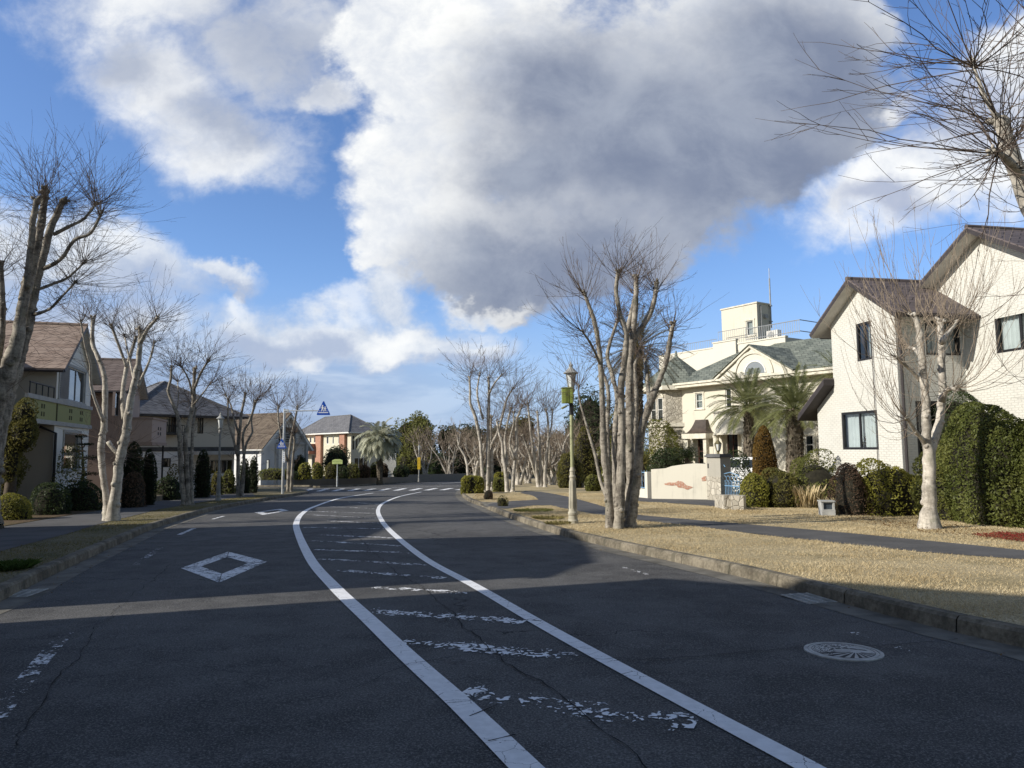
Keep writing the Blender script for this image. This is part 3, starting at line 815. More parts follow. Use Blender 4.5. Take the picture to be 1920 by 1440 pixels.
# --- right verge: the many-stemmed tree beside the lamp
c5 = C(1020, 420, 2.4); g = G(1165, 989, KH); Y = g.y
big = [stem(c5, 2.4, Y, [(297, 1362, 38), (288, 1180, 34), (270, 1020, 32), (264, 860, 28), (254, 620, 23), (235, 480, 20), (214, 400, 19), (180, 308, 15)], -0.7, -0.05),
       stem(c5, 2.4, Y, [(335, 1368, 44), (345, 1150, 40), (350, 900, 37), (346, 735, 32), (362, 610, 28), (370, 490, 24), (345, 425, 22), (325, 300, 20), (335, 208, 17)], -0.3, -0.2),
       stem(c5, 2.4, Y, [(380, 1362, 42), (388, 1150, 40), (385, 850, 36), (386, 640, 33), (396, 520, 28), (411, 380, 24), (416, 240, 20)], 0.5, 0.1),
       stem(c5, 2.4, Y, [(388, 600, 28), (410, 510, 26), (450, 450, 24), (488, 380, 24), (508, 262, 20)], 0.2, 0.5),
       stem(c5, 2.4, Y, [(392, 1345, 40), (420, 1130, 38), (440, 930, 34), (472, 822, 38), (520, 700, 27), (550, 620, 24), (570, 500, 21), (582, 448, 19)], -0.4, 0.0),
       stem(c5, 2.4, Y, [(285, 1230, 22), (256, 1160, 15), (230, 1040, 14), (190, 900, 11), (160, 790, 8), (156, 725, 6)], 0.6, 0.0),
       stem(c5, 2.4, Y, [(325, 1330, 30), (320, 1150, 26), (318, 950, 26), (330, 800, 22), (310, 690, 20), (285, 590, 17), (312, 490, 14), (332, 430, 12)], 1.2, 0.3),
       stem(c5, 2.4, Y, [(395, 1300, 28), (400, 1100, 26), (411, 900, 23), (415, 750, 20), (408, 640, 17), (432, 570, 12)], 1.3, 0.35),
       stem(c5, 2.4, Y, [(372, 500, 22), (385, 430, 20), (404, 350, 18), (412, 300, 14)], 0.9, 0.3),
       stem(c5, 2.4, Y, [(300, 1300, 24), (290, 1100, 22), (285, 900, 20), (290, 760, 18), (262, 660, 15), (243, 600, 13)], 1.6, 0.5),
       stem(c5, 2.4, Y, [(255, 640, 16), (235, 590, 12), (205, 530, 10), (170, 480, 8)], -1.0, -0.4),
       stem(c5, 2.4, Y, [(475, 815, 22), (465, 700, 16), (460, 640, 13), (452, 600, 10)], 0.8, 0.1)]
bare_tree(g, big, 'tall bare tree of many grey stems from one foot beside the green-boxed lamp', heads=30, along=20, L=0.95, rt=0.0085, seed=11, bark=M_bark, upk=0.06, flare=1.25, n=11)

# --- right lawn: the single pale trunk in front of the white house
c7 = C(1480, 400, 2.182); g = G(1746, 990, KH); Y = g.y
one = [stem(c7, 2.182, Y, [(577, 1292, 84), (573, 1200, 68), (571, 1080, 62), (572, 990, 62), (562, 930, 46), (560, 850, 44), (556, 745, 40), (546, 640, 38), (539, 560, 38), (530, 470, 30), (508, 412, 26)], -0.3),
       stem(c7, 2.182, Y, [(574, 1010, 56), (590, 930, 48), (610, 870, 42), (625, 765, 38), (625, 640, 35), (622, 540, 35), (618, 440, 30)], 0.4),
       stem(c7, 2.182, Y, [(575, 975, 36), (545, 925, 24), (515, 890, 20), (490, 850, 17), (479, 838, 16)], -0.8),
       stem(c7, 2.182, Y, [(560, 710, 34), (530, 678, 20), (495, 640, 18), (452, 603, 17), (440, 590, 16)], -0.5),
       stem(c7, 2.182, Y, [(542, 588, 34), (520, 560, 20), (498, 550, 17), (480, 548, 15)], 0.5),
       stem(c7, 2.182, Y, [(624, 770, 34), (642, 725, 24), (665, 716, 20), (682, 720, 17)], -0.5),
       stem(c7, 2.182, Y, [(622, 530, 34), (645, 495, 22), (668, 470, 18), (688, 440, 14)], 0.3)]
one = [[(p, r * 0.78) for p, r in s_] for s_ in one]
bare_tree(g, one, 'pale single trunk forking low into knobbly limbs before the white house', heads=22, along=4, L=1.8, rt=0.0105, bark=M_bark_pale, twig=M_twig_pale, seed=5, upk=0.34, spread=0.85, flare=1.35, n=12, droop=0.3, step=0.1, rmin=0.003)

# --- far right: limb reaching in from a tree whose foot is outside the picture
c8 = C(1500, 0, 2.88); g = G(2130, 1110, KH); Y = g.y
rt_ = [[(G(2130, 1110, KH), 0.2), (P(2110, 900, Y), 0.17), (P(2060, 680, Y - .1), 0.14), (P(1990, 500, Y - .2), 0.125), (P(1935, 390, Y - .3), 0.12), (P(1912, 335, Y - .35), 0.11), (P(1892, 278, Y - .4), 0.10), (P(1877, 226, Y - .45), 0.085)],
       [(P(1925, 370, Y - .3), 0.10), (P(1960, 280, Y), 0.08), (P(1985, 160, Y + .2), 0.07), (P(1975, 60, Y + .2), 0.06)],
       [(P(2060, 680, Y), 0.12), (P(2120, 500, Y + .3), 0.1), (P(2130, 300, Y + .6), 0.08)],
       [(P(1915, 330, Y - .35), 0.06), (P(1890, 300, Y - .7), 0.045), (P(1862, 282, Y - .9), 0.035)],
       [(P(1878, 230, Y - .45), 0.035), (P(1850, 190, Y - .5), 0.026), (P(1822, 115, Y - .5), 0.02)]]
rt_ = [[(p, r * 0.8) for p, r in q] for q in rt_]
trr = bare_tree(g, rt_, 'bare tree reaching in from the right edge with long sweeping shoots', heads=32, along=18, L=1.45, rt=0.0088, bark=M_bark_pale, twig=M_twig, seed=23, upk=0.02, spread=1.5, n=12, droop=0.22)

# --- left verge
c4 = C(0, 150, 3.0625); g = G(-14, 992, KH); Y = g.y
def px(Y, *spec):
    return [(P(x, y, Y + dy), wd * (Y + dy) / F / 2) for x, y, wd, dy in spec]
lt = [px(Y, (-30, 992, 40, 0), (-21, 860, 36, 0), (-6, 765, 35, 0), (13, 700, 34, 0), (33, 640, 26, 0), (38, 600, 23, 0), (49, 542, 20, 0), (62, 493, 18, 0), (73, 444, 16, 0), (80, 401, 15, 0), (86, 356, 12, 0)),
      px(Y, (-20, 975, 34, .2), (-9, 860, 30, .2), (9, 760, 30, .2), (30, 690, 28, .25), (52, 607, 22, .3), (69, 525, 18, .35), (82, 476, 16, .4), (95, 427, 15, .45), (109, 398, 13, .5), (119, 376, 12, .5)),
      px(Y, (50, 540, 14, -.1), (54, 493, 13, -.2), (60, 444, 13, -.3), (62, 411, 13, -.35), (70, 376, 11, -.4)),
      px(Y, (-20, 780, 22, .1), (-8, 690, 15, .1), (4, 620, 13, .1), (4, 550, 11, .1), (1, 492, 10, .1)),
      px(Y, (-18, 800, 24, -.3), (-40, 650, 18, -.5), (-58, 520, 15, -.6), (-52, 420, 13, -.7)),
      px(Y, (80, 505, 9, .4), (114, 486, 8, .1), (140, 450, 7, -.1), (170, 437, 6, -.2), (192, 396, 5, -.3)),
      px(Y, (100, 440, 8, .5), (137, 421, 7, .6), (158, 410, 6, .7), (182, 380, 4, .8)),
      px(Y, (62, 590, 8, .3), (92, 580, 6, .1), (116, 556, 5, 0), (142, 528, 4, -.2)),
      px(Y, (66, 545, 7, .3), (100, 532, 6, .5), (128, 520, 5, .7), (160, 490, 4, .9))]
lt = [[(p, r * 0.88) for p, r in q] for q in lt]
bare_tree(g, lt, 'large bare tree at the left edge, its thick pruned stems leaning right', heads=38, along=26, L=1.35, rt=0.0085, seed=31, upk=0.03, spread=1.15, n=12, bark=M_bark)

c1 = C(0, 560, 2.6656); g = G(208, 976, KH); Y = g.y
l2 = [stem(c1, 2.6656, Y, [(563, 1112, 64), (575, 1000, 58), (585, 900, 50), (600, 800, 52), (624, 700, 50), (636, 620, 46), (650, 520, 40), (670, 420, 36), (690, 330, 31), (701, 230, 28), (704, 155, 26)], -0.3),
      stem(c1, 2.6656, Y, [(535, 1108, 40), (531, 1000, 37), (515, 880, 36), (505, 750, 40), (520, 640, 36), (525, 560, 30), (525, 460, 30), (520, 380, 26), (490, 290, 25), (462, 220, 24), (466, 95, 21)], 0.5, 0.1),
      stem(c1, 2.6656, Y, [(520, 615, 24), (480, 520, 17), (455, 430, 16), (450, 320, 14), (432, 260, 12), (402, 110, 9)], -0.8, 0.1),
      stem(c1, 2.6656, Y, [(622, 600, 32), (614, 470, 26), (630, 360, 24), (650, 290, 20), (680, 190, 16)], 0.7),
      stem(c1, 2.6656, Y, [(632, 340, 18), (600, 250, 16), (570, 170, 15), (555, 130, 13)], -0.3, 0.3),
      stem(c1, 2.6656, Y, [(688, 440, 20), (735, 340, 14), (760, 270, 12), (772, 215, 9)], 0.2),
      stem(c1, 2.6656, Y, [(702, 220, 24), (740, 150, 20), (770, 115, 17), (790, 92, 15)], -0.3, -0.3),
      stem(c1, 2.6656, Y, [(540, 715, 26), (565, 750, 26), (598, 790, 22)], 0.0, 0.05),
      stem(c1, 2.6656, Y, [(672, 420, 14), (640, 270, 10), (622, 180, 9)], 0.6, -0.1)]
l2 = [[(p, r * 0.86) for p, r in q] for q in l2]
bare_tree(g, l2, 'bare whitish tree with two trunks on the left verge before the rose house', heads=30, along=13, L=1.05, rt=0.0075, bark=M_bark_pale, seed=41, upk=0.05, n=11, flare=1.3)

c2 = C(230, 640, 4.0); g = G(350, 947, KH); Y = g.y
l3 = [stem(c2, 4.0, Y, [(462, 1228, 42), (440, 1000, 38), (430, 800, 38), (425, 650, 34), (410, 550, 30), (370, 450, 27), (340, 370, 24), (362, 285, 19), (367, 190, 16)], -0.5),
      stem(c2, 4.0, Y, [(490, 1222, 42), (480, 900, 38), (470, 720, 36), (500, 600, 36), (530, 480, 36), (535, 330, 31), (540, 200, 26)], 0.3, .1),
      stem(c2, 4.0, Y, [(515, 1222, 36), (515, 1000, 32), (520, 800, 27), (525, 650, 22), (541, 550, 16), (550, 500, 12)], 0.9, .2),
      stem(c2, 4.0, Y, [(535, 360, 24), (580, 250, 20), (620, 180, 18), (648, 140, 15)], -0.3, .2),
      stem(c2, 4.0, Y, [(522, 400, 20), (500, 300, 15), (460, 220, 13), (430, 180, 11)], -0.5, .1),
      stem(c2, 4.0, Y, [(535, 470, 16), (600, 392, 12), (630, 350, 10), (655, 318, 8)], -0.5, .1),
      stem(c2, 4.0, Y, [(400, 530, 12), (418, 430, 10), (412, 290, 8)], 0.8, 0)]
l3 = [[(p, r * 0.88) for p, r in q] for q in l3]
bare_tree(g, l3, 'bare tree with three crossing stems between the whitish tree and the grey lamp post', heads=30, along=14, L=1.35, rt=0.0095, seed=51, upk=0.02, n=9, step=0.2, rmin=0.004)

g = G(451, 931, KH); Y = g.y
l4 = [stem(c2, 4.0, Y, [(868, 1165, 28), (865, 950, 28), (868, 750, 26), (880, 650, 22), (890, 550, 20), (910, 450, 18), (921, 390, 15)], 0.3),
      stem(c2, 4.0, Y, [(892, 1165, 26), (910, 900, 21), (902, 700, 18), (940, 620, 18), (975, 530, 16), (990, 450, 14)], -0.5),
      stem(c2, 4.0, Y, [(862, 860, 22), (830, 730, 16), (800, 640, 14), (790, 560, 13), (790, 430, 11)], -0.3),
      stem(c2, 4.0, Y, [(872, 700, 18), (832, 570, 13), (812, 480, 11), (770, 400, 9)], 0.9),
      stem(c2, 4.0, Y, [(905, 880, 20), (930, 760, 16), (975, 680, 14), (965, 590, 12), (1010, 430, 9)], 0.6)]
bare_tree(g, l4, 'bare tree with dark crooked stems just past the grey lamp post on the left verge', heads=26, along=13, L=1.35, rt=0.011, seed=61, upk=0.07, n=8, step=0.3, rmin=0.006)
g = G(543, 922, KH); Y = g.y
l5 = [stem(c2, 4.0, Y, [(1240, 1130, 24), (1245, 900, 22), (1262, 750, 20), (1290, 600, 16), (1312, 490, 12)], 0.3),
      stem(c2, 4.0, Y, [(1262, 1130, 22), (1275, 900, 18), (1290, 740, 14), (1270, 680, 11)], -0.5),
      stem(c2, 4.0, Y, [(1232, 900, 18), (1185, 700, 13), (1165, 560, 11), (1168, 480, 10)], 0.4)]
bare_tree(g, l5, 'bare tree directly behind the pole with the two crossing signs', heads=34, along=14, L=1.5, rt=0.0125, seed=71, upk=0.09, n=8, step=0.3, rmin=0.007)

# --- median group on the right of the bend
c9 = C(800, 640, 4.237); SC = 4.237
MGX = 'bare trees standing together on the right verge at the bend'
g = G(913, 921, KH); Y = g.y
m1 = [stem(c9, SC, Y, [(455, 1195, 28), (440, 1000, 25), (425, 800, 23), (388, 610, 22), (346, 490, 19), (346, 400, 16), (340, 285, 13)], -0.4),
      stem(c9, SC, Y, [(487, 1195, 34), (486, 1000, 31), (490, 800, 27), (490, 600, 22), (495, 400, 18), (490, 285, 14)], 0.2),
      stem(c9, SC, Y, [(515, 1185, 28), (515, 900, 24), (508, 780, 20), (512, 600, 15)], 0.8),
      stem(c9, SC, Y, [(510, 830, 22), (570, 710, 19), (600, 600, 16), (640, 450, 13), (690, 370, 10)], 0.2),
      stem(c9, SC, Y, [(450, 620, 18), (402, 430, 13), (422, 250, 9)], 0.5), stem(c9, SC, Y, [(495, 420, 14), (540, 330, 11), (600, 260, 8)], -0.3)]
m1 = [[(p, r * 1.15) for p, r in q] for q in m1]
bare_tree(g, m1, 'bare tree of three upright stems with a small reddish shrub at its foot', heads=28, along=22, L=1.75, rt=0.011, seed=81, upk=0.07, bark=M_bark_pale, n=9, step=0.3, rmin=0.006, group=None)
g = G(957, 922, KH); Y = g.y
m2 = [stem(c9, SC, Y, [(642, 1200, 30), (630, 1050, 28), (605, 900, 24), (600, 800, 20), (578, 740, 17), (560, 640, 14)], -0.3),
      stem(c9, SC, Y, [(678, 1195, 30), (700, 950, 26), (716, 800, 22), (710, 650, 18), (735, 570, 15), (760, 510, 12)], 0.3),
      stem(c9, SC, Y, [(640, 1000, 24), (632, 880, 20), (622, 780, 17), (640, 660, 14), (668, 530, 12)], 0.5),
      stem(c9, SC, Y, [(700, 940, 16), (660, 800, 13), (690, 660, 10), (690, 560, 9)], -0.8)]
m2 = [[(p, r * 1.15) for p, r in q] for q in m2]
bare_tree(g, m2, 'bare tree with two bowed trunks forming a V, right of the three-stemmed one', heads=28, along=22, L=1.75, rt=0.011, seed=91, upk=0.08, bark=M_bark_pale, n=9, step=0.3, rmin=0.006)
g = G(1012, 913, KH); Y = g.y
m3 = [stem(c9, SC, Y, [(890, 1158, 28), (860, 950, 24), (832, 750, 19), (815, 600, 14), (800, 490, 11)], -0.5),
      stem(c9, SC, Y, [(908, 1158, 24), (900, 900, 20), (885, 650, 15), (880, 560, 12)], 0.4),
      stem(c9, SC, Y, [(938, 1155, 26), (942, 1000, 22), (960, 850, 19), (965, 650, 15), (948, 545, 12)], 0.2),
      stem(c9, SC, Y, [(870, 1080, 18), (810, 880, 14), (762, 745, 11)], -0.8),
      stem(c9, SC, Y, [(962, 800, 14), (990, 680, 11), (1000, 540, 9)], 0.5)]
m3 = [[(p, r * 1.15) for p, r in q] for q in m3]
bare_tree(g, m3, 'bare tree whose thin stems fan out to the left, beside the path behind the bend', heads=30, along=24, L=1.9, rt=0.012, seed=101, upk=0.08, bark=M_bark_pale, n=8, step=0.35, rmin=0.007)

# --- farther bare trees: grown from a rule, each with its own stems
def grown(base, H, n_st, label, seed, fan=0.35, L=1.6, heads=16, along=10, rt=0.016, r0=0.11, rmin=0.010, group=None, bark=None, single=False):
    random.seed(seed); st = []
    for k in range(n_st):
        a = 6.283 * k / n_st + random.uniform(-0.5, 0.5); d = Vector((math.cos(a), math.sin(a), 0)); p = Vector(base) + (d * 0.12 if not single else Vector())
        h = H * random.uniform(0.8, 1.05); lean = fan * random.uniform(0.5, 1.2); pts = [(p.copy(), r0)]
        q = p.copy()
        for j in range(1, 6):
            q = p + d * (lean * h * (j / 5) ** 1.25 * 0.75) + Vector((random.gauss(0, .1), random.gauss(0, .1), h * 0.78 * j / 5)); pts.append((q.copy(), r0 * (1 - 0.62 * j / 5)))
        if single and k > 0: pts = pts[0:1] + pts[2:]
        st.append(pts)
        for b in range(2):
            i = random.randint(2, 4); bp = pts[min(i, len(pts) - 1)][0]; bd = Vector((random.gauss(0, 1), random.gauss(0, 1), 1.3)).normalized()
            st.append([(bp, r0 * 0.5), (bp + bd * H * 0.12, r0 * 0.38), (bp + bd * H * 0.2 + Vector((0, 0, H * 0.06)), r0 * 0.25)])
    return bare_tree(base, st, label, heads=heads, along=along, L=L, rt=rt, seed=seed + 1, n=6, step=0.5, rmin=rmin, bark=bark or M_bark_pale, twig=M_twig_pale, group=group, knots=0.15, upk=0.08)
far_b = 'bare trees in a row receding behind the bend'
rowlab = 'bare grey tree in the dense row behind the bend'
for k, (x, y, H, ns) in enumerate([(884, 911, 4.6, 2), (893, 908, 4.6, 3), (972, 909, 5.0, 3), (990, 906, 5.0, 4), (1035, 909, 4.8, 4), (1050, 904, 5.0, 4), (1085, 903, 4.6, 3), (1018, 902, 5.4, 3), (1066, 900, 5.4, 4), (945, 903, 5.4, 3), (1026, 906, 5.0, 3), (1075, 908, 4.6, 3), (905, 906, 4.8, 3), (965, 905, 5.0, 3), (1100, 906, 4.8, 3)]):
    H *= 1.13
    grown(G(x, y, KH), H, ns, rowlab, 200 + k * 3, group=far_b, r0=0.165, L=1.15, heads=10, along=8)
fl = 'bare trees along the far kerb'
fars = [(798, 900.5, 6.8, 3, 'slim bare tree right of the yellow banner on the far kerb'), (842, 899, 6.6, 5, 'bushy bare tree with fanned stems on the far kerb, left of the dark road end')]
for k, (x, y, H, ns, lb) in enumerate(fars):
    grown(G(x, y, KH), H, ns, lb, 300 + k * 3, r0=0.13, rt=0.022, rmin=0.014, L=1.9, fan=0.4 if ns < 5 else 0.5, group=fl, heads=9, along=7)

# ================================================================== houses
def mat_clear_glass(tint=(0.9, 0.95, 1.0)):
    m = bpy.data.materials.new('clear_glass'); m.use_nodes = True; t = NT(m.node_tree); m.node_tree.nodes.clear()
    o = t.n('ShaderNodeOutputMaterial'); tr = t.n('ShaderNodeBsdfTransparent'); gl = t.n('ShaderNodeBsdfGlossy'); mx = t.n('ShaderNodeMixShader')
    tr.inputs[0].default_value = (0.72, 0.78, 0.80, 1); gl.inputs['Roughness'].default_value = 0.03
    fr = t.n('ShaderNodeFresnel'); fr.inputs[0].default_value = 1.6
    t.put(mx.inputs[0], t.m('MULTIPLY', E(t, fr.outputs[0]), 1.6, clamp=True))
    t.link(tr.outputs[0], mx.inputs[1]); t.link(gl.outputs[0], mx.inputs[2]); t.link(mx.outputs[0], o.inputs[0]); return m
M_glass = mat_clear_glass()
M_black = simple('black_frame', (0.018, 0.018, 0.02), 0.45, 0.2)
M_alu = simple('grey_aluminium', (0.30, 0.31, 0.32), 0.45, 0.1, metal=0.3)
M_white = simple('white_trim', (0.74, 0.72, 0.67), 0.6, 0.06)
M_curtain = simple('curtain_cloth', (0.72, 0.72, 0.70), 0.9, 0.06)
M_dark = simple('dark_interior', (0.02, 0.02, 0.022), 0.9, 0.3)
M_wbrick = mat_brick('white_painted_brick', (0.60, 0.588, 0.535), (0.575, 0.563, 0.511), (0.55, 0.538, 0.487), 0.23, 0.075, 0.06, bm=1.0, stain=0.22)
M_roofbr = mat_roof('brown_slate_roof', (0.080, 0.066, 0.064), (0.125, 0.102, 0.10), 0.13, 0.5)
M_fascia = simple('brown_fascia', (0.042, 0.036, 0.037), 0.6, 0.15)
M_soffit = simple('soffit_board', (0.52, 0.50, 0.46), 0.8, 0.1)
M_slate = mat_roof('green_slate_roof', (0.085, 0.10, 0.085), (0.20, 0.215, 0.18), 0.17, 0.42)
M_cream = mat_stucco('cream_stucco', (0.60, 0.565, 0.47), 0.55)
M_cream2 = mat_stucco('pale_stucco', (0.63, 0.60, 0.515), 0.45)
M_trim = simple('cream_moulding', (0.60, 0.565, 0.47), 0.8, 0.15, 6)
M_stone = mat_stone('rubble_stone', (0.36, 0.33, 0.27), (0.54, 0.50, 0.42), (0.30, 0.27, 0.22), 4.5)
M_iron_bk = simple('black_iron', (0.02, 0.02, 0.022), 0.5, 0.2)
M_blue = simple('blue_painted_iron', (0.16, 0.30, 0.46), 0.5, 0.2)
M_redbrick = mat_brick('weathered_red_brick', (0.40, 0.19, 0.13), (0.48, 0.26, 0.18), (0.50, 0.44, 0.36), 0.23, 0.075, 0.06)
M_grey = simple('grey_paint', (0.35, 0.35, 0.34), 0.6, 0.12)
M_door = simple('dark_wood', (0.07, 0.03, 0.02), 0.5, 0.3, 4)

class House:
    """local frame: x to the right along the street front, y into the plot, z up from the plot's ground"""
    def __init__(s, name, label, cat, origin, xdir, h=KH, group=None):
        a = math.atan2(xdir[1], xdir[0]); o = Vector((origin[0], origin[1], gz(origin[1], h)))
        s.o = o; s.x = Vector((math.cos(a), math.sin(a), 0)); s.y = Vector((-math.sin(a), math.cos(a), 0))
        s.t = thing(name, label, cat, o, a, group)
    def hit(s, px_, py_, axis='y', at=0.0):
        d = ray(px_, py_); n = s.y if axis == 'y' else s.x; p0 = s.o + n * at; e = Vector((0, 0, EYE))
        t = (p0 - e).dot(n) / d.dot(n); q = e + d * t - s.o
        return (q.dot(s.x) if axis == 'y' else q.dot(s.y)), q.z
    def rect(s, x0, y0, x1, y1, axis='y', at=0.0):
        (u0, za), (u1, zb) = s.hit(x0, y0, axis, at), s.hit(x1, y1, axis, at)
        _, z0 = s.hit((x0 + x1) / 2, y0, axis, at); _, z1 = s.hit((x0 + x1) / 2, y1, axis, at)
        return (min(u0, u1), min(z0, z1), max(u0, u1), max(z0, z1))
def wall(mb, p0, p1, z0, z1, holes=(), rev=0.12, top=None, mi=0):
    """upright wall p0->p1 (outside on its right hand) with real openings and reveals; top: extra gable outline (u, z)"""
    p0, p1 = Vector((*p0, 0)), Vector((*p1, 0)); L = (p1 - p0).length; d = (p1 - p0) / L; nin = Vector((-d.y, d.x, 0))
    us = sorted({0.0, L, *[min(max(h[0], 0), L) for h in holes], *[min(max(h[2], 0), L) for h in holes]})
    zs = sorted({z0, z1, *[h[1] for h in holes if z0 < h[1] < z1], *[h[3] for h in holes if z0 < h[3] < z1]})
    pt = lambda u, z: p0 + d * u + Vector((0, 0, z))
    for a, b in zip(us, us[1:]):
        for c, e in zip(zs, zs[1:]):
            um, zm = (a + b) / 2, (c + e) / 2
            if any(h[0] < um < h[2] and h[1] < zm < h[3] for h in holes): continue
            mb.face([pt(a, c), pt(b, c), pt(b, e), pt(a, e)], mi)
    for u0, a, u1, b in holes:
        i = nin * rev
        mb.face([pt(u0, a), pt(u1, a), pt(u1, a) + i, pt(u0, a) + i], mi); mb.face([pt(u0, b) + i, pt(u1, b) + i, pt(u1, b), pt(u0, b)], mi)
        mb.face([pt(u0, a), pt(u0, a) + i, pt(u0, b) + i, pt(u0, b)], mi); mb.face([pt(u1, a) + i, pt(u1, a), pt(u1, b), pt(u1, b) + i], mi)
    if top: mb.face([pt(u, z) for u, z in top], mi)
def window(H, p0, p1, rect, frame=None, bars=1, hbars=0, rev=0.09, curtain=None, fw=0.05, sill=None, name='window', louvre=False, trim=None, back=True):
    """frame with mullions set in the opening; pane, curtain, sill are its own pieces"""
    p0v, p1v = Vector((*p0, 0)), Vector((*p1, 0)); d = (p1v - p0v).normalized(); nin = Vector((-d.y, d.x, 0))
    u0, z0, u1, z1 = rect; frame = frame or M_black
    def bx(mb, a, c, b, e, y0, y1): 
        cc = p0v + d * ((a + b) / 2) + nin * ((y0 + y1) / 2) + Vector((0, 0, (c + e) / 2))
        mb.obox(cc, d * (b - a) / 2, nin * (y1 - y0) / 2, (0, 0, (e - c) / 2))
    g = 0.002
    mb = MB(); y0, y1 = rev - 0.07, rev
    bx(mb, u0 + g, z0 + g, u0 + fw, z1 - g, y0, y1); bx(mb, u1 - fw, z0 + g, u1 - g, z1 - g, y0, y1)
    bx(mb, u0 + fw, z0 + g, u1 - fw, z0 + fw, y0, y1); bx(mb, u0 + fw, z1 - fw, u1 - fw, z1 - g, y0, y1)
    for k in range(bars): c = u0 + (u1 - u0) * (k + 1) / (bars + 1); bx(mb, c - fw * 0.45, z0 + fw, c + fw * 0.45, z1 - fw, y0 + 0.012, y1 - 0.004)
    for k in range(hbars): c = z0 + (z1 - z0) * (k + 1) / (hbars + 1); bx(mb, u0 + fw, c - fw * 0.3, u1 - fw, c + fw * 0.3, y0 + 0.016, y1 - 0.008)
    w_ = mb.build(name, frame, H.t)
    mb = MB(); pt = lambda u, z, y: p0v + d * u + nin * y + Vector((0, 0, z))
    mb.face([pt(u0 + fw, z0 + fw, rev - 0.03), pt(u1 - fw, z0 + fw, rev - 0.03), pt(u1 - fw, z1 - fw, rev - 0.03), pt(u0 + fw, z1 - fw, rev - 0.03)]); mb.build('pane', M_glass, w_)
    if louvre:
        mb = MB(); n = int((z1 - z0) / 0.07)
        for k in range(n): z = z0 + 0.03 + (z1 - z0 - 0.06) * k / n; mb.face([pt(u0 + 0.01, z, -0.02), pt(u0 + (u1 - u0) * 0.33, z, -0.02), pt(u0 + (u1 - u0) * 0.33, z + 0.06, -0.05), pt(u0 + 0.01, z + 0.06, -0.05)])
        mb.build('louvre_shutter', M_alu, w_)
    if curtain:
        for a, b in curtain:
            mb = MB(); n = 40; ua, ub = u0 + (u1 - u0) * a, u0 + (u1 - u0) * b
            for k in range(n):
                f = lambda j: rev + 0.10 + 0.025 * math.sin(j * 1.9) + 0.012 * math.sin(j * 0.7)
                x0, x1 = ua + (ub - ua) * k / n, ua + (ub - ua) * (k + 1) / n
                mb.face([pt(x0, z0, f(k)), pt(x1, z0, f(k + 1)), pt(x1, z1, f(k + 1)), pt(x0, z1, f(k))])
            mb.build('curtain', M_curtain, w_, True)
    if back:
        mb = MB(); mb.face([pt(u0 - 0.02, z0 - 0.02, rev + 0.45), pt(u1 + 0.02, z0 - 0.02, rev + 0.45), pt(u1 + 0.02, z1 + 0.02, rev + 0.45), pt(u0 - 0.02, z1 + 0.02, rev + 0.45)]); mb.build('room_behind', M_dark, w_)
    if sill:
        mb = MB(); bx(mb, u0 - 0.05, z0 - 0.05, u1 + 0.05, z0 - 0.003, -0.05, rev - 0.071); mb.build('sill', sill, w_)
    if trim:
        mb = MB(); q = 0.12
        bx(mb, u0 - q, z0, u0 - 0.003, z1, -0.035, 0.03); bx(mb, u1 + 0.003, z0, u1 + q, z1, -0.035, 0.03); bx(mb, u0 - q - .03, z1 + 0.003, u1 + q + .03, z1 + q, -0.05, 0.03); bx(mb, u0 - q - .05, z0 - 0.09, u1 + q + .05, z0 - 0.003, -0.06, 0.03)
        mb.build('surround', trim, w_)
    return w_
def gable_roof(H, x0, x1, y0, y1, ze, zr, axis, ov, ovg, mat, th=0.12, fascia=None, xm=None, name='roof', cap=True, gutter=True, soffit=None):
    """two slabs meeting at a ridge along axis; ov = eave overhang, ovg = gable overhang"""
    mb = MB(); fascia = fascia or M_fascia
    def pt(u, v, z): return (u, v, z) if axis == 'y' else (v, u, z)
    (a0, a1), (b0, b1) = ((x0, x1), (y0, y1)) if axis == 'y' else ((y0, y1), (x0, x1))
    m = (a0 + a1) / 2 if xm is None else xm
    s0, s1 = (zr - ze) / (m - a0), (zr - ze) / (a1 - m); b0 -= ovg; b1 += ovg
    zl, zh = ze - s0 * ov, ze - s1 * ov
    L = [(a0 - ov, b0, zl), (m, b0, zr), (m, b1, zr), (a0 - ov, b1, zl)]; Rr = [(m, b0, zr), (a1 + ov, b0, zh), (a1 + ov, b1, zh), (m, b1, zr)]
    fa = MB()
    for q in (L, Rr):
        q = [Vector(pt(*p)) for p in q]; n = (q[1] - q[0]).cross(q[3] - q[0]).normalized(); n = n if n.z > 0 else -n
        mb.slab([p + n * 0.002 for p in q], n * (th * 0.35)); i0 = len(fa.f); fa.slab([p - n * th for p in q], n * th); fa.m[i0] = 1
    r = mb.build(name, mat, H.t); fa.build('bargeboard', [fascia, M_soffit], r)
    if cap:
        mb = MB(); mb.tube([pt(m, b0 - 0.01, zr + th * 0.38), pt(m, b1 + 0.01, zr + th * 0.38)], 0.075, 8); mb.build('ridge_cap', mat, r)
    if gutter:
        for a, z, s_ in ((a0 - ov - 0.05, zl - 0.05, -1), (a1 + ov + 0.05, zh - 0.05, 1)):
            p, q = Vector(pt(a, b0 + 0.02, z)), Vector(pt(a, b1 - 0.02, z)); mb = MB(); mb.tube([p, q], 0.06, 7); mb.build('gutter', fascia, r)
    return r
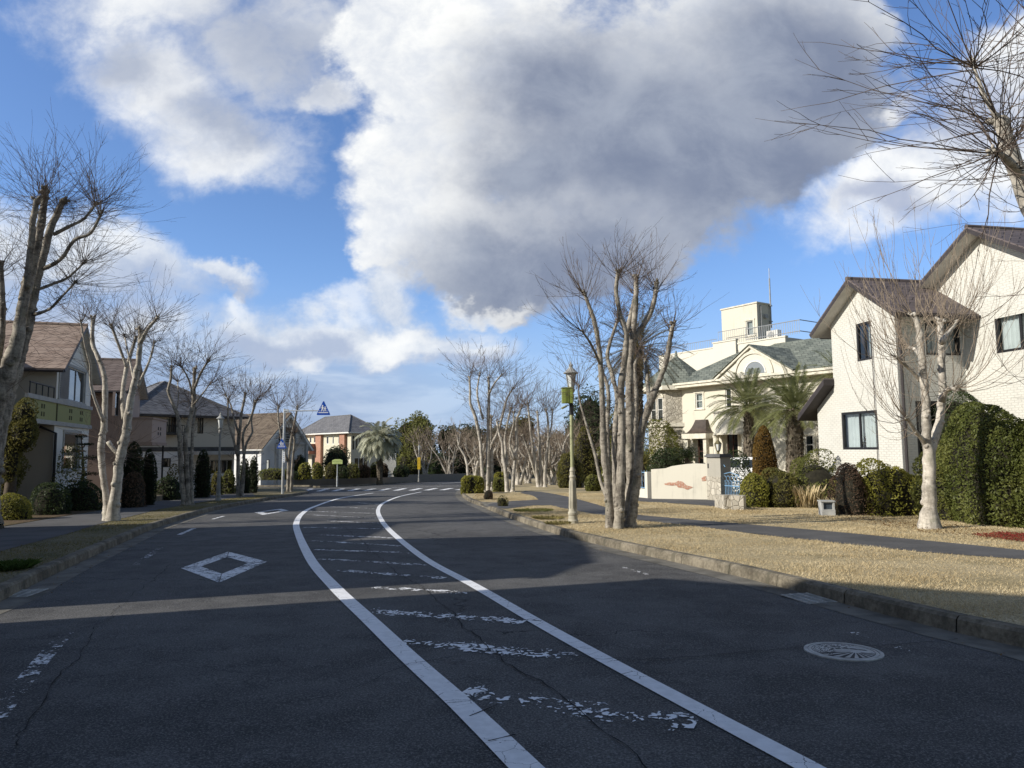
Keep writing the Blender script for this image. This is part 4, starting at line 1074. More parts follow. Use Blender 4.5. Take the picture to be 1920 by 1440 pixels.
def hip_roof(H, x0, x1, y0, y1, ze, zr, ov, mat, hip=None, trim=None, name='roof', th=0.14):
    x0 -= ov; x1 += ov; y0 -= ov; y1 += ov; W_, D_ = x1 - x0, y1 - y0
    if W_ >= D_:
        h = D_ / 2 if hip is None else hip; r0, r1 = (x0 + h, (y0 + y1) / 2, zr), (x1 - h, (y0 + y1) / 2, zr)
        A, B, C_, D = (x0, y0, ze), (x1, y0, ze), (x1, y1, ze), (x0, y1, ze); fs = [[A, B, r1, r0], [B, C_, r1], [C_, D, r0, r1], [D, A, r0]]
        hips = [(A, r0), (B, r1), (C_, r1), (D, r0), (r0, r1)]
    else:
        h = W_ / 2 if hip is None else hip; r0, r1 = ((x0 + x1) / 2, y0 + h, zr), ((x0 + x1) / 2, y1 - h, zr)
        A, B, C_, D = (x0, y0, ze), (x1, y0, ze), (x1, y1, ze), (x0, y1, ze); fs = [[A, B, r0], [B, C_, r1, r0], [C_, D, r1], [D, A, r0, r1]]
        hips = [(A, r0), (B, r0), (C_, r1), (D, r1), (r0, r1)]
    mb = MB()
    for f in fs: mb.face(f)
    r = mb.build(name, mat, H.t)
    mb = MB(); mb.box(x0 + 0.01, y0 + 0.01, ze - th, x1 - 0.01, y1 - 0.01, ze - 0.005); mb.build('eaves', trim or M_white, r)
    mb = MB()
    for a, b in hips: mb.tube([a, b], 0.08, 6)
    mb.build('hip_ridge', mat, r); return r
def part_box(H, name, mat, *boxes, parent=None):
    mb = MB()
    for b in boxes: mb.box(*b)
    return mb.build(name, mat, parent or H.t)

# ------------------------------------------------------------------ white brick house on the right
H = House('white_house', 'white painted brick house with brown gabled roofs and black window frames behind the hedge', 'house', (12.02, 22.0), (0.19, -0.98))
WX = H.hit(1562, 700)[0]                                   # far end of the wing's street front
D2 = 2.46
ze_w = H.hit(1687, 567)[1]; zr_w = H.hit(1599, 521, 'y', -0.45)[1]; xm_w = WX / 2
LX = H.hit(1533, 800)[0]
r_up, r_lo = H.rect(1604, 604, 1636, 676), H.rect(1577, 771, 1648, 843)
sw_up, sw_lo = H.rect(1733, 602, 1802, 666, 'x', 0.0), H.rect(1716, 752, 1768, 880, 'x', 0.0)
m_up = H.rect(1863, 578, 1965, 656, 'y', D2)
ap_x, ap_z = H.hit(1812, 429, 'y', D2 - 0.55)
HWm = 4.6; ze_m = ap_z - 0.62 * HWm
mb = MB()
sh = lambda r, x: (r[0] - x, r[1], r[2] - x, r[3])
wall(mb, (WX, 0), (0, 0), -1, ze_w, [sh(r_up, WX), sh(r_lo, WX)], top=[(0, ze_w), (-WX, ze_w), (-WX / 2, zr_w - 0.05)])
wall(mb, (0, 0), (0, D2), -1, ze_w, [sw_up, sw_lo])
wall(mb, (WX, D2 + 3), (WX, 0), -1, ze_w)
xa, xb = ap_x - HWm, ap_x + HWm
wall(mb, (0, D2), (xb, D2), -1, ze_m, [sh(m_up, 0)], top=[(0, ze_m), (xb, ze_m), (ap_x, ap_z), (0, ap_z - abs(ap_x) * 0.62)] if ap_x > 0 else [(0, ze_m), (xb, ze_m), (0, ap_z - abs(ap_x) * .62)])
wall(mb, (xa, D2), (0, D2), ze_m - 0.4, ze_m, top=[(0, ze_m), (-xa, ze_m), (-xa, ap_z - abs(ap_x) * 0.62 - 0.02), (ap_x - xa if ap_x < 0 else -xa, min(ap_z, ap_z - (0 if ap_x < 0 else ap_x * 0.62)) - 0.02)])
wall(mb, (xb, D2), (xb, D2 + 8), -1, ze_m); wall(mb, (xb, D2 + 8), (xa, D2 + 8), -1, ze_m, top=[(0, ze_m), (xb - xa, ze_m), (HWm, ap_z)]); wall(mb, (xa, D2 + 8), (xa, D2), -1, ze_m)
ze_l = H.hit(1563, 712)[1]
wall(mb, (LX, 0.02), (WX, 0.02), -1, ze_l - 0.75, top=[(0, ze_l - 0.75), (WX - LX, ze_l - 0.75), (WX - LX, ze_l - 0.1)]); wall(mb, (LX, D2 + 3), (LX, 0.02), -1, ze_l - 0.75)
mb.build('brick_wall', M_wbrick, H.t)
gable_roof(H, WX, 0, 0, D2 + 2.2, ze_w + 0.02, zr_w, 'y', 0.62, 0.0, M_roofbr).location.y = 0
for o in H.t.children:
    if o.name.startswith('roof'): pass
gable_roof(H, xa, xb, D2 - 0.55, D2 + 8, ze_m, ap_z + 0.02, 'y', 0.5, 0.0, M_roofbr, xm=ap_x)
# overhanging verge of the wing, in front of the gable
gable_roof(H, WX, 0, -0.45, -0.001, ze_w + 0.02, zr_w, 'y', 0.62, 0.0, M_roofbr, gutter=False)
mb = MB(); sl = 0.72
mb.slab([(WX + 0.04, -0.40, ze_l), (WX + 0.04, D2 + 3, ze_l), (LX - 0.55, D2 + 3, ze_l - (WX - LX + 0.59) * sl), (LX - 0.55, -0.40, ze_l - (WX - LX + 0.59) * sl)], (0, 0, 0.05)); 
lr = mb.build('side_roof', M_roofbr, H.t)
mb = MB(); mb.slab([(WX + 0.05, -0.43, ze_l - 0.2), (WX + 0.05, D2 + 3, ze_l - 0.2), (LX - 0.57, D2 + 3, ze_l - 0.2 - (WX - LX + 0.62) * sl), (LX - 0.57, -0.43, ze_l - 0.2 - (WX - LX + 0.62) * sl)], (0, 0, 0.195)); mb.build('bargeboard', M_fascia, lr)
window(H, (WX, 0), (0, 0), sh(r_up, WX), M_black, 1, 0, curtain=[(0.5, 0.98)], fw=0.07)
window(H, (WX, 0), (0, 0), sh(r_lo, WX), M_black, 1, 0, curtain=[(0.02, 0.98)], fw=0.08)
window(H, (0, 0), (0, D2), sw_up, M_black, 1, 0, curtain=[(0.02, 0.98)], fw=0.07)
window(H, (0, 0), (0, D2), sw_lo, M_black, 0, 0, fw=0.09, name='side_door')
window(H, (0, D2), (xb, D2), m_up, M_black, 1, 0, curtain=[(0.02, 0.98)], fw=0.08)
mb = MB(); mb.tube([(0.06, 0.10, -0.5), (0.06, 0.10, ze_w - 0.25), (0.25, 0.10, ze_w - 0.12), (0.62, 0.08, ze_w - 0.42)], 0.045, 8)
mb.tube([(WX * 0.33, -0.05, -0.5), (WX * 0.33, -0.05, ze_w - 0.9)], 0.012, 6); mb.build('downpipe', M_fascia, H.t)

# ------------------------------------------------------------------ cream mansion
H = House('mansion', 'cream stucco mansion with a green slate roof, pediment gable, curved balcony and roof tower', 'house', (10.7, 46.0), (0.552, -0.834))
z_e = H.hit(1290, 718, 'y', 0.0)[1]
XR = 16.0
w1 = H.rect(1304, 737, 1318, 766); door = H.rect(1308, 820, 1328, 872); w2 = H.rect(1509, 816, 1526, 852); w3 = H.rect(1363, 812, 1385, 862)
w0 = H.rect(1284, 828, 1291, 850)
wx1 = H.rect(1360, 728, 1372, 766)
mb = MB()
wall(mb, (0, 0), (XR, 0), -1.5, z_e, [w1, door, w2, w3, wx1])
wall(mb, (XR, 0), (XR, 10), -1.5, z_e); wall(mb, (XR, 10), (0, 10), -1.5, z_e); wall(mb, (0, 10), (0, 0), -1.5, z_e)
mb.build('stucco_wall', M_cream, H.t)
for r, b in ((w1, 0), (wx1, 0), (w2, 0)): window(H, (0, 0), (XR, 0), r, M_white, b, 1, trim=M_trim, curtain=[(0.02, 0.98)] if r is w1 else None)
window(H, (0, 0), (XR, 0), w3, M_door, 1, 2, trim=M_trim)
window(H, (0, 0), (XR, 0), door, M_door, 0, 3, trim=M_trim, name='front_door', fw=0.09)
# slate roof: front slope, hipped both ends, flat deck behind
z_rf = H.hit(1400, 655, 'y', 4.2)[1]; z_rr = H.hit(1555, 630, 'y', 4.6)[1]
mb = MB(); ov = 0.55; k_ = (z_rf - z_e) / 4.2
y2 = 4.2 * (z_rr - z_e) / (z_rf - z_e); x0r = H.hit(1440, 650, 'y', 4.0)[0]
A, B = (-ov, -ov, z_e - 0.05), (XR + ov, -ov, z_e - 0.05); sl_ = (z_rr - z_e + 0.05) / (y2 + ov); zz = lambda y: z_e - 0.05 + sl_ * (y + ov)
mb.face([A, B, (XR + ov, y2, zz(y2)), (x0r + (y2 - 4.2) * 0.6, y2, zz(y2)), (x0r, 4.2, zz(4.2)), (2.2, 4.2, zz(4.2))])
mb.face([(-ov, 9.5, z_e - 0.05), A, (2.2, 4.2, zz(4.2)), (2.2, 7, zz(4.2))])
mb.face([(x0r, 4.2, zz(4.2)), (x0r + (y2 - 4.2) * 0.6, y2, zz(y2)), (x0r + .5, 9, zz(4.2))]); mb.face([(x0r + (y2 - 4.2) * 0.6, y2, zz(y2)), (XR + ov, y2, zz(y2)), (XR + ov, 10.5, z_e), (x0r, 10.5, z_e)])
rf = mb.build('slate_roof', M_slate, H.t)
mb = MB(); mb.box(-ov - 0.04, -ov - 0.08, z_e - 0.33, XR + ov, -0.003, z_e - 0.06); mb.box(-ov - 0.10, -ov - 0.16, z_e - 0.16, XR + ov, -ov - 0.085, z_e - 0.03); mb.build('cornice', M_trim, rf)
# pediment
pl, pa, pr = H.hit(1341, 706, 'y', -0.62)[0], H.hit(1407, 649, 'y', -0.62), H.hit(1487, 692, 'y', -0.62)[0]
mb = MB(); mb.slab([(pl + 0.2, -0.60, z_e - 0.02), (pr - 0.2, -0.60, z_e - 0.02), (pa[0], -0.60, pa[1] - 0.12)], (0, 0.35, 0)); pd = mb.build('pediment', M_cream2, H.t)
mb = MB()
for e in (pl, pr):
    s_ = (pa[1] - z_e) / (pa[0] - e)
    mb.slab([(e, -0.74, z_e - 0.12), (pa[0], -0.74, pa[1] - 0.1), (pa[0], -0.74, pa[1] + 0.02), (e, -0.74, z_e)], (0, 0.14, 0))
mb.build('raking_moulding', M_trim, pd)
mb = MB()
for e in (pl - 0.1, pr + 0.1):
    q = [(e, -0.80, z_e + 0.01), (pa[0], -0.80, pa[1] + 0.06), (pa[0], 4.0, pa[1] + 0.06), (e, 1.4, z_e + 0.25)]; mb.slab(q, (0, 0, 0.05))
mb.build('pediment_roof', M_slate, pd)
cx = (H.hit(1412, 700, 'y', -0.62)[0]); r_o = (H.hit(1450, 690, 'y', -0.62)[0] - H.hit(1375, 690, 'y', -0.62)[0]) / 2; zb = z_e - 0.0
def arch(mb, cx, cz, ri, ro, y0, y1, n=20, a0=0.0, a1=math.pi):
    for k in range(n):
        t0, t1 = a0 + (a1 - a0) * k / n, a0 + (a1 - a0) * (k + 1) / n
        q = [(cx + r * math.cos(t), y0, cz + r * math.sin(t)) for r, t in ((ri, t0), (ro, t0), (ro, t1), (ri, t1))]
        mb.slab(q, (0, y1 - y0, 0))
mb = MB(); arch(mb, cx, zb, r_o - 0.16, r_o, -0.67, -0.601); mb.build('arch_moulding', M_trim, pd)
mb = MB(); arch(mb, cx + 0.12, zb + 0.05, 0.0, r_o * 0.5, -0.625, -0.601); fw_ = mb.build('fanlight', mat_glass('fanlight_glass', (0.22, 0.24, 0.26)), pd)
mb = MB(); arch(mb, cx + 0.12, zb + 0.05, r_o * 0.5 + .002, r_o * 0.5 + 0.07, -0.65, -0.601); mb.build('fanlight_frame', M_white, pd)
# bell canopy over the door
c0, c1 = H.hit(1297, 812)[0], H.hit(1341, 812)[0]; zt, zl_ = H.hit(1318, 787)[1], H.hit(1318, 813)[1]; cm = (c0 + c1) / 2; hw = (c1 - c0) / 2
mb = MB(); rows = []
for k in range(9):
    t = k / 8; w_ = hw * (1 - 0.55 * t ** 0.55 * (1.0 if t < 1 else 1)); dd = 0.85 * (1 - 0.75 * t ** 0.55); z = zl_ + (zt - zl_) * t ** 1.25; rows.append((w_, dd, z))
for (wa, da, za), (wb, db, zb_) in zip(rows, rows[1:]):
    mb.face([(cm - wa, -da, za), (cm + wa, -da, za), (cm + wb, -db, zb_), (cm - wb, -db, zb_)]); mb.face([(cm - wa, 0.0, za), (cm - wa, -da, za), (cm - wb, -db, zb_), (cm - wb, 0, zb_)]); mb.face([(cm + wa, -da, za), (cm + wa, 0, za), (cm + wb, 0, zb_), (cm + wb, -db, zb_)])
wb, db, zb_ = rows[-1]; mb.face([(cm - wb, -db, zb_), (cm + wb, -db, zb_), (cm + wb, 0, zb_), (cm - wb, 0, zb_)])
can = mb.build('door_canopy', simple('copper_canopy', (0.06, 0.045, 0.035), 0.5, 0.3), H.t)
mb = MB(); mb.box(cm - hw - 0.03, -0.9, zl_ - 0.32, cm + hw + 0.03, -0.003, zl_ - 0.01)
for s_ in (-1, 1): mb.box(cm + s_ * (hw - 0.2) - 0.12, -0.75, -1.0, cm + s_ * (hw - 0.2) + 0.12, -0.5, zl_ - 0.325)
mb.build('porch', M_trim, can)
# round balcony
b0, b1 = H.hit(1343, 790, 'y', -0.4)[0], H.hit(1402, 790, 'y', -0.4)[0]; bz1, bz0 = H.hit(1370, 772, 'y', -1.6)[1], H.hit(1370, 811, 'y', -1.6)[1]; bm_ = (b0 + b1) / 2; br_ = (b1 - b0) / 2 + 0.15
mb = MB(); n = 18
for k in range(n):
    t0, t1 = math.pi * k / n, math.pi * (k + 1) / n
    q = [(bm_ - r * math.cos(t), -0.003 - r * 0.95 * math.sin(t), bz0) for r, t in ((br_, t0), (br_, t1), (br_ - 0.14, t1), (br_ - 0.14, t0))]; mb.slab(q, (0, 0, bz1 - bz0))
    mb.face([(bm_, -0.01, bz0 + 0.02), (bm_ - br_ * math.cos(t1), -br_ * 0.95 * math.sin(t1), bz0 + 0.02), (bm_ - br_ * math.cos(t0), -br_ * 0.95 * math.sin(t0), bz0 + 0.02)])
bal = mb.build('balcony', M_cream2, H.t)
for z, nm in ((bz1 + 0.01, 'balcony_rail'), (bz0 - 0.10, 'balcony_moulding')):
    mb = MB()
    for k in range(n):
        t0, t1 = math.pi * k / n, math.pi * (k + 1) / n
        mb.slab([(bm_ - r * math.cos(t), -0.003 - r * 0.95 * math.sin(t), z) for r, t in ((br_ + 0.08, t0), (br_ + 0.08, t1), (br_ - 0.18, t1), (br_ - 0.18, t0))], (0, 0, 0.09))
    mb.build(nm, M_trim, bal)
mb = MB()
for s_ in (-0.8, 0.8): mb.lathe([(0.17, -1.3), (0.17, bz0 - 0.3), (0.24, bz0 - 0.12)], 12, (bm_ + s_ * br_, -0.6, 0))
mb.build('column', M_trim, bal)
# stone arch and projecting window bay on the right
ax, az = H.hit(1519, 812, 'y', -0.02); ar = H.hit(1537, 812)[0] - ax
mb = MB(); arch(mb, ax, az, ar * 0.78, ar * 1.06, -0.10, -0.003, 14); mb.box(ax - ar * 1.06, -0.10, -1, ax - ar * 0.78, -0.003, az - 0.004); mb.box(ax + ar * 0.78, -0.10, -1, ax + ar * 1.06, -0.003, az - 0.004); mb.build('stone_arch', M_stone, H.t)
mb = MB(); mb.box(1.0, -0.06, -1.2, 2.0 + cm * 0, -0.004, -0.2); mb.build('plinth', M_stone, H.t)
# left turret with paired arched windows
tcx, tcy, tr = -1.1, 1.2, 2.1; zt_ = z_e - 0.1
mb = MB(); n = 8; ring = [(tcx + tr * math.cos(R(22.5) + k * math.pi / 4), tcy + tr * math.sin(R(22.5) + k * math.pi / 4)) for k in range(8)]
zl0 = H.hit(1245, 790, 'y', -0.8)[1]; zl1 = H.hit(1245, 745, 'y', -0.8)[1]
tw_holes = {}
for k in range(8):
    p, q = ring[k], ring[(k + 1) % 8]; L_ = math.dist(p, q)
    hs = [(L_ * 0.16, zl0, L_ * 0.46, zl1), (L_ * 0.54, zl0, L_ * 0.84, zl1)] if k in (3, 4, 5) else []
    wall(mb, p, q, -1.5, zt_, hs, 0.14); tw_holes[k] = (p, q, hs)
tu = mb.build('turret', M_stone, H.t)
for k in (3, 4, 5):
    p, q, hs = tw_holes[k]
    for h in hs: window(H, p, q, h, M_white, 0, 1, rev=0.1, name='turret_window')
mb = MB()
for k in (3, 4, 5):
    p, q, hs = tw_holes[k]; p, q = Vector((*p, 0)), Vector((*q, 0)); d = (q - p).normalized(); o_ = Vector((d.y, -d.x, 0))
    for h in hs:
        c = (h[0] + h[2]) / 2; rr_ = (h[2] - h[0]) / 2
        for j in range(8):
            t0, t1 = math.pi * j / 8, math.pi * (j + 1) / 8
            mb.slab([p + d * (c + r * math.cos(t)) + Vector((0, 0, h[3] + r * math.sin(t))) + o_ * 0.004 for r, t in ((rr_, t0), (rr_ + 0.12, t0), (rr_ + 0.12, t1), (rr_, t1))], o_ * 0.06)
mb.build('arch_moulding', M_trim, tu)
mb = MB(); rings = [(tr + 0.45, zt_ - 0.02), (tr + 0.45, zt_ + 0.1), (tr * 0.55, zt_ + 1.25), (0.12, zt_ + 2.1), (0.05, zt_ + 2.5)]
mb.lathe(rings, 8, (tcx, tcy, 0)); mb.build('turret_roof', M_slate, H.t)
mb = MB(); mb.lathe([(tr + 0.5, zt_ - 0.3), (tr + 0.5, zt_ - 0.025)], 8, (tcx, tcy, 0)); mb.lathe([(tr + 0.12, zl0 - 0.35), (tr + 0.12, zl0 - 0.1)], 8, (tcx, tcy, 0)); mb.build('turret_cornice', M_trim, tu)
# roof terrace parapets, stair tower, railing, air conditioner, aerial
TY = 6.0
zp = H.hit(1390, 637, 'y', 5.0)[1]; zp2 = H.hit(1460, 633, 'y', 4.4)[1]
tx0, tx1 = H.hit(1353, 600, 'y', TY)[0], H.hit(1420, 600, 'y', TY)[0]; tz1 = H.hit(1420, 568, 'y', TY)[1]
ty1 = H.hit(1445, 600, 'x', tx1)[0]
mb = MB(); xs = [H.hit(x, 650, 'y', 5.0)[0] for x in (1262, 1342, 1346, 1385, 1398, 1482)]
mb.box(xs[0] - 1.5, 5.0, z_rf - 1.6, xs[1], 5.2, zp - 0.30); mb.box(xs[1] + .003, 4.7, z_rf - 0.9, xs[3], 4.92, zp - 0.02); mb.box(xs[4] - 0.2, 4.5, z_rf - 0.9, xs[5], 4.7, zp2)
mb.box(xs[5] - 0.2, 4.703, z_rf - 0.9, xs[5], 8.0, zp2 - 0.003); mb.box(xs[0] - 1.5, 5.203, z_rf - 1.6, xs[0] - 1.3, 9, zp - 0.303)
for a_, b_, y_, z_ in ((xs[0] - 1.55, xs[1] + .04, 4.96, zp - 0.297), (xs[1] - .03, xs[3] + .05, 4.65, zp - 0.017), (xs[4] - 0.25, xs[5] + 0.05, 4.45, zp2 + 0.003)): mb.box(a_, y_, z_, b_, y_ + 0.3, z_ + 0.09)
mb.build('parapet', M_cream2, H.t)
wt = H.rect(1399, 601, 1413, 629, 'y', TY)
mb = MB(); wall(mb, (tx0, TY), (tx1, TY), z_rf - 0.8, tz1, [(wt[0] - tx0, wt[1], wt[2] - tx0, wt[3])]); wall(mb, (tx1, TY), (tx1, ty1), z_rf - 0.8, tz1); wall(mb, (tx1, ty1), (tx0, ty1), z_rf - 0.8, tz1); wall(mb, (tx0, ty1), (tx0, TY), z_rf - 0.8, tz1)
tow = mb.build('stair_tower', M_cream, H.t)
mb = MB(); mb.box(tx0 - 0.06, TY - 0.06, tz1 + 0.002, tx1 + 0.06, ty1 + 0.06, tz1 + 0.10); mb.build('tower_coping', M_trim, tow)
window(H, (tx0, TY), (tx1, TY), (wt[0] - tx0, wt[1], wt[2] - tx0, wt[3]), M_white, 0, 1, trim=M_trim, curtain=[(0.02, 0.98)], name='tower_window')
mb = MB(); yy_ = (TY + ty1) / 2; mb.tube([(tx1 + 0.05, TY + 0.35, z_rf), (tx1 + 0.05, TY + 0.35, tz1 - 0.1)], 0.05, 8); mb.tube([(tx1 + 0.02, yy_ + .1, tz1 - 0.85), (tx1 + 0.16, yy_ + .1, tz1 - 0.85)], 0.16, 10); mb.build('vent_pipe', M_grey, tow)
mb = MB(); zc = tz1; az_ = H.hit(1441, 503, 'x', tx1 + 0.1)[1]; mb.tube([(tx1 + 0.1, ty1 - 0.1, tz1 - 1.6), (tx1 + 0.1, ty1 - 0.1, tz1 + (az_ - tz1) * 0.72)], 0.05, 8); mb.tube([(tx1 + 0.1, ty1 - 0.1, tz1 + (az_ - tz1) * 0.72), (tx1 + 0.1, ty1 - 0.1, az_)], 0.025, 6)
for z in (tz1 - 0.1, tz1 - 1.2): mb.box(tx1 + 0.003, ty1 - 0.2, z, tx1 + 0.18, ty1 - 0.003, z + 0.06)
mb.build('aerial_mast', M_alu, H.t)
mb = MB(); xa_, xb_ = tx1 + 0.1, xs[5] - 0.2; zb2 = zp2 + 0.1
for z in (zb2 + 0.15, zb2 + 0.85): mb.tube([(xa_, 4.62, z), (xb_ + 1.2, 4.62, z), (xb_ + 1.2, 6.5, z)], 0.03, 5)
k = 0.0
while xa_ + k < xb_ + 1.2: mb.tube([(xa_ + k, 4.62, zb2), (xa_ + k, 4.62, zb2 + 0.85)], 0.018, 4); k += 0.16
for z in (zp + 0.2, zp + 0.85): mb.tube([(xs[1], 5.3, z), (xs[4], 5.3, z)], 0.022, 5)
k = 0.0
while xs[1] + k < xs[4]: mb.tube([(xs[1] + k, 5.3, zp - 0.3), (xs[1] + k, 5.3, zp + 0.85)], 0.013, 4); k += 0.18
k = 0.0
while xs[0] - 1.4 + k < xs[1]: mb.tube([(xs[0] - 1.4 + k, 5.1, zp - 0.22), (xs[0] - 1.4 + k, 5.1, zp + 0.35)], 0.012, 4); k += 0.2
mb.tube([(xs[0] - 1.4, 5.1, zp + 0.35), (xs[1], 5.1, zp + 0.35)], 0.02, 5)
mb.build('terrace_railing', M_alu, H.t)
ax0 = H.hit(1438, 630, 'y', 4.9)[0]
mb = MB(); mb.box(ax0, 4.85, zp2 + 0.0, ax0 + 0.85, 5.2, zp2 + 0.62); ac = mb.build('air_conditioner', M_white, H.t)
mb = MB(); mb.tube([(ax0 + 0.36, 4.84, zp2 + 0.31), (ax0 + 0.36, 4.82, zp2 + 0.31)], 0.23, 16); mb.build('fan_grille', M_grey, ac)
MANSION = H

# ------------------------------------------------------------------ left-hand houses
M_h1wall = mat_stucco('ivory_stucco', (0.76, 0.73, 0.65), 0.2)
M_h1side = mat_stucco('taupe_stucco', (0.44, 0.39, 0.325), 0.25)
M_yellow = mat_stucco('olive_yellow_panel', (0.33, 0.33, 0.15), 0.25)
M_band = simple('grey_band', (0.38, 0.37, 0.34), 0.8, 0.1)
M_tiletan = mat_roof('tan_tile_roof', (0.24, 0.17, 0.13), (0.33, 0.25, 0.20), 0.16, 0.35)
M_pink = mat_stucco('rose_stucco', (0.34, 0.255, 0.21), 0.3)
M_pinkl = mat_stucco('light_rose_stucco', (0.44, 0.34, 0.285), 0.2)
M_roofgr = mat_roof('grey_slate_roof', (0.10, 0.10, 0.106), (0.15, 0.148, 0.155), 0.20, 0.6)
M_roofbrn = mat_roof('speckled_brown_roof', (0.085, 0.062, 0.045), (0.16, 0.125, 0.09), 0.17, 0.3)
M_beige = mat_stucco('beige_stucco', (0.53, 0.475, 0.385), 0.2)
M_pale = mat_stucco('white_stucco', (0.74, 0.73, 0.71), 0.12)
# 1: olive-yellow balcony house.  x runs from far to near along the street front, so the front faces the road on the right
def rows_(H, *r): return [H.rect(*q) for q in r]
oh = (-17.4, 27.0); a_l = Vector((-0.30, 0.954, 0))
H = House('yellow_band_house', 'ivory house with a tan gable roof and an olive-yellow balcony band, leftmost behind the verge', 'house', oh, (a_l.x, a_l.y))
# local x = away along the street, local y = to the left (away from the street)
xw = H.hit(163, 740)[0]
def front(H): return None
z_ev = H.hit(99, 678)[1]; z_ap = H.hit(149, 604, 'y', -0.3)[1]; bt, bb = H.hit(97, 747)[1], H.hit(97, 797)[1]
win = H.rect(113, 690, 157, 752); gw = H.rect(120, 812, 146, 880)
DEP = 7.5; xmid = xw * 0.62
# street front: outside is the -y side, so walk x upward
mb = MB(); wall(mb, (0, 0), (xw + 0.6, 0), -1, z_ev, [win, gw], top=[(0, z_ev), (xw + 0.6, z_ev), ((xw + 0.6) / 2, z_ap)])
mb.build('front_wall', M_h1wall, H.t)
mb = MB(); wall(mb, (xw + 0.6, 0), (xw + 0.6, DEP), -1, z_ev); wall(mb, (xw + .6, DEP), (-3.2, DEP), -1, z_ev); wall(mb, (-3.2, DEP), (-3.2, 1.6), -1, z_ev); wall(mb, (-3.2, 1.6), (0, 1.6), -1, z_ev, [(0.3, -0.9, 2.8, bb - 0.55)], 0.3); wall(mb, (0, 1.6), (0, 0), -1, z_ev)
mb.build('side_wall', M_h1side, H.t)
window(H, (0, 0), (xw, 0), win, M_alu, 2, 0, louvre=True, curtain=[(0.55, 0.75)], trim=M_band)
window(H, (0, 0), (xw, 0), gw, M_alu, 0, 0, trim=M_band)
gable_roof(H, 0, xw + 0.6, 0, DEP, z_ev, z_ap, 'y', 0.35, 0.35, M_tiletan, fascia=simple('dark_gutter', (0.05, 0.04, 0.038), 0.5))
mb = MB(); zr2 = z_ev + 1.3; mb.slab([(-3.6, 1.2, z_ev - 0.1), (0.3, 1.2, z_ev - 0.1), (0.3, 4.6, zr2), (-3.6, 4.6, zr2)], (0, 0, 0.16)); mb.slab([(-3.6, 4.6, zr2), (0.3, 4.6, zr2), (0.3, DEP + .4, z_ev - 0.1), (-3.6, DEP + .4, z_ev - 0.1)], (0, 0, 0.16)); mb.build('wing_roof', M_tiletan, H.t)
mb = MB(); mb.box(0.06, -0.05, bb + 0.16, xw + 0.6, -0.003, bt - 0.16); mb.box(-3.3, -0.05, bb + 0.16, -0.06, 0.10, bt - 0.16)
yb = mb.build('balcony_band', M_yellow, H.t)
mb = MB(); mb.box(-3.35, -0.10, bt - 0.157, xw + 0.65, -0.003, bt); mb.box(-3.35, -0.10, bb, xw + 0.65, -0.003, bb + 0.157); mb.box(-3.35, 0.0, bb, -0.01, 1.6, bb + 0.1); mb.build('band_moulding', M_band, yb)
mb = MB()
for cx_ in (-1.6, xw * 0.42, xw * 0.78):
    for i in (-1, 1):
        for j in (-1, 1): mb.box(cx_ + i * 0.13 - 0.06, -0.062, (bt + bb) / 2 + j * 0.14 - 0.08, cx_ + i * 0.13 + 0.06, -0.052, (bt + bb) / 2 + j * 0.14 + 0.08)
mb.box(-0.055, -0.07, bb, 0.055, -0.003, bt - .16)
mb.build('balcony_openings', simple('olive_recess', (0.08, 0.075, 0.035), 0.9), yb)
mb = MB(); mb.tube([(-2.9, 0, bt + 0.42), (-0.25, 0, bt + 0.42)], 0.03, 6)
for k in range(5): mb.tube([(-2.9 + k * 0.66, 0, bt), (-2.9 + k * 0.66, 0, bt + 0.42)], 0.022, 5)
mb.tube([(-0.12, -0.09, -0.3), (-0.12, -0.09, bb - 0.3), (-0.3, 0.4, bb - 0.05)], 0.05, 7); mb.build('balcony_railing', M_black, yb)

# 2: rose house with a projecting balcony box
H = House('rose_house', 'dusky rose house with a brown roof and a projecting box balcony with four square holes', 'house', (-19.3, 35.0), (-0.27, 0.963))
xw = H.hit(262, 760)[0]; z_ev = H.hit(208, 716)[1]; z_ap = H.hit(232, 668, 'y', 0)[1]
mb = MB(); sw_ = H.rect(217, 735, 222, 780)
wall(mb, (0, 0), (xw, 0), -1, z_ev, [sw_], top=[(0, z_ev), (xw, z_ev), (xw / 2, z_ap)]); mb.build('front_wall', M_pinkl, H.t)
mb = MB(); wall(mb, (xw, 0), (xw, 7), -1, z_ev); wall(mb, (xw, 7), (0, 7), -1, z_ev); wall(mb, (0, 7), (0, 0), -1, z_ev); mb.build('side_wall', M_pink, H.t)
window(H, (0, 0), (xw, 0), sw_, M_black, 0, 0)
gable_roof(H, 0, xw, 0, 7, z_ev, z_ap, 'y', 0.4, 0.35, M_tiletan if False else mat_roof('umber_roof', (0.12, 0.09, 0.08), (0.17, 0.135, 0.12), 0.16, 0.35))
bx0, bx1 = H.hit(245, 800, 'y', -1.3)[0], 0
H2y = -1.4
bxa = H.hit(285, 800, 'y', H2y)[0]; bxb = H.hit(312, 800, 'y', H2y)[0]; bzt, bzb = H.hit(287, 786, 'y', H2y)[1], H.hit(287, 829, 'y', H2y)[1]
mb = MB(); mb.box(bxa, H2y, bzb, bxb, 0.6, bzb + 0.15); mb.box(bxa, H2y, bzb + .152, bxa + 0.12, 0.6, bzt); mb.box(bxb - 0.12, H2y, bzb + .152, bxb, 0.6, bzt); mb.box(bxa + .122, H2y, bzb + .152, bxb - .122, H2y + 0.12, bzt)
bb_ = mb.build('box_balcony', M_pinkl, H.t)
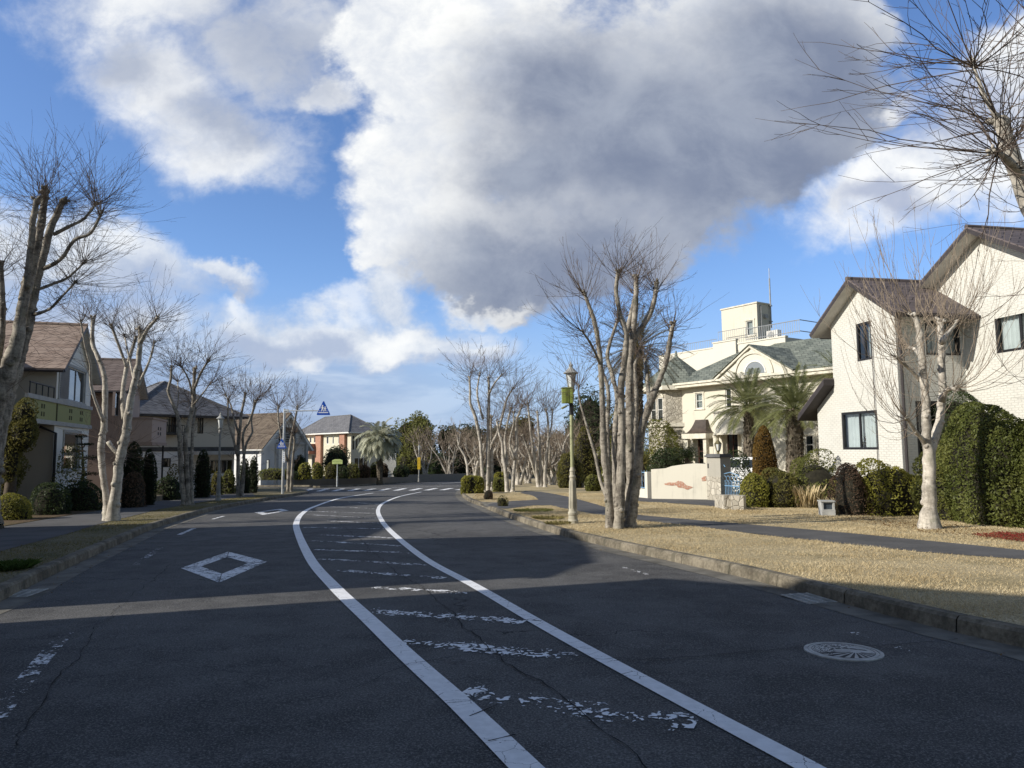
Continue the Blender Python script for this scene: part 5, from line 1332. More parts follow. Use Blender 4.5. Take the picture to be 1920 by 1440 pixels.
mb = MB(); mb.box(bxa - 0.05, H2y - 0.05, bzt + 0.002, bxb + 0.05, 0.5, bzt + 0.09); mb.box(bxa - 0.05, H2y - 0.05, bzb - 0.16, bxb + 0.05, 0.55, bzb - 0.003); mb.build('balcony_coping', M_pink, bb_)
mb = MB(); cx_ = (bxa + bxb) / 2
for i in (-0.28, 0.28):
    for j in (-0.12, 0.14): mb.box(cx_ + i - 0.09, H2y - 0.012, (bzt + bzb) / 2 + j - 0.08, cx_ + i + 0.09, H2y - 0.002, (bzt + bzb) / 2 + j + 0.08)
mb.build('balcony_openings', M_dark, bb_)
mb = MB(); wall(mb, (xw + 0.01, 0.6), (bxb, 0.6), -1, bzt + 1.4, [(0.5, 0.0, 1.0, 1.9)]); wall(mb, (bxb, 0.6), (bxb, 7), -1, bzt + 1.4); mb.build('rear_wing_wall', M_pink, H.t)
mb = MB(); mb.slab([(xw + .01, 0.2, bzt + 1.38), (bxb + 0.3, 0.2, bzt + 1.38), (bxb + 0.3, 7, bzt + 2.6), (xw + .01, 7, bzt + 2.6)], (0, 0, 0.14)); mb.build('rear_wing_roof', M_roofgr, H.t)
mb = MB(); mb.tube([(bxb - 0.15, H2y + 0.1, -1), (bxb - 0.15, H2y + 0.1, bzb - 0.16)], 0.05, 6); mb.build('downpipe', M_black, H.t)

# 3: beige house with a grey hipped roof
oL = P(238, 900, 44.5); H = House('grey_hip_house', 'beige two-storey house with a wide grey hipped roof beyond the rose house', 'house', (oL.x, oL.y), (0.65, 0.76))
xw = H.hit(441, 800)[0]; z_ev = H.hit(345, 779)[1]; z_ap = H.hit(312, 716, 'y', 3.2)[1]
ws = [H.rect(371, 783, 381, 813), H.rect(313, 781, 330, 812), H.rect(303, 859, 320, 876), H.rect(394, 862, 436, 888)]
zband = H.hit(380, 842)[1]
mb = MB(); wall(mb, (0, 0), (xw, 0), zband, z_ev, [ws[0], ws[1]]); wall(mb, (xw, 0), (xw, 7.5), -1.5, z_ev); wall(mb, (xw, 7.5), (0, 7.5), -1.5, z_ev); wall(mb, (0, 7.5), (0, 0), -1.5, z_ev); mb.build('upper_wall', M_beige, H.t)
mb = MB(); wall(mb, (0, 0), (xw, 0), -1.5, zband - 0.002, [ws[2], ws[3]]); mb.build('lower_wall', M_pale, H.t)
mb = MB(); mb.box(-0.03, -0.05, zband - 0.14, xw + 0.03, -0.003, zband + 0.14); mb.build('storey_band', simple('dark_band', (0.07, 0.065, 0.06), 0.7), H.t)
window(H, (0, 0), (xw, 0), ws[0], M_black, 1, 0, curtain=[(0.5, 0.97)]); window(H, (0, 0), (xw, 0), ws[1], M_black, 2, 1, curtain=[(0.02, 0.6)]); window(H, (0, 0), (xw, 0), ws[2], M_black, 2, 0); window(H, (0, 0), (xw, 0), ws[3], M_grey, 3, 0, name='carport_shutter')
hip_roof(H, 0, xw, 0, 7.5, z_ev, z_ap, 0.65, M_roofgr, hip=4.0, trim=simple('dark_eaves', (0.05, 0.045, 0.042), 0.6))
mb = MB(); mb.box(xw - 3.6, -2.2, H.hit(415, 852)[1], xw + 0.6, -0.055, H.hit(415, 846)[1]); mb.tube([(xw - 3.5, -2.1, -1), (xw - 3.5, -2.1, H.hit(415, 852)[1])], 0.05, 6); mb.tube([(xw + .5, -2.1, -1), (xw + .5, -2.1, H.hit(415, 852)[1])], 0.05, 6); mb.build('carport_roof', M_grey, H.t)
mb = MB(); x1_, x2_ = ws[1][0] - 0.2, ws[1][2] + 0.2; zb1 = ws[1][1]; mb.box(x1_, -0.75, zb1 - 0.12, x2_, -0.003, zb1 - 0.03)
for z in (zb1 + 0.05, zb1 + 0.5): mb.tube([(x1_, -0.02, z), (x1_, -0.72, z), (x2_, -0.72, z), (x2_, -0.02, z)], 0.025, 5)
for k in range(9): mb.tube([(x1_ + (x2_ - x1_) * k / 8, -0.72, zb1), (x1_ + (x2_ - x1_) * k / 8, -0.72, zb1 + 0.5)], 0.018, 4)
mb.build('window_balcony', M_black, H.t)

# 4: white house with steep brown roof, beyond the side street
ap = P(539, 775, 72); d4 = Vector((0.45, 0.893, 0)); 
H = House('steep_roof_house', 'white house with a steep speckled brown roof and a tall gable behind the sign tree', 'house', (ap.x, ap.y), (d4.x, d4.y))
za = H.hit(539, 776)[1]; xl, xr = -3.35, 3.0; ze4 = za - 3.25
g1 = H.rect(549, 862, 556, 886); g2 = H.rect(500, 862, 505, 886); g3 = H.rect(515, 862, 521, 886)
mb = MB(); wall(mb, (xl, 0), (xr, 0), -1.5, ze4, [(q[0] - xl, q[1], q[2] - xl, min(q[3], ze4 - .05)) for q in (g1, g2, g3)], top=[(0, ze4), (xr - xl, ze4), (-xl, za - 0.05)])
wall(mb, (xr, 0), (xr, 9), -1.5, ze4); wall(mb, (xr, 9), (xl, 9), -1.5, ze4); wall(mb, (xl, 9), (xl, 0), -1.5, ze4); mb.build('wall', M_pale, H.t)
for q in (g1, g2, g3): window(H, (xl, 0), (xr, 0), (q[0] - xl, q[1], q[2] - xl, min(q[3], ze4 - .05)), M_black, 0, 0)
gable_roof(H, xl, xr, 0, 9, ze4, za, 'y', 0.35, 0.5, M_roofbrn, xm=0.0, fascia=M_white, th=0.22)
mb = MB(); mb.box(-1.5, -0.9, ze4 + 0.2, 1.7, -0.003, ze4 + 0.35)
for z in (ze4 + 0.5, ze4 + 0.75, ze4 + 1.0, ze4 + 1.2): mb.tube([(-1.5, -0.02, z), (-1.5, -0.88, z), (1.7, -0.88, z), (1.7, -0.02, z)], 0.03, 5)
for k in range(8): mb.tube([(-1.5 + k * 0.457, -0.88, ze4 + 0.35), (-1.5 + k * 0.457, -0.88, ze4 + 1.2)], 0.025, 4)
mb.build('balcony', M_grey, H.t)
mb = MB(); mb.box(-1.1, -0.02, ze4 + 0.36, 1.2, -0.004, ze4 + 1.9); mb.build('balcony_door', mat_glass('dark_glass'), H.t)
for k, x in enumerate((-2.1, 2.0)): part_box(H, 'wall_pillar', M_grey, (x - 0.14, -0.9, -1.5, x + 0.14, -0.6, ze4 + 0.2))

# 5: brick and cream house at the head of the street
oC = P(658, 850, 84.0); d5 = Vector((0.65, -0.76, 0))
H = House('brick_house', 'cream and red brick house with a grey hipped roof at the end of the street', 'house', (oC.x, oC.y), (d5.x, d5.y))
xl = H.hit(563, 850)[0]; yr = H.hit(705, 850, 'x', 0)[0]; yr = min(max(yr, 3.5), 8.0)
z_ev = H.hit(640, 811)[1]; z_ap = H.hit(620, 784, 'y', 3.6)[1]
f = [H.rect(580, 819, 584, 831), H.rect(588, 819, 592, 831), H.rect(612, 818, 616, 833), H.rect(623, 818, 626, 833), H.rect(634, 818, 638, 833), H.rect(584, 852, 603, 880), H.rect(630, 852, 640, 880)]
sd = [H.rect(661, 817, 664, 843, 'x'), H.rect(667, 817, 670, 843, 'x'), H.rect(673, 817, 676, 843, 'x'), H.rect(664, 858, 690, 880, 'x')]
M_cbrick = mat_brick('cream_siding', (0.60, 0.56, 0.44), (0.565, 0.525, 0.41), (0.50, 0.46, 0.36), 0.4, 0.2, 0.03)
M_ored = mat_brick('orange_brick', (0.33, 0.155, 0.10), (0.41, 0.21, 0.145), (0.40, 0.31, 0.25), 0.24, 0.085, 0.07)
mb = MB(); wall(mb, (xl, 0), (0, 0), -1.5, z_ev, [(q[0] - xl, q[1], q[2] - xl, q[3]) for q in f]); wall(mb, (0, 0), (0, yr), -1.5, z_ev, sd); wall(mb, (0, yr), (xl, yr), -1.5, z_ev); wall(mb, (xl, yr), (xl, 0), -1.5, z_ev); mb.build('wall', M_cbrick, H.t)
for q in f: window(H, (xl, 0), (0, 0), (q[0] - xl, q[1], q[2] - xl, q[3]), M_white, 0, 0, fw=0.09)
for q in sd: window(H, (0, 0), (0, yr), q, M_white if q is sd[3] else M_black, 2 if q is sd[3] else 0, 0, fw=0.06)
hip_roof(H, xl, 0, 0, yr, z_ev, z_ap, 0.7, M_roofgr, hip=4.2)
bx = [H.hit(x, 830)[0] for x in (561, 596, 606, 641, 650.5)]; zb5 = H.hit(600, 832)[1]
for q0, q1 in ((bx[1], bx[2]), (bx[3], bx[4])): part_box(H, 'brick_pier', M_ored, (q0, -0.35, -1.5, q1, -0.003, z_ev - 0.16))
mb = MB(); mb.box(bx[0] - 0.4, -1.2, H.hit(590, 851)[1], bx[1] - 0.01, -0.004, zb5); mb.box(bx[0] - 0.4, -1.2, -1.5, bx[0] + 0.6, -0.004, H.hit(590, 851)[1] - .003); mb.build('porch_brickwork', M_ored, H.t)

# ------------------------------------------------------------------ houses outside the picture on the left; their shadows fall across the road
def plain_house(name, label, O, a, length, depth, ze, zr, hip=None, h=KH):
    H = House(name, label, 'house', O, a, h)
    wins = [(1.2 + 2.6 * k, z, 2.6 + 2.6 * k, z + 1.3) for k in range(int(length / 2.7)) for z in (0.9, 3.5)]
    mb = MB(); wall(mb, (0, 0), (length, 0), -1, ze, wins); wall(mb, (length, 0), (length, depth), -1, ze); wall(mb, (length, depth), (0, depth), -1, ze); wall(mb, (0, depth), (0, 0), -1, ze)
    if hip is None:
        for x in (0, length): mb.face([(x, 0, ze), (x, depth, ze), (x, depth / 2, zr)])
    mb.build('wall', M_beige, H.t)
    for q in wins: window(H, (0, 0), (length, 0), q, M_alu, 1, 0)
    if hip is None: gable_roof(H, 0, length, 0, depth, ze, zr, 'x', 0.4, 0.0, M_roofgr)
    else: hip_roof(H, 0, length, 0, depth, ze, zr, 0.0, M_roofgr, hip=hip)
    return H
a1 = Vector((-0.48, 0.877, 0)); c1 = Vector((-9.86, 5.6, 0))
HA = plain_house('neighbour_house', 'beige house with a grey hipped roof standing left of the camera outside the view', c1 - a1 * 13, (a1.x, a1.y), 13, 5.8, 6.2, 9.5, hip=4.4, h=0.0)
HB = plain_house('neighbour_house', 'beige gabled house on the left outside the view, first one ahead of the camera', Vector((-10.3, 6.3, 0)), (0.0, 1.0), 4.9, 6.0, 6.0, 8.0, h=0.0)
HC = plain_house('neighbour_house', 'beige gabled house outside the view, next before the yellow-banded house', Vector((-13.7, 11.4, 0)), (-0.03, 0.9995), 4.2, 5.6, 5.4, 7.2, h=0.0)

# ================================================================== planting
G_DARK = [(0.016, 0.026, 0.012), (0.040, 0.060, 0.024), (0.090, 0.115, 0.045)]
M_lf_dark = mat_leaf('dark_leaf', G_DARK)
M_lf_glossy = mat_leaf('glossy_leaf', [(0.038, 0.050, 0.014), (0.105, 0.125, 0.030), (0.23, 0.225, 0.07)], 0.4)
M_lf_bright = mat_leaf('bright_leaf', [(0.075, 0.085, 0.018), (0.21, 0.205, 0.038), (0.42, 0.37, 0.075)])
M_lf_mid = mat_leaf('mid_leaf', [(0.052, 0.066, 0.020), (0.14, 0.15, 0.038), (0.29, 0.26, 0.08)])
M_lf_brown = mat_leaf('browned_conifer_leaf', [(0.075, 0.040, 0.013), (0.188, 0.106, 0.027), (0.250, 0.188, 0.050)], 0.8)
M_lf_conif = mat_leaf('conifer_leaf', [(0.014, 0.024, 0.014), (0.030, 0.046, 0.022), (0.066, 0.074, 0.030)], 0.8)
M_lf_red = mat_leaf('russet_leaf', [(0.055, 0.036, 0.024), (0.13, 0.085, 0.055), (0.22, 0.15, 0.10)], 0.7)
M_lf_olive = mat_leaf('olive_leaf', [(0.047, 0.049, 0.014), (0.121, 0.115, 0.030), (0.257, 0.223, 0.068)], 0.6)
M_lf_palm = mat_leaf('palm_leaflet', [(0.075, 0.09, 0.032), (0.17, 0.185, 0.07), (0.31, 0.31, 0.15)], 0.5)
M_lf_silver = mat_leaf('silver_palm_leaflet', [(0.20, 0.21, 0.14), (0.40, 0.41, 0.30), (0.60, 0.59, 0.48)], 0.5)
M_lf_date = mat_leaf('dry_palm_leaflet', [(0.045, 0.035, 0.015), (0.11, 0.085, 0.035), (0.17, 0.15, 0.06)], 0.6)
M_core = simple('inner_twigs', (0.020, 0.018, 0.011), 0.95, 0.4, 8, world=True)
M_wood = mat_bark('brown_bark', (0.05, 0.04, 0.03), (0.15, 0.12, 0.09))
M_palmtrunk = mat_bark('palm_trunk', (0.05, 0.04, 0.03), (0.19, 0.16, 0.12), 2.0)

def lump(p, seed, amp):
    r = np.random.default_rng(seed); out = np.zeros(len(p))
    for k in range(7):
        f = r.normal(0, 1.6 * (1 + 0.55 * k), 3); out += np.sin(p @ f + r.uniform(0, 6.28)) / (1 + 0.5 * k)
    return out * amp / 2.2
PROF = {'round': lambda h: np.sqrt(np.clip(1 - (2 * h - 1) ** 2, 0, 1)), 'dome': lambda h: np.sqrt(np.clip(1 - h ** 2.6, 0, 1)) * (0.90 + 0.10 * np.minimum(1, h * 5)),
        'box': lambda h: np.clip(1 - h ** 9, 0, 1) ** 0.35, 'column': lambda h: np.sqrt(np.clip(1 - h ** 4, 0, 1)) * (0.78 + 0.22 * np.sin(np.clip(h, 0, 1) * 2.6 + .3)),
        'cone': lambda h: np.clip(1 - h, 0, 1) ** 0.62 * 0.97 + 0.03, 'egg': lambda h: np.sqrt(np.clip(1 - (np.clip(h, 0, 1) * 1.6 - 0.6) ** 2, 0, 1))}
def leaf_quads(pts, nrm, size, rng, aspect=0.55, face=0.42):
    n = len(pts); d = rng.normal(0, 1, (n, 3)); nn = nrm * face + rng.normal(0, 1, (n, 3)) * (1 - face) * 0.9
    nn /= np.linalg.norm(nn, axis=1, keepdims=True) + 1e-9
    u = np.cross(nn, d); u /= np.linalg.norm(u, axis=1, keepdims=True) + 1e-9; v = np.cross(nn, u)
    s = size * rng.uniform(0.6, 1.3, (n, 1)); u = u * s * 0.5; v = v * s * 0.5 * aspect
    return np.stack([pts - u, pts - v * 0.9 + u * .1, pts + u, pts + v * 0.9 + u * .1], 1)
def foliage(H_, rx, ry, prof, n, size, seed, p=2.0, amp=0.10, fill=0.0, z0=0.0, core=True, holes=0.0):
    """leaf-sized faces over and a little inside an uneven outline, plus a dark twiggy inside"""
    rng = np.random.default_rng(seed); pf = PROF[prof]
    hh = rng.uniform(0, 1, n * 3); w_ = pf(hh) + 0.25; keep = rng.uniform(0, 1.25, n * 3) < w_; hh = hh[keep][:n]; n = len(hh)
    top = rng.uniform(0, 1, n) < 0.22
    th = rng.uniform(0, 2 * np.pi, n); c, s = np.cos(th), np.sin(th)
    cx, sy = np.sign(c) * np.abs(c) ** (2 / p), np.sign(s) * np.abs(s) ** (2 / p)
    r = pf(hh); rad = np.where(rng.uniform(0, 1, n) < fill, rng.uniform(0.3, 1, n), rng.uniform(0.86, 1.0, n))
    x, y, z = cx * rx * r * rad, sy * ry * r * rad, hh * H_
    # tops: drop points straight onto the crown from above
    if prof in ('box', 'dome'):
        q = np.sqrt(rng.uniform(0, 1, n)); x = np.where(top, cx * rx * q, x); y = np.where(top, sy * ry * q, y)
        hz = np.linspace(0, 1, 200); ht = np.interp(-q, -pf(hz), hz); z = np.where(top, ht * H_ * rng.uniform(0.94, 1.0, n), z)
    P_ = np.stack([x, y, z], 1); N = np.stack([x / rx ** 2, y / ry ** 2, (z - H_ * 0.45) / (H_ * 0.6) ** 2], 1); N /= np.linalg.norm(N, axis=1, keepdims=True) + 1e-9
    L_ = lump(P_, seed, amp * min(rx, ry, H_) * 1.6); P_ = P_ + N * L_[:, None]
    if holes: k = lump(P_ * 1.7, seed + 5, 1.0) > -1.0 + holes; P_, N = P_[k], N[k]
    P_[:, 2] = np.maximum(P_[:, 2], 0.01) + z0
    return leaf_quads(P_, N, size, rng)
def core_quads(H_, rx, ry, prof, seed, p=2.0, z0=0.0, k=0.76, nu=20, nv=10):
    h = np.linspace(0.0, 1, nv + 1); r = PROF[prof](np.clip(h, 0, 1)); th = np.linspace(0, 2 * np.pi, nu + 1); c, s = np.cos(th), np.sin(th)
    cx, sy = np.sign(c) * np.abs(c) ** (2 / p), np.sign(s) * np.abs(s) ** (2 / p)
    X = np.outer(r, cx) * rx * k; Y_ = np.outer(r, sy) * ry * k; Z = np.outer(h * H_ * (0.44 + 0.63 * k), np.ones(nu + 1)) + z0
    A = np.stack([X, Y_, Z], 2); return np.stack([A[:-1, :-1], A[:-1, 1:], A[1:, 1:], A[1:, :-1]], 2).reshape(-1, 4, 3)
def bush(name, label, cat, base, w_, h_, d_, mat, prof='dome', size=0.07, dens=330, p=2.4, amp=0.10, group=None, seed=None, core=True, fill=0.15, holes=0.0, rot=0.0):
    seed = (hash((round(base[0], 2), round(base[1], 2))) & 0xffff) if seed is None else seed
    area = 3.2 * (w_ + d_) / 2 * h_ + w_ * d_ * 0.6; n = int(min(30000, max(260, area * 1.9 * dens * (0.07 / size) ** 1.6)))
    q = foliage(h_, w_ / 2, d_ / 2, prof, n, size, seed, p, amp, fill, holes=holes); mi = np.zeros(len(q), int)
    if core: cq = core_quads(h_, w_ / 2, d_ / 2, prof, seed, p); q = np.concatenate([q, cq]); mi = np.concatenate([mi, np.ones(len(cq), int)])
    o = build_np(name, q, 4, [mat, M_core], None, mi); o.location = base; o.rotation_euler = (0, 0, rot)
    return tag(o, label, cat, group)
def bushpx(name, label, cat, x0, x1, yt, yb, mat, depth=None, back=0.0, size=None, h=KH, at=None, **k):
    """bush standing on the ground at pixel row yb, its outline between x0 and x1 and up to row yt"""
    Y = at if at else G((x0 + x1) / 2, yb, h).y + back
    if at: back = 1.0
    w_ = (x1 - x0) * Y / F
    dd = w_ * 0.85 if depth is None else depth; yc = Y + dd / 2 * (0.9 if depth is None else 1.0)
    x = P((x0 + x1) / 2, yb, yc).x if back == 0 else P((x0 + x1) / 2, yb, Y).x
    z0 = gz(yc, h); zt = P((x0 + x1) / 2, yt, Y + 0.25 * dd).z
    return bush(name, label, cat, (x, yc, z0 - 0.02), w_, zt - z0, dd, mat, size=size or max(0.075, Y * 0.0032), **k)
HG = None
# ---- hedges and shrubs in front of the white house
bushpx('tall_hedge', 'tall rounded glossy green hedge to the right of the pale single trunk', 'hedge', 1797, 1912, 746, 992, M_lf_glossy, depth=3.0, dens=560, p=2.1, amp=0.13, prof='egg')
bushpx('tall_hedge', 'dark glossy hedge cut off by the right edge of the picture', 'hedge', 1899, 2060, 770, 1002, M_lf_glossy, depth=3.0, dens=420, p=2.3, amp=0.18)
bushpx('round_tree', 'round-headed dark evergreen behind the tall hedge against the white wall', 'tree', 1782, 1906, 720, 975, M_lf_dark, back=3.2, depth=2.6, dens=300, prof='egg')
bushpx('low_hedge', 'yellow-green leafy hedge left of the pale single trunk', 'hedge', 1590, 1745, 868, 968, M_lf_bright, depth=1.8, dens=420, amp=0.3, p=2.6)
bushpx('low_hedge', 'green hedge between the pale trunk and the tall rounded hedge', 'hedge', 1738, 1822, 845, 978, M_lf_mid, depth=1.8, dens=420, amp=0.3)
bushpx('bare_shrub', 'purplish brown shrub in the hedge row, just right of the grey utility box', 'shrub', 1568, 1622, 862, 968, M_lf_red, depth=1.6, dens=200, amp=0.3, size=0.06, holes=0.2)
bushpx('low_hedge', 'mid green hedge behind the dry grass clump, left of the grey utility box', 'hedge', 1478, 1580, 862, 952, M_lf_mid, depth=2.0, dens=420, amp=0.32)
bushpx('low_hedge', 'olive shrub with reddish foot right beside the tall brown conifer', 'shrub', 1428, 1498, 878, 952, M_lf_olive, depth=1.8, dens=400, amp=0.3)
bushpx('low_hedge', 'bright green clipped bush at the left end of the hedge row, by the stone edging', 'shrub', 1386, 1444, 886, 952, M_lf_bright, depth=1.6, dens=420, amp=0.2)
bushpx('conifer', 'tall rounded browning conifer rising above the green hedge, left of the white house', 'conifer', 1420, 1466, 796, 948, M_lf_brown, back=1.6, prof='column', dens=700, size=0.07, amp=0.06)
bushpx('conifer', 'brown conifer column under the downstairs window, the left of two', 'conifer', 1630, 1672, 786, 962, M_lf_brown, back=2.6, prof='column', dens=600, amp=0.07)
bushpx('conifer', 'brown conifer column beside the house corner, the right of two', 'conifer', 1674, 1722, 782, 966, M_lf_brown, back=2.4, prof='column', dens=600, amp=0.07)
bushpx('dark_shrub', 'dark thin-leaved shrub behind the blue gate', 'shrub', 1362, 1424, 846, 936, M_lf_dark, back=2.5, dens=260, holes=0.35, core=False, prof='egg', amp=0.2)
# ---- mansion garden
bushpx('garden_shrub', 'loose green shrub in front of the stone turret', 'shrub', 1208, 1292, 786, 925, M_lf_mid, back=5.0, dens=240, prof='egg', holes=0.35, amp=0.2, core=False)
bushpx('garden_shrub', 'dense dark shrub behind the left end of the mural wall', 'shrub', 1218, 1302, 842, 925, M_lf_dark, back=3.2, dens=280, amp=0.18)
bushpx('clipped_shrub', 'low clipped round shrub on the stone-edged bed behind the lamp post', 'shrub', 1096, 1128, 888, 921, M_lf_mid, dens=420, prof='egg')
bushpx('garden_shrub', 'yellow-green shrub to the left of the lamp post foot', 'shrub', 1040, 1094, 846, 915, M_lf_olive, dens=300, prof='egg', amp=0.2, holes=0.2)
bushpx('garden_shrub', 'tall olive shrub seen just right of the lamp post', 'shrub', 1078, 1120, 795, 912, M_lf_olive, back=3, dens=240, prof='egg', amp=0.2, holes=0.25)
bushpx('garden_tree', 'dark evergreen between the lamp post and the date palm', 'tree', 1064, 1160, 730, 905, M_lf_dark, back=6, dens=220, prof='egg', amp=0.22, holes=0.25)
bushpx('garden_tree', 'mid green evergreen low behind the many-stemmed tree', 'tree', 1130, 1215, 770, 912, M_lf_mid, back=6, dens=200, prof='egg', amp=0.22, holes=0.25)
# ---- the bend
bushpx('box_hedge', 'bright clipped box hedge at the tip of the right verge', 'hedge', 865, 908, 892, 925, M_lf_bright, depth=1.6, prof='box', p=4.0, dens=500, amp=0.05)
bushpx('box_hedge', 'darker clipped hedge between the two trees at the bend', 'hedge', 924, 952, 895, 922, M_lf_mid, depth=1.4, prof='box', p=4.0, dens=500, amp=0.05)
bushpx('box_hedge', 'clipped hedge top peeping over the darker hedge at the bend', 'hedge', 926, 950, 885, 915, M_lf_bright, back=3.0, depth=1.4, prof='box', p=4.0, dens=500, amp=0.05)
bushpx('small_shrub', 'small russet shrub at the foot of the three-stemmed tree', 'shrub', 906, 926, 917, 936, M_lf_red, dens=300, size=0.06, amp=0.4, holes=0.35, prof='egg')
bushpx('small_shrub', 'small olive shrub on the kerb beside the path crossing', 'shrub', 931, 953, 931, 949, M_lf_olive, dens=300, size=0.06, amp=0.4, holes=0.3, prof='egg')
# ---- dark trees closing the view
def leafy_tree(name, label, x0, x1, yt, yb, mat, back=0.0, trunk=0.25, seed=1, dens=200, size=None, blobs=9, group=None, depth=None):
    g = G((x0 + x1) / 2, yb, KH); Y = g.y + back; random.seed(seed); k = Y / F
    z0 = gz(Y, KH); x = P((x0 + x1) / 2, yb, Y).x; W_ = (x1 - x0) * k; Ht = P(x, yt, Y).z - z0
    t = thing(name, label, 'tree', (x, Y, z0 - 0.03), 0, group); mb = MB(); qs = []; mi = []
    s = size or max(0.1, Y * 0.0032); knobbly(mb, [Vector((0, 0, 0)), Vector((0.1, 0, Ht * 0.35)), Vector((0, 0.1, Ht * 0.7))], [0.22, 0.16, 0.08], 7, 0.5)
    for b in range(blobs):
        a = random.uniform(0, 6.28); rr = math.sqrt(random.random()) * 0.62; hz = random.uniform(trunk, 0.8)
        f = math.sin(min(1, (1 - hz) * 1.5 + 0.2) * 1.57); c = Vector((math.cos(a) * rr * W_ / 2 * f, math.sin(a) * rr * (depth or W_) / 2 * f, hz * Ht))
        rx = W_ * random.uniform(0.20, 0.30); rz = min(Ht * random.uniform(0.15, 0.24), (Ht - c.z) * 0.98)
        n = int(min(5000, 12.6 * rx * rz * dens * (0.1 / s) ** 1.6)); q = foliage(2 * rz, rx, rx, 'round', n, s, seed * 50 + b, 2.0, 0.25, 0.25) + np.array([c.x, c.y, c.z - rz])
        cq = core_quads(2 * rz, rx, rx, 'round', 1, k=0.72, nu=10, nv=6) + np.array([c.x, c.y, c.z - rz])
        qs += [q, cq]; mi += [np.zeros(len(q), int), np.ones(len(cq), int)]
        mb.tube([(0, 0, Ht * 0.3), (c.x * 0.6, c.y * 0.6, c.z - rz * 0.3), c], [0.10, 0.05, 0.02], 5)
    mb.build('trunk', M_wood, t, True); build_np('crown', np.concatenate(qs), 4, [mat, M_core], t, np.concatenate(mi)); return t
leafy_tree('evergreen_tree', 'big round dark evergreen beyond the far kerb, right of the silvery palm', 742, 826, 778, 896, M_lf_mid, 12, 0.2, 1, blobs=16)
bgx = [(815, 870, 795, M_lf_dark, 22), (855, 915, 800, M_lf_dark, 26), (900, 960, 790, M_lf_dark, 30), (940, 1010, 785, M_lf_olive, 34), (1000, 1060, 800, M_lf_dark, 26), (1045, 1100, 790, M_lf_dark, 22), (720, 770, 812, M_lf_dark, 28)]
bgl = ['dark evergreen at the left of the dim row closing the street', 'dark low evergreen in the dim row, over the road end', 'dark evergreen behind the three-stemmed bare tree', 'olive-toned tree behind the V-shaped bare tree', 'dark evergreen behind the fan-stemmed bare tree', 'dark evergreen behind the lamp post with the green box', 'dark evergreen peeping out left of the big round one']
for k, (x0, x1, yt, m_, bk) in enumerate(bgx): leafy_tree('evergreen_tree', bgl[k], x0, x1, yt, 897, m_, bk, 0.05, 20 + k, dens=150, blobs=12, group='dark trees closing the street')
leafy_tree('garden_tree', 'leafy evergreen hanging before the balcony at the left edge', -34, 60, 742, 966, M_lf_olive, 0.6, 0.35, 77, dens=330, size=0.085, blobs=10)
# woodland mass far behind
rng = np.random.default_rng(3); qs = []
for k in range(60):
    x = -75 + k * 2.6 + rng.uniform(-1, 1); y = 165 + rng.uniform(-8, 12); r = rng.uniform(2.5, 4.2); hh = rng.uniform(5, 8.5)
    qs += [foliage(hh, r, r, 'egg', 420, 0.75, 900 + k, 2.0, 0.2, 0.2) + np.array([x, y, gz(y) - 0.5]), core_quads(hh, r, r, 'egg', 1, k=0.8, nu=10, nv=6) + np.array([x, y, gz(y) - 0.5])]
wd = build_np('woodland', np.concatenate(qs), 4, [M_lf_dark]); struct(wd, 'stuff'); wd['label'] = 'far dark wood behind the houses'
# ---- end of the street: hedge on the retaining wall, shrubs by the brick house
wl = [G(x, y, KH) for x, y in ((300, 909.5), (440, 908.8), (520, 908.2), (600, 907.4), (700, 905.0), (800, 901.2), (900, 897.4), (1000, 894.6))]
ln = catmull(wl, 1.5); mb = MB()
for a, b in zip(ln, ln[1:]):
    n = (b - a); n = Vector((-n.y, n.x, 0)).normalized() * 0.2
    mb.slab([(a.x, a.y, a.z - 0.5), (b.x, b.y, b.z - 0.5), (b.x, b.y, b.z + 0.72), (a.x, a.y, a.z + 0.72)], n)
    mb.slab([(a.x, a.y, a.z + 0.722), (b.x, b.y, b.z + 0.722), (b.x, b.y, b.z + 0.80), (a.x, a.y, a.z + 0.80)], n * 1.3)
o = mb.build('retaining_wall', mat_stucco('grey_brown_concrete', (0.22, 0.19, 0.155), 0.5)); tag(o, 'long low grey-brown retaining wall under the far hedge row', 'wall')
def wallbush(x0, x1, yt, yb, lab, mat, prof='egg', **k):
    bushpx('hedge_shrub', lab, 'shrub', x0, x1, yt, yb, mat, at=64.5 + max(0, (x0 - 560)) * 0.085, prof=prof, dens=260, size=0.16, group='clipped shrubs on the retaining wall', h=0.75, **k)
WB = [(478, 536, 879, M_lf_mid, 'box', 'thin see-through hedge stretch before the steep-roofed white house'), (536, 562, 884, M_lf_dark, 'box', 'dark hedge stretch right behind the sign pole'), (556, 582, 867, M_lf_bright, 'egg', 'round bright-topped shrub before the brick porch, the left of two'),
      (582, 604, 866, M_lf_bright, 'egg', 'round bright-topped shrub before the brick porch, the right of two'), (606, 632, 866, M_lf_olive, 'egg', 'flat-topped olive shrub to the left of the green nameplate'), (628, 652, 873, M_lf_dark, 'egg', 'dark shrub right behind the green nameplate pole'),
      (645, 672, 868, M_lf_mid, 'egg', 'dark rounded shrub below the three slit windows'), (668, 694, 870, M_lf_red, 'egg', 'greyish russet shrub left of the silvery palm'), (690, 712, 868, M_lf_mid, 'egg', 'rounded shrub under the silvery palm'), (710, 728, 868, M_lf_red, 'egg', 'russet shrub before the white trellis'), (736, 765, 872, M_lf_dark, 'egg', 'dark shrub right of the white trellis')]
for x0, x1, yt, m_, pf, lb in WB: wallbush(x0, x1, yt, 897 - (x0 - 480) * 0.012, lb, m_, pf)
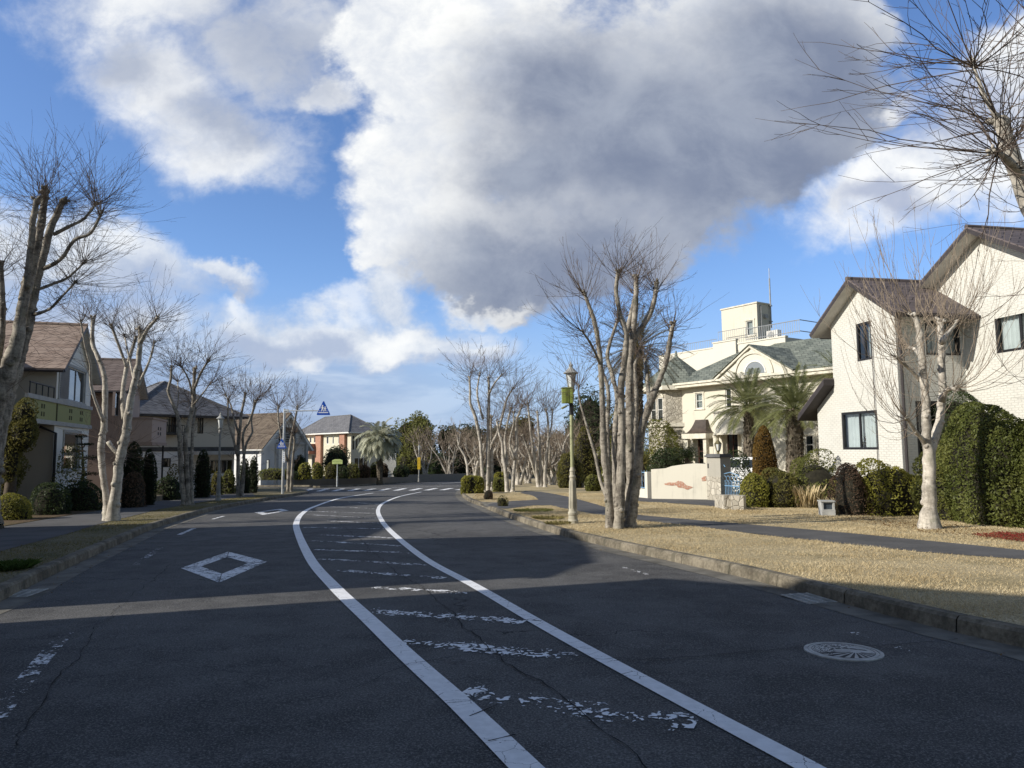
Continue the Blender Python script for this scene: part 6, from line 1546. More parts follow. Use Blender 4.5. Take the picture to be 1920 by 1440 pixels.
bushpx('large_shrub', 'big dark shrub hiding the brick house porch', 'shrub', 598, 652, 833, 905, M_lf_dark, at=76, prof='egg', dens=200, amp=0.2, h=0.75, size=0.18)
bushpx('large_shrub', 'dark bush left of the brick porch, behind the sign pole', 'shrub', 548, 572, 850, 905, M_lf_dark, at=72, prof='egg', dens=200, amp=0.2, h=0.75, size=0.18)
# white trellis fence
a = P(720, 868, 78); b = P(742, 868, 81); zb, zt = gz(78, 0.7), P(730, 850, 79).z
t = thing('trellis_fence', 'white garden trellis beside the silvery palm', 'fence', (a.x, a.y, zb), math.atan2(b.y - a.y, b.x - a.x)); L_ = math.dist(a[:2], b[:2])
mb = MB()
for k in range(12): mb.box(L_ * k / 11 - 0.04, -0.02, 0, L_ * k / 11 + 0.04, 0.02, zt - zb)
mb.build('slats', M_white, t); mb = MB()
for z in (0.3, zt - zb - 0.15): mb.box(-0.1, 0.021, z, L_ + 0.1, 0.06, z + 0.1)
mb.build('rails', M_white, t)
# ---- left gardens
bushpx('garden_bush', 'light green rounded bush at the bottom of the left edge', 'bush', -20, 56, 929, 976, M_lf_bright, depth=1.1, dens=420, amp=0.14, size=0.055)
bushpx('garden_bush', 'broad dark low bush before the yellow-banded house', 'bush', 60, 125, 908, 966, M_lf_dark, depth=1.2, dens=360, amp=0.14)
bushpx('garden_bush', 'dark low bush just left of the two-trunked tree', 'bush', 118, 190, 905, 958, M_lf_dark, depth=1.2, dens=360, amp=0.14)
bushpx('garden_shrub', 'thin pale-leaved shrub against the ivory ground floor', 'shrub', 86, 142, 836, 958, M_lf_mid, back=1.2, depth=1.0, dens=150, prof='egg', holes=0.5, core=False, amp=0.2)
bushpx('conifer', 'dark cypress column beside the rose house, the taller of two', 'conifer', 228, 266, 826, 950, M_lf_conif, prof='column', dens=420, amp=0.07)
bushpx('conifer', 'dark slim cypress right of the taller one by the rose house', 'conifer', 262, 291, 840, 947, M_lf_conif, prof='column', dens=420, amp=0.07)
bushpx('garden_shrub', 'russet shrub at the foot of the dark cypress pair', 'shrub', 226, 272, 885, 952, M_lf_red, depth=1.2, dens=260, holes=0.2, amp=0.2)
bushpx('garden_bush', 'dark bush between the cypress pair and the three-stemmed tree', 'bush', 288, 342, 893, 938, M_lf_dark, dens=260, depth=1.5)
bushpx('garden_shrub', 'light twiggy shrub before the beige house lower windows', 'shrub', 300, 336, 868, 936, M_lf_olive, back=1.5, dens=160, holes=0.4, core=False, prof='egg')
bushpx('conifer', 'broad dark cypress column before the beige house, left of the grey lamp', 'conifer', 364, 394, 842, 933, M_lf_conif, prof='column', dens=360, amp=0.06)
bushpx('conifer', 'dark cypress hidden behind the three-stemmed tree', 'conifer', 340, 362, 850, 934, M_lf_conif, prof='column', dens=360, amp=0.06)
bushpx('garden_bush', 'yellow-flecked bush right behind the grey lamp post', 'bush', 394, 418, 884, 928, M_lf_olive, dens=300)
bushpx('garden_bush', 'green and yellow bush to the right of the grey lamp post', 'bush', 414, 442, 880, 926, M_lf_mid, dens=300)
bushpx('conifer', 'pointed dark cypress by the corner of the side street', 'conifer', 466, 483, 854, 924, M_lf_conif, prof='column', dens=360, amp=0.05)
bushpx('conifer', 'dark cypress left of the pointed one by the side street', 'conifer', 447, 468, 858, 925, M_lf_conif, prof='column', dens=360, amp=0.05)
# cloud-pruned pine
g = G(150, 955, KH); Y = g.y + 1.5; base = Vector((P(150, 955, Y).x, Y, gz(Y, KH)))
t = thing('cloud_pine', 'dark cloud-pruned pine with flat tiers by the ivory house corner', 'tree', base); mb = MB(); qs = []; k_ = Y / F
tip = P(152, 815, Y) - base; knobbly(mb, [Vector((0, 0, -0.1)), Vector((0.05, 0, tip.z * 0.5)), tip], [0.07, 0.05, 0.02], 7, 0.15)
for i, (x, y, rw) in enumerate([(152, 818, 9), (160, 833, 16), (143, 846, 18), (166, 858, 20), (146, 872, 24), (170, 888, 24), (150, 902, 24)]):
    c = P(x, y, Y + random.uniform(-0.3, 0.3)) - base; r = rw * k_; qs.append(foliage(r * 0.55, r, r, 'round', 420, 0.055, 40 + i, 2, 0.25, 0.5) + np.array([c.x, c.y, c.z - r * 0.25])); mb.tube([(c.x * 0.2, c.y * .2, c.z - 0.12), c], [0.03, 0.015], 5)
mb.build('trunk', M_wood, t, True); build_np('crown', np.concatenate(qs), 4, M_lf_conif, t)

# ---- palms
def palm(name, label, crown, base, L, n, mat, seed, el=(80, -25), droop=1.5, leafl=0.42, trunk_r=0.2, nl=26, dead=0, lw=0.018):
    """arching feather fronds: rachis and paired leaflets"""
    random.seed(seed); rng = np.random.default_rng(seed)
    t = thing(name, label, 'palm', base); cr = Vector(crown) - Vector(base); mb = MB(); quads = []
    m_ = max(4, int(cr.length / 0.12)); 
    mb.tube([cr * (k / m_) + Vector((0, 0, -0.1 if k == 0 else 0)) for k in range(m_ + 1)], [trunk_r * (1.25 - 0.25 * min(1, k / 3)) * (1 + 0.10 * (k % 2)) for k in range(m_ + 1)], 10)
    for k in range(int(m_ * 6)):
        a = random.uniform(0, 6.28); z = random.uniform(0.25, 1.0); c = cr * z; o = Vector((math.cos(a), math.sin(a), 0))
        mb.tube([c + o * trunk_r * 0.9, c + o * (trunk_r + 0.05) + Vector((0, 0, 0.08)), c + o * (trunk_r + 0.03) + Vector((0, 0, 0.15))], [0.05, 0.035, 0.01], 4)
    mb.build('trunk', M_palmtrunk, t)
    fr = MB()
    for k in range(n + dead):
        az = 2.399 * k + random.uniform(-0.2, 0.2); f = k / n if k < n else 1.0
        e = R(el[0] + (el[1] - el[0]) * f ** 0.8 + random.uniform(-6, 6)); Lk = L * random.uniform(0.85, 1.1); d = Vector((math.cos(az) * math.cos(e), math.sin(az) * math.cos(e), math.sin(e)))
        p = cr + Vector((d.x, d.y, 0)) * trunk_r * 0.6; pts = [p.copy()]
        for j in range(10): d = (d + Vector((0, 0, -0.030 * droop * (j + 1) / 3))).normalized(); p = p + d * Lk / 10; pts.append(p.copy())
        fr.tube(pts, [0.022 - 0.0016 * j for j in range(11)], 4)
        for j in range(nl):
            s = 0.16 + 0.84 * j / nl; i = min(9, int(s * 10)); q = pts[i].lerp(pts[i + 1], s * 10 - i); dd = (pts[i + 1] - pts[i]).normalized(); side = dd.cross(Vector((0, 0, 1)));
            side = side.normalized() if side.length > 1e-3 else Vector((1, 0, 0)); upv = side.cross(dd)
            ll = leafl * (1 - 0.55 * abs(s - 0.45) * 1.6) * random.uniform(0.85, 1.1)
            for sg in (-1, 1):
                ld = (side * sg * 0.8 + dd * 0.62 + upv * 0.30 + Vector((0, 0, -0.12))).normalized(); w0 = dd * lw
                m1 = q + ld * ll * 0.55; e1 = q + ld * ll + Vector((0, 0, -0.12 * ll * droop))
                quads.append([q - w0, m1 - w0 * 0.8, e1, m1 + w0 * 0.8])
    frm = fr.build('crown', mat, t)
    build_np('leaflets', np.array([[tuple(v) for v in q] for q in quads]), 4, mat, frm); return t
H = MANSION
def palm_px(name, label, cx, cy, yb, Y, rpx, n, mat, seed, **k):
    c = P(cx, cy, Y); b = Vector((P(cx, yb, Y).x, Y, gz(Y, KH))); return palm(name, label, c, b, rpx * Y / F, n, mat, seed, **k)
palm_px('feather_palm', 'feather palm with grey-green arching fronds before the round balcony, the left of two', 1404, 762, 930, 37.5, 80, 46, M_lf_palm, 5, trunk_r=0.22, leafl=0.62, droop=1.7, nl=36, lw=0.028)
palm_px('feather_palm', 'feather palm with thick shaggy trunk before the stone arch, the right of two', 1490, 768, 930, 33.0, 90, 48, M_lf_palm, 6, trunk_r=0.34, leafl=0.62, droop=1.6, nl=36, lw=0.028)
palm_px('feather_palm', 'feather palm showing only fronds left of the white house, above its side roof', 1575, 700, 930, 37.0, 60, 26, M_lf_palm, 16, trunk_r=0.2, leafl=0.45)
palm_px('date_palm', 'tall date palm with drooping brown fronds behind the many-stemmed tree', 1192, 652, 915, 38.0, 95, 52, M_lf_date, 7, el=(78, -55), trunk_r=0.35, leafl=0.55, droop=1.2, nl=34, lw=0.028)
palm_px('silver_palm', 'silvery drooping palm at the corner of the brick house', 712, 824, 890, 74.0, 43, 56, M_lf_silver, 8, el=(75, -45), droop=2.7, leafl=1.0, trunk_r=0.3, nl=34, lw=0.07)
palm_px('yucca', 'spiky yellow-edged yucca behind the left end of the mural wall', 1203, 872, 915, 35.5, 26, 30, M_lf_olive, 9, el=(85, 10), droop=0.6, leafl=0.2, trunk_r=0.12, nl=14)
palm_px('cycad', 'dark cycad beside the front door of the mansion', 1291, 858, 915, 39.0, 28, 26, M_lf_dark, 10, el=(70, 0), droop=1.2, leafl=0.3, trunk_r=0.15, nl=18)

# ---- winter grass: short dry blades on the lawn, moss and tufts on the left verge
def inpoly(px_, py_, poly):
    c = np.zeros(len(px_), bool); n = len(poly); j = n - 1
    for i in range(n):
        xi, yi, xj, yj = poly[i][0], poly[i][1], poly[j][0], poly[j][1]
        if yi != yj: c ^= ((yi > py_) != (yj > py_)) & (px_ < (xj - xi) * (py_ - yi) / (yj - yi) + xi)
        j = i
    return c
def blades(name, polys, n, h0, h1, mat, seed, box, label, near=9.0, holes=None, wd=0.003):
    rng = np.random.default_rng(seed); x = rng.uniform(box[0], box[2], n); y = box[1] + (box[3] - box[1]) * rng.uniform(0, 1, n) ** 1.7
    k = np.zeros(n, bool)
    for pl in polys: k |= inpoly(x, y, [(p.x, p.y) for p in pl])
    if holes: 
        for pl in holes: k &= ~inpoly(x, y, [(p.x, p.y) for p in pl])
    x, y = x[k], y[k]; n = len(x); tuft = np.clip(0.5 + 0.5 * np.sin(x * 2.1 + np.sin(y * 1.7) * 2) * np.sin(y * 2.6 + 1) + 0.35 * np.sin(x * 0.9 + 2 * np.sin(y * 0.6)), 0, 1.2); kk = rng.uniform(0, 1, n) < 0.35 + 0.75 * tuft; x, y, tuft = x[kk], y[kk], tuft[kk]; n = len(x)
    h = rng.uniform(h0, h1, n) * (0.6 + 0.6 * tuft); a = rng.uniform(0, 6.28, n); w_ = wd * (1 + y / 14); z = SLOPE * y + KH - 0.015
    l = rng.normal(0, 0.8, (n, 2)) * h[:, None]
    V0 = np.stack([x - np.cos(a) * w_, y - np.sin(a) * w_, z], 1); V1 = np.stack([x + np.cos(a) * w_, y + np.sin(a) * w_, z], 1); V2 = np.stack([x + l[:, 0], y + l[:, 1], z + h], 1)
    o = build_np(name, np.stack([V0, V1, V2], 1), 3, mat); struct(o, 'stuff'); o['label'] = label; return o
M_blade = mat_leaf('dry_blade', [(0.30, 0.22, 0.11), (0.52, 0.42, 0.25), (0.70, 0.60, 0.40)], 0.9, 0.2, 0.6)
M_blade2 = mat_leaf('verge_blade', [(0.10, 0.095, 0.03), (0.20, 0.17, 0.06), (0.32, 0.26, 0.12)], 0.9, 0.2, 0.6)
M_blade3 = mat_leaf('green_blade', [(0.03, 0.06, 0.012), (0.06, 0.10, 0.02), (0.10, 0.14, 0.035)], 0.8, 0.2, 0.6)
path_r = rp_far + rp_near[::-1]
lawn_poly = R_in + [Vector((40, R_in[-1].y, 0)), Vector((40, 5, 0))]
blades('dry_grass', [lawn_poly], 1000000, 0.018, 0.045, M_blade, 1, (-2, 2.5, 24, 40), 'short dry straw-coloured lawn grass on the right verge', holes=[path_r, dr, [G(x, y, KH) for x, y in ((898, 949.5), (918, 955.5), (938, 958), (1000, 947.5), (1040, 947), (1012, 936.5), (962, 939), (925, 943))]])
vp = L_in[:] + lp_in[::-1]
blades('verge_grass', [vp], 260000, 0.012, 0.04, M_blade2, 2, (-16, 5, 0, 42), 'thin mossy winter grass on the left verge')
def tuft(name, label, c, r, n, h, mat, seed, lean=0.5, cat='grass clump', wd=0.008):
    rng = np.random.default_rng(seed); a = rng.uniform(0, 6.28, n); q = np.sqrt(rng.uniform(0, 1, n)) * r; x, y = np.cos(a) * q, np.sin(a) * q
    hh = h * rng.uniform(0.5, 1.1, n); d = rng.normal(0, lean, (n, 2)) * hh[:, None] + np.stack([x, y], 1) * 0.25; b = rng.uniform(0, 6.28, n)
    V0 = np.stack([x - np.cos(b) * wd, y - np.sin(b) * wd, 0 * x], 1); V1 = np.stack([x + np.cos(b) * wd, y + np.sin(b) * wd, 0 * x], 1)
    M_ = np.stack([x + d[:, 0] * 0.4, y + d[:, 1] * .4, hh * 0.7], 1); T = np.stack([x + d[:, 0], y + d[:, 1], hh], 1); o_ = np.stack([np.cos(b), np.sin(b), 0 * b], 1) * wd * 0.7
    o = build_np(name, np.stack([V0, V1, M_ + o_, T], 1), 4, mat); o.location = c; return tag(o, label, cat)
tuft('grass_clump', 'fresh dark green grass clump at the kerb edge, bottom left', G(14, 1066, KH), 0.30, 900, 0.10, M_blade3, 1)
tuft('dry_reed_clump', 'tall dry straw-coloured grass clump beside the grey utility box', G(1514, 951, KH), 0.42, 300, 0.75, M_blade, 2, 0.16, wd=0.005)
tuft('dry_reed_clump', 'low dry grass clump leaning over the right side of the utility box', G(1578, 963, KH), 0.35, 260, 0.45, M_blade, 3, 0.25, wd=0.007)
for k, (x, y, lb) in enumerate(((1000, 958, 'greenish weed tuft on the lawn edge near the path crossing'), (1028, 972, 'small weed tuft behind the kerb left of the lamp post'), (1046, 982, 'tiny weed tuft just left of the lamp foot'))): tuft('weed_tuft', lb, G(x, y, KH), (0.55, 0.4, 0.3)[k], (900, 500, 350)[k], 0.06, M_lf_mid if k == 0 else M_blade2, 20 + k, 0.4, 'weed')
# red groundcover and leaf litter
def litter(name, label, poly, n, size, mat, seed, h=KH):
    rng = np.random.default_rng(seed); xs = [p.x for p in poly]; ys_ = [p.y for p in poly]; x = rng.uniform(min(xs), max(xs), n); y = rng.uniform(min(ys_), max(ys_), n); k = inpoly(x, y, [(p.x, p.y) for p in poly]); x, y = x[k], y[k]
    pts = np.stack([x, y, SLOPE * y + h + rng.uniform(0.004, 0.03, len(x))], 1); q = leaf_quads(pts, np.tile([0, 0, 1.0], (len(x), 1)), size, rng, face=0.75); o = build_np(name, q, 4, mat); struct(o, 'stuff'); o['label'] = label
M_redleaf = mat_leaf('red_leaf', [(0.16, 0.02, 0.02), (0.32, 0.05, 0.04), (0.30, 0.14, 0.06)], 0.7)
litter('groundcover', 'low red-leaved groundcover under the tall hedge', [G(x, y, KH) for x, y in ((1822, 1003), (1875, 998), (1990, 1006), (2000, 1022), (1920, 1016), (1850, 1008))], 5200, 0.045, M_redleaf, 4)
M_litter = mat_leaf('fallen_leaf', [(0.08, 0.045, 0.02), (0.20, 0.12, 0.05), (0.30, 0.20, 0.10)], 0.9)
litter('leaf_litter', 'fallen brown leaves under the hedges', [G(x, y, KH) for x, y in ((1590, 968), (1750, 980), (1920, 1000), (1920, 1018), (1740, 1000), (1580, 975))], 2200, 0.05, M_litter, 5)
litter('leaf_litter', 'fallen brown leaves on the left verge', vp, 5000, 0.035, M_litter, 6)
gl = up(offset2(KRl, -0.02), 0); gr_ = offset2(KRl, -0.5)
n_ = len(KRl) * 3 // 4
litter('leaf_litter', 'scattered leaves and grit along the right gutter', gl[:n_] + gr_[:n_][::-1], 9000, 0.03, M_litter, 8, 0.004)
gl = offset2(KLl, 0.02); gr_ = offset2(KLl, 0.5); n_ = len(KLl) // 2
litter('leaf_litter', 'scattered leaves and grit along the left gutter', gl[:n_] + gr_[:n_][::-1], 9000, 0.03, M_litter, 9, 0.004)
o = edging('stone_edging', [G(x, y, KH) for x, y in ((1352, 951), (1372, 955), (1398, 955.5))], 0.22, 0.42, M_stone, 0.45); tag(o, 'low pale rubble edging beside the blue gate', 'edging')
o = edging('stone_edging', [G(x, y, KH) for x, y in ((1190, 918), (1130, 917), (1095, 914), (1060, 912))], 0.25, 0.35, M_stone, 0.6); tag(o, 'low stone edging of the bed behind the lamp post', 'edging')
o = edging('stone_edging', [G(x, y, KH) for x, y in ((288, 940), (320, 935), (360, 931), (412, 925))], 0.12, 0.22, M_kerb, 0.8); tag(o, 'low concrete edging along the beige house garden', 'edging')

# ================================================================== street furniture
M_lampolive = simple('olive_lamp_paint', (0.33, 0.34, 0.19), 0.5, 0.18, 3)
M_lampbase = simple('weathered_cast_base', (0.40, 0.37, 0.29), 0.7, 0.2, 3, 0.2)
M_lampgrey = simple('grey_lamp_paint', (0.27, 0.265, 0.25), 0.5, 0.15, 3)
M_cap = simple('lamp_cap', (0.34, 0.34, 0.32), 0.5, 0.15)
M_box = simple('olive_box_paint', (0.27, 0.32, 0.075), 0.45, 0.12)
m, t_, b_, v_ = new_mat('milky_lamp_glass', 0.25, 0.5); b_.inputs['Base Color'].default_value = (0.62, 0.64, 0.63, 1); M_milk = m
def street_lamp(label, base, H_, pole, foot, head=1.0):
    t = thing('street_lamp', label, 'street lamp', base); s = H_ / 4.1
    RS = 0.68
    mb = MB(); mb.lathe([(r_ * RS, z_) for r_, z_ in [(0.20, -0.05), (0.20, 0.06), (0.175, 0.09), (0.165, 0.18), (0.185, 0.21), (0.185, 0.25), (0.155, 0.29), (0.145, 0.34), (0.115, 1.05), (0.105, 1.12), (0.125, 1.14), (0.125, 1.17), (0.10, 1.19), (0.095, 1.28), (0.11, 1.30), (0.085, 1.36), (0.06, 1.42)]], 16)
    for k in range(8): a = k * math.pi / 4; mb.tube([(0.145 * RS * math.cos(a), 0.145 * RS * math.sin(a), 0.36), (0.112 * RS * math.cos(a), 0.112 * RS * math.sin(a), 1.05)], 0.010, 4)
    o1 = mb.build('base', foot, t)
    mb = MB(); mb.tube([(0, 0, 1.38), (0, 0, H_ - 0.95)], 0.048, 12); mb.lathe([(0.048, 0), (0.075, 0.03), (0.075, 0.12), (0.055, 0.15), (0.10, 0.22), (0.10, 0.26)], 12, (0, 0, H_ - 0.98)); o2 = mb.build('pole', pole, t)
    hd = MB(); z0 = H_ - 0.715; n = 6
    hd.lathe([(0.075, 0), (0.07, 0.005), (0.135, 0.40), (0.13, 0.40)], 6, (0, 0, z0)); lg = hd.build('lantern_glass', M_milk, t)
    mb = MB()
    for k in range(6):
        a = 2 * math.pi * (k + 0.5) / 6; mb.tube([(0.078 * math.cos(a), 0.078 * math.sin(a), z0), (0.141 * math.cos(a), 0.141 * math.sin(a), z0 + 0.40)], 0.010, 4)
    mb.lathe([(0.09, -0.03), (0.09, 0.01), (0.08, 0.01)], 12, (0, 0, z0)); mb.build('lantern_frame', M_cap, lg)
    mb = MB(); mb.lathe([(0.15, 0.40), (0.195, 0.405), (0.20, 0.42), (0.15, 0.455), (0.10, 0.51), (0.06, 0.55), (0.045, 0.58), (0.06, 0.61), (0.045, 0.64), (0.022, 0.66), (0.012, 0.715)], 18, (0, 0, z0)); mb.build('lantern_cap', M_cap, t)
    return t
g = G(1074.5, 980, KH); top = P(1073, 678, g.y).z - g.z
L1 = street_lamp('olive-green street lamp with a pale fluted foot and a green box, right verge', g, top, M_lampolive, M_lampbase)
mb = MB(); k_ = g.y / F; bx0, bx1 = P(1053.5, 740, g.y).x - g.x, P(1073, 740, g.y).x - g.x; bz1, bz0 = P(1063, 728.5, g.y).z - g.z, P(1063, 756, g.y).z - g.z
mb.box(bx0, -0.12, bz0, bx1, 0.12, bz1); mb.box(bx0 - 0.012, -0.135, bz1 + 0.001, bx1 + 0.01, 0.135, bz1 + 0.02)
for k in range(3): mb.box(bx0 + 0.075 + k * 0.035, -0.132, bz0 + 0.01, bx0 + 0.09 + k * 0.035, -0.1205, bz1 - 0.01)
cb = mb.build('control_box', M_box, L1)
mb = MB(); mb.box(-0.03, -0.062, bz0 - 0.22, 0.03, -0.05, bz1 + 0.05); mb.lathe([(0.056, bz0 - 0.3), (0.056, bz0 - 0.02)], 12); mb.build('mounting_strap', M_black, L1)
mb = MB(); c = Vector((bx0 + 0.06, -0.02, bz0 - 0.10)); mb.tube([c + Vector((-0.07, -0.03, -0.035)), c + Vector((0.06, 0.03, 0.03))], 0.028, 8); mb.tube([c + Vector((0.06, 0.03, 0.03)), (0, 0, bz0 - 0.02)], 0.008, 5); mb.build('spot_lamp', M_lampolive, L1)
g = G(409, 938.5, KH); street_lamp('plain grey street lamp among the dark bushes on the left verge', g, P(410, 773, g.y).z - g.z, M_lampgrey, M_lampgrey)
g = G(785.5, 902.5, KH); L3 = street_lamp('distant street lamp carrying a narrow yellow banner on the far kerb', g, P(785, 833, g.y).z - g.z, M_lampgrey, M_lampgrey)
M_yel = simple('yellow_banner', (0.72, 0.47, 0.03), 0.7, 0.08); M_ink = simple('dark_lettering', (0.16, 0.09, 0.02), 0.7)
z1, z0 = P(785, 857.5, g.y).z - g.z, P(785, 880, g.y).z - g.z
mb = MB(); mb.box(-0.17, -0.12, z0, 0.17, -0.10, z1); bn = mb.build('banner', M_yel, L3)
mb = MB(); random.seed(4)
for k in range(7):
    z = z1 - 0.14 - k * (z1 - z0 - 0.2) / 7
    mb.box(-0.07, -0.124, z - 0.075, 0.07, -0.1205, z - 0.06); mb.box(-0.012, -0.124, z - 0.13, 0.012, -0.1205, z - 0.076); mb.box(-0.07, -0.124, z - 0.045, 0.065, -0.1205, z - 0.03)
mb.build('lettering', M_ink, bn)

# ---- crossing signs on the cantilever pole
M_galv = simple('galvanised_steel', (0.52, 0.54, 0.55), 0.4, 0.15, 4, metal=0.4)
M_sign = simple('sign_blue', (0.006, 0.070, 0.40), 0.4, 0.06); M_signw = simple('sign_white', (0.78, 0.80, 0.82), 0.4, 0.03)
g = G(530, 925.5, KH); Y = g.y
SG = thing('crossing_sign', 'galvanised pole with an arm holding one blue triangular school crossing sign, another lower on the pole', 'traffic sign', g)
SG['label'] = 'galvanised pole with two blue triangular crossing signs, one on a long arm'
top = P(533, 766, Y) - g; az_ = P(533, 770.5, Y).z - g.z; tipx = P(607, 769, Y).x - g.x
mb = MB(); mb.tube([(0, 0, -0.1), (0, 0, top.z * 0.55), (0, 0, top.z)], [0.085, 0.075, 0.06], 12); mb.build('pole', M_galv, SG)
mb = MB(); mb.lathe([(0.09, 0.28), (0.09, 1.05)], 12); mb.build('pole_wrap', M_grey, SG)
mb = MB(); mb.tube([(0, -0.07, az_), (tipx - 0.2, -0.07, az_)], 0.035, 8); mb.box(0.05, -0.08, az_ - 0.12, 0.2, -0.05, az_ + 0.1); mb.box(0.2, -0.1, az_ - 0.1, 0.28, -0.04, az_ + 0.1); mb.build('arm', M_galv, SG)
def ped_sign(parent, c, w_, h_):
    """blue triangle, white adult and child walking over a white crossing bar"""
    r = 0.09
    def tri(k):
        V_ = [Vector((0, 0, h_ * (0.5 + 0.16 * 0))), Vector((-w_ / 2, 0, -h_ / 2)), Vector((w_ / 2, 0, -h_ / 2))]; ce = sum(V_, Vector()) / 3; out = []
        V_ = [ce + (q - ce) * k for q in V_]
        for i in range(3):
            a, b, d = V_[i - 1], V_[i], V_[(i + 1) % 3]
            for t in (0, .25, .5, .75, 1): p0 = b.lerp(a, r); p1 = b.lerp(d, r); out.append(p0.lerp(b, t).lerp(b.lerp(p1, t), t))
        return out
    mb = MB(); mb.slab([c + q + Vector((0, 0.02, 0)) for q in tri(1.0)], (0, 0.015, 0)); rim = mb.build('sign_rim', M_signw, parent)
    mb = MB(); mb.slab([c + q + Vector((0, 0.012, 0)) for q in tri(0.975)], (0, 0.007, 0)); mb.build('sign_plate', M_sign, rim)
    mb = MB(); y = 0.004; u = h_ / 100 * 0.86
    def poly(*pts): mb.slab([c + Vector((a * u, y, (b - 50) * u)) for a, b in pts], (0, 0.006, 0))
    def disc(x, z, r_): poly(*[(x + r_ * math.cos(t * 0.6283), z + r_ * math.sin(t * 0.6283)) for t in range(10)])
    disc(-7, 66, 5.5); poly((-12, 60), (-3, 60), (-2, 40), (-13, 40)); poly((-13, 40.2), (-7, 40.2), (-14, 20), (-20, 20)); poly((-7, 39.8), (-2, 39.8), (3, 20), (-2.5, 20)); poly((-12, 59), (-13, 54), (-22, 44), (-24, 47)); poly((-3, 59), (4, 47), (2, 45), (-4, 53))
    disc(13, 54, 5); poly((9, 48), (17, 48), (17, 34), (9, 34)); poly((9, 33.8), (13, 33.8), (9, 20), (5, 20)); poly((13, 33.6), (17, 33.6), (23, 20), (18.5, 20)); poly((9, 47), (9, 43), (3, 38), (2, 41)); poly((17, 47), (17, 43), (24, 37), (25, 40))
    poly((-38, 8), (38, 8), (38, 14), (-38, 14)); poly((-33, 22), (-25, 22), (-24, 26), (-31, 26)); poly((26, 22), (33, 22), (31, 26), (26, 26))
    mb.build('pictogram', M_signw, rim); return rim
k_ = Y / F
ped_sign(SG, P(607.5, 764.5, Y) - g + Vector((0, -0.14, 0)), 27 * k_, 28 * k_)
ped_sign(SG, P(529.5, 831, Y) - g + Vector((0, -0.14, 0)), 20 * k_, 20 * k_)
z1, z0 = P(531, 847, Y).z - g.z, P(531, 867, Y).z - g.z
mb = MB(); mb.box(-0.02, -0.13, z0, 0.13, -0.115, z1); pl = mb.build('auxiliary_plate', M_signw, SG)
mb = MB()
for k in range(5): z = z1 - 0.06 - k * (z1 - z0 - 0.06) / 5; mb.box(0.02, -0.134, z - 0.05, 0.09, -0.1305, z - 0.035); mb.box(0.045, -0.134, z - 0.075, 0.06, -0.1305, z - 0.0505)
mb.build('lettering', M_sign, pl)
# ---- green nameplate at the corner
g = G(632, 910.5, KH); Y = g.y; M_npl = simple('pale_green_enamel', (0.50, 0.58, 0.22), 0.5, 0.1)
NP = thing('name_sign', 'pale green nameplate on a slim white pole at the side street corner', 'sign', g)
zt, zb = P(632, 861, Y).z - g.z, P(632, 870, Y).z - g.z; hw = 9.5 * Y / F
mb = MB(); mb.tube([(0, 0, -0.1), (0, 0, 0.85)], 0.075, 10); mb.tube([(0, 0, 0.85), (0, 0, zb)], 0.05, 10); mb.build('pole', M_galv, NP)
mb = MB(); mb.box(-hw, -0.07, zb, hw, 0.07, zt - 0.1); mb.slab([(-hw, -0.07, zt - 0.098), (hw, -0.07, zt - 0.098), (hw * 0.5, -0.07, zt), (-hw * 0.5, -0.07, zt)], (0, 0.14, 0)); npb = mb.build('nameplate', M_npl, NP)
mb = MB(); mb.box(-hw * 0.9, -0.075, zt - 0.19, hw * 0.9, -0.0705, zt - 0.165); random.seed(8)
for k in range(6): x = -hw * 0.6 + k * hw * 0.22; mb.box(x, -0.075, zb + 0.06, x + hw * 0.13, -0.0705, zb + 0.075); mb.box(x + hw * 0.05, -0.075, zb + 0.076, x + hw * 0.08, -0.0705, zb + 0.14)
mb.build('lettering', simple('green_lettering', (0.12, 0.16, 0.06), 0.6), npb)
# ---- grey utility box on the lawn
g = G(1552.5, 966, KH); k_ = g.y / F; w_ = 23 * k_; h_ = P(1552, 940, g.y).z - g.z
UB = thing('utility_box', 'small pale grey utility box with a dark panel among the dry grass', 'utility box', g, R(-8))
mb = MB(); mb.box(-w_ / 2, -0.1, -0.05, w_ / 2, 0.28, h_ * 0.42); mb.box(-w_ / 2, -0.06, h_ * .421, -w_ / 2 + 0.05, 0.28, h_ - .02); mb.box(w_ / 2 - 0.05, -0.06, h_ * .421, w_ / 2, 0.28, h_ - .02); mb.box(-w_ / 2 + 0.051, 0.0, h_ * 0.421, w_ / 2 - 0.051, 0.28, h_ - 0.02); mb.box(-w_ / 2 - 0.02, -0.08, h_ - 0.018, w_ / 2 + 0.02, 0.30, h_ + 0.02); mb.build('casing', simple('pale_concrete', (0.42, 0.42, 0.40), 0.8, 0.15), UB)
mb = MB(); mb.box(-w_ / 2 + 0.06, -0.012, h_ * 0.46, w_ / 2 - 0.06, -0.001, h_ - 0.05); mb.build('panel', simple('dark_panel', (0.06, 0.075, 0.09), 0.4), UB)

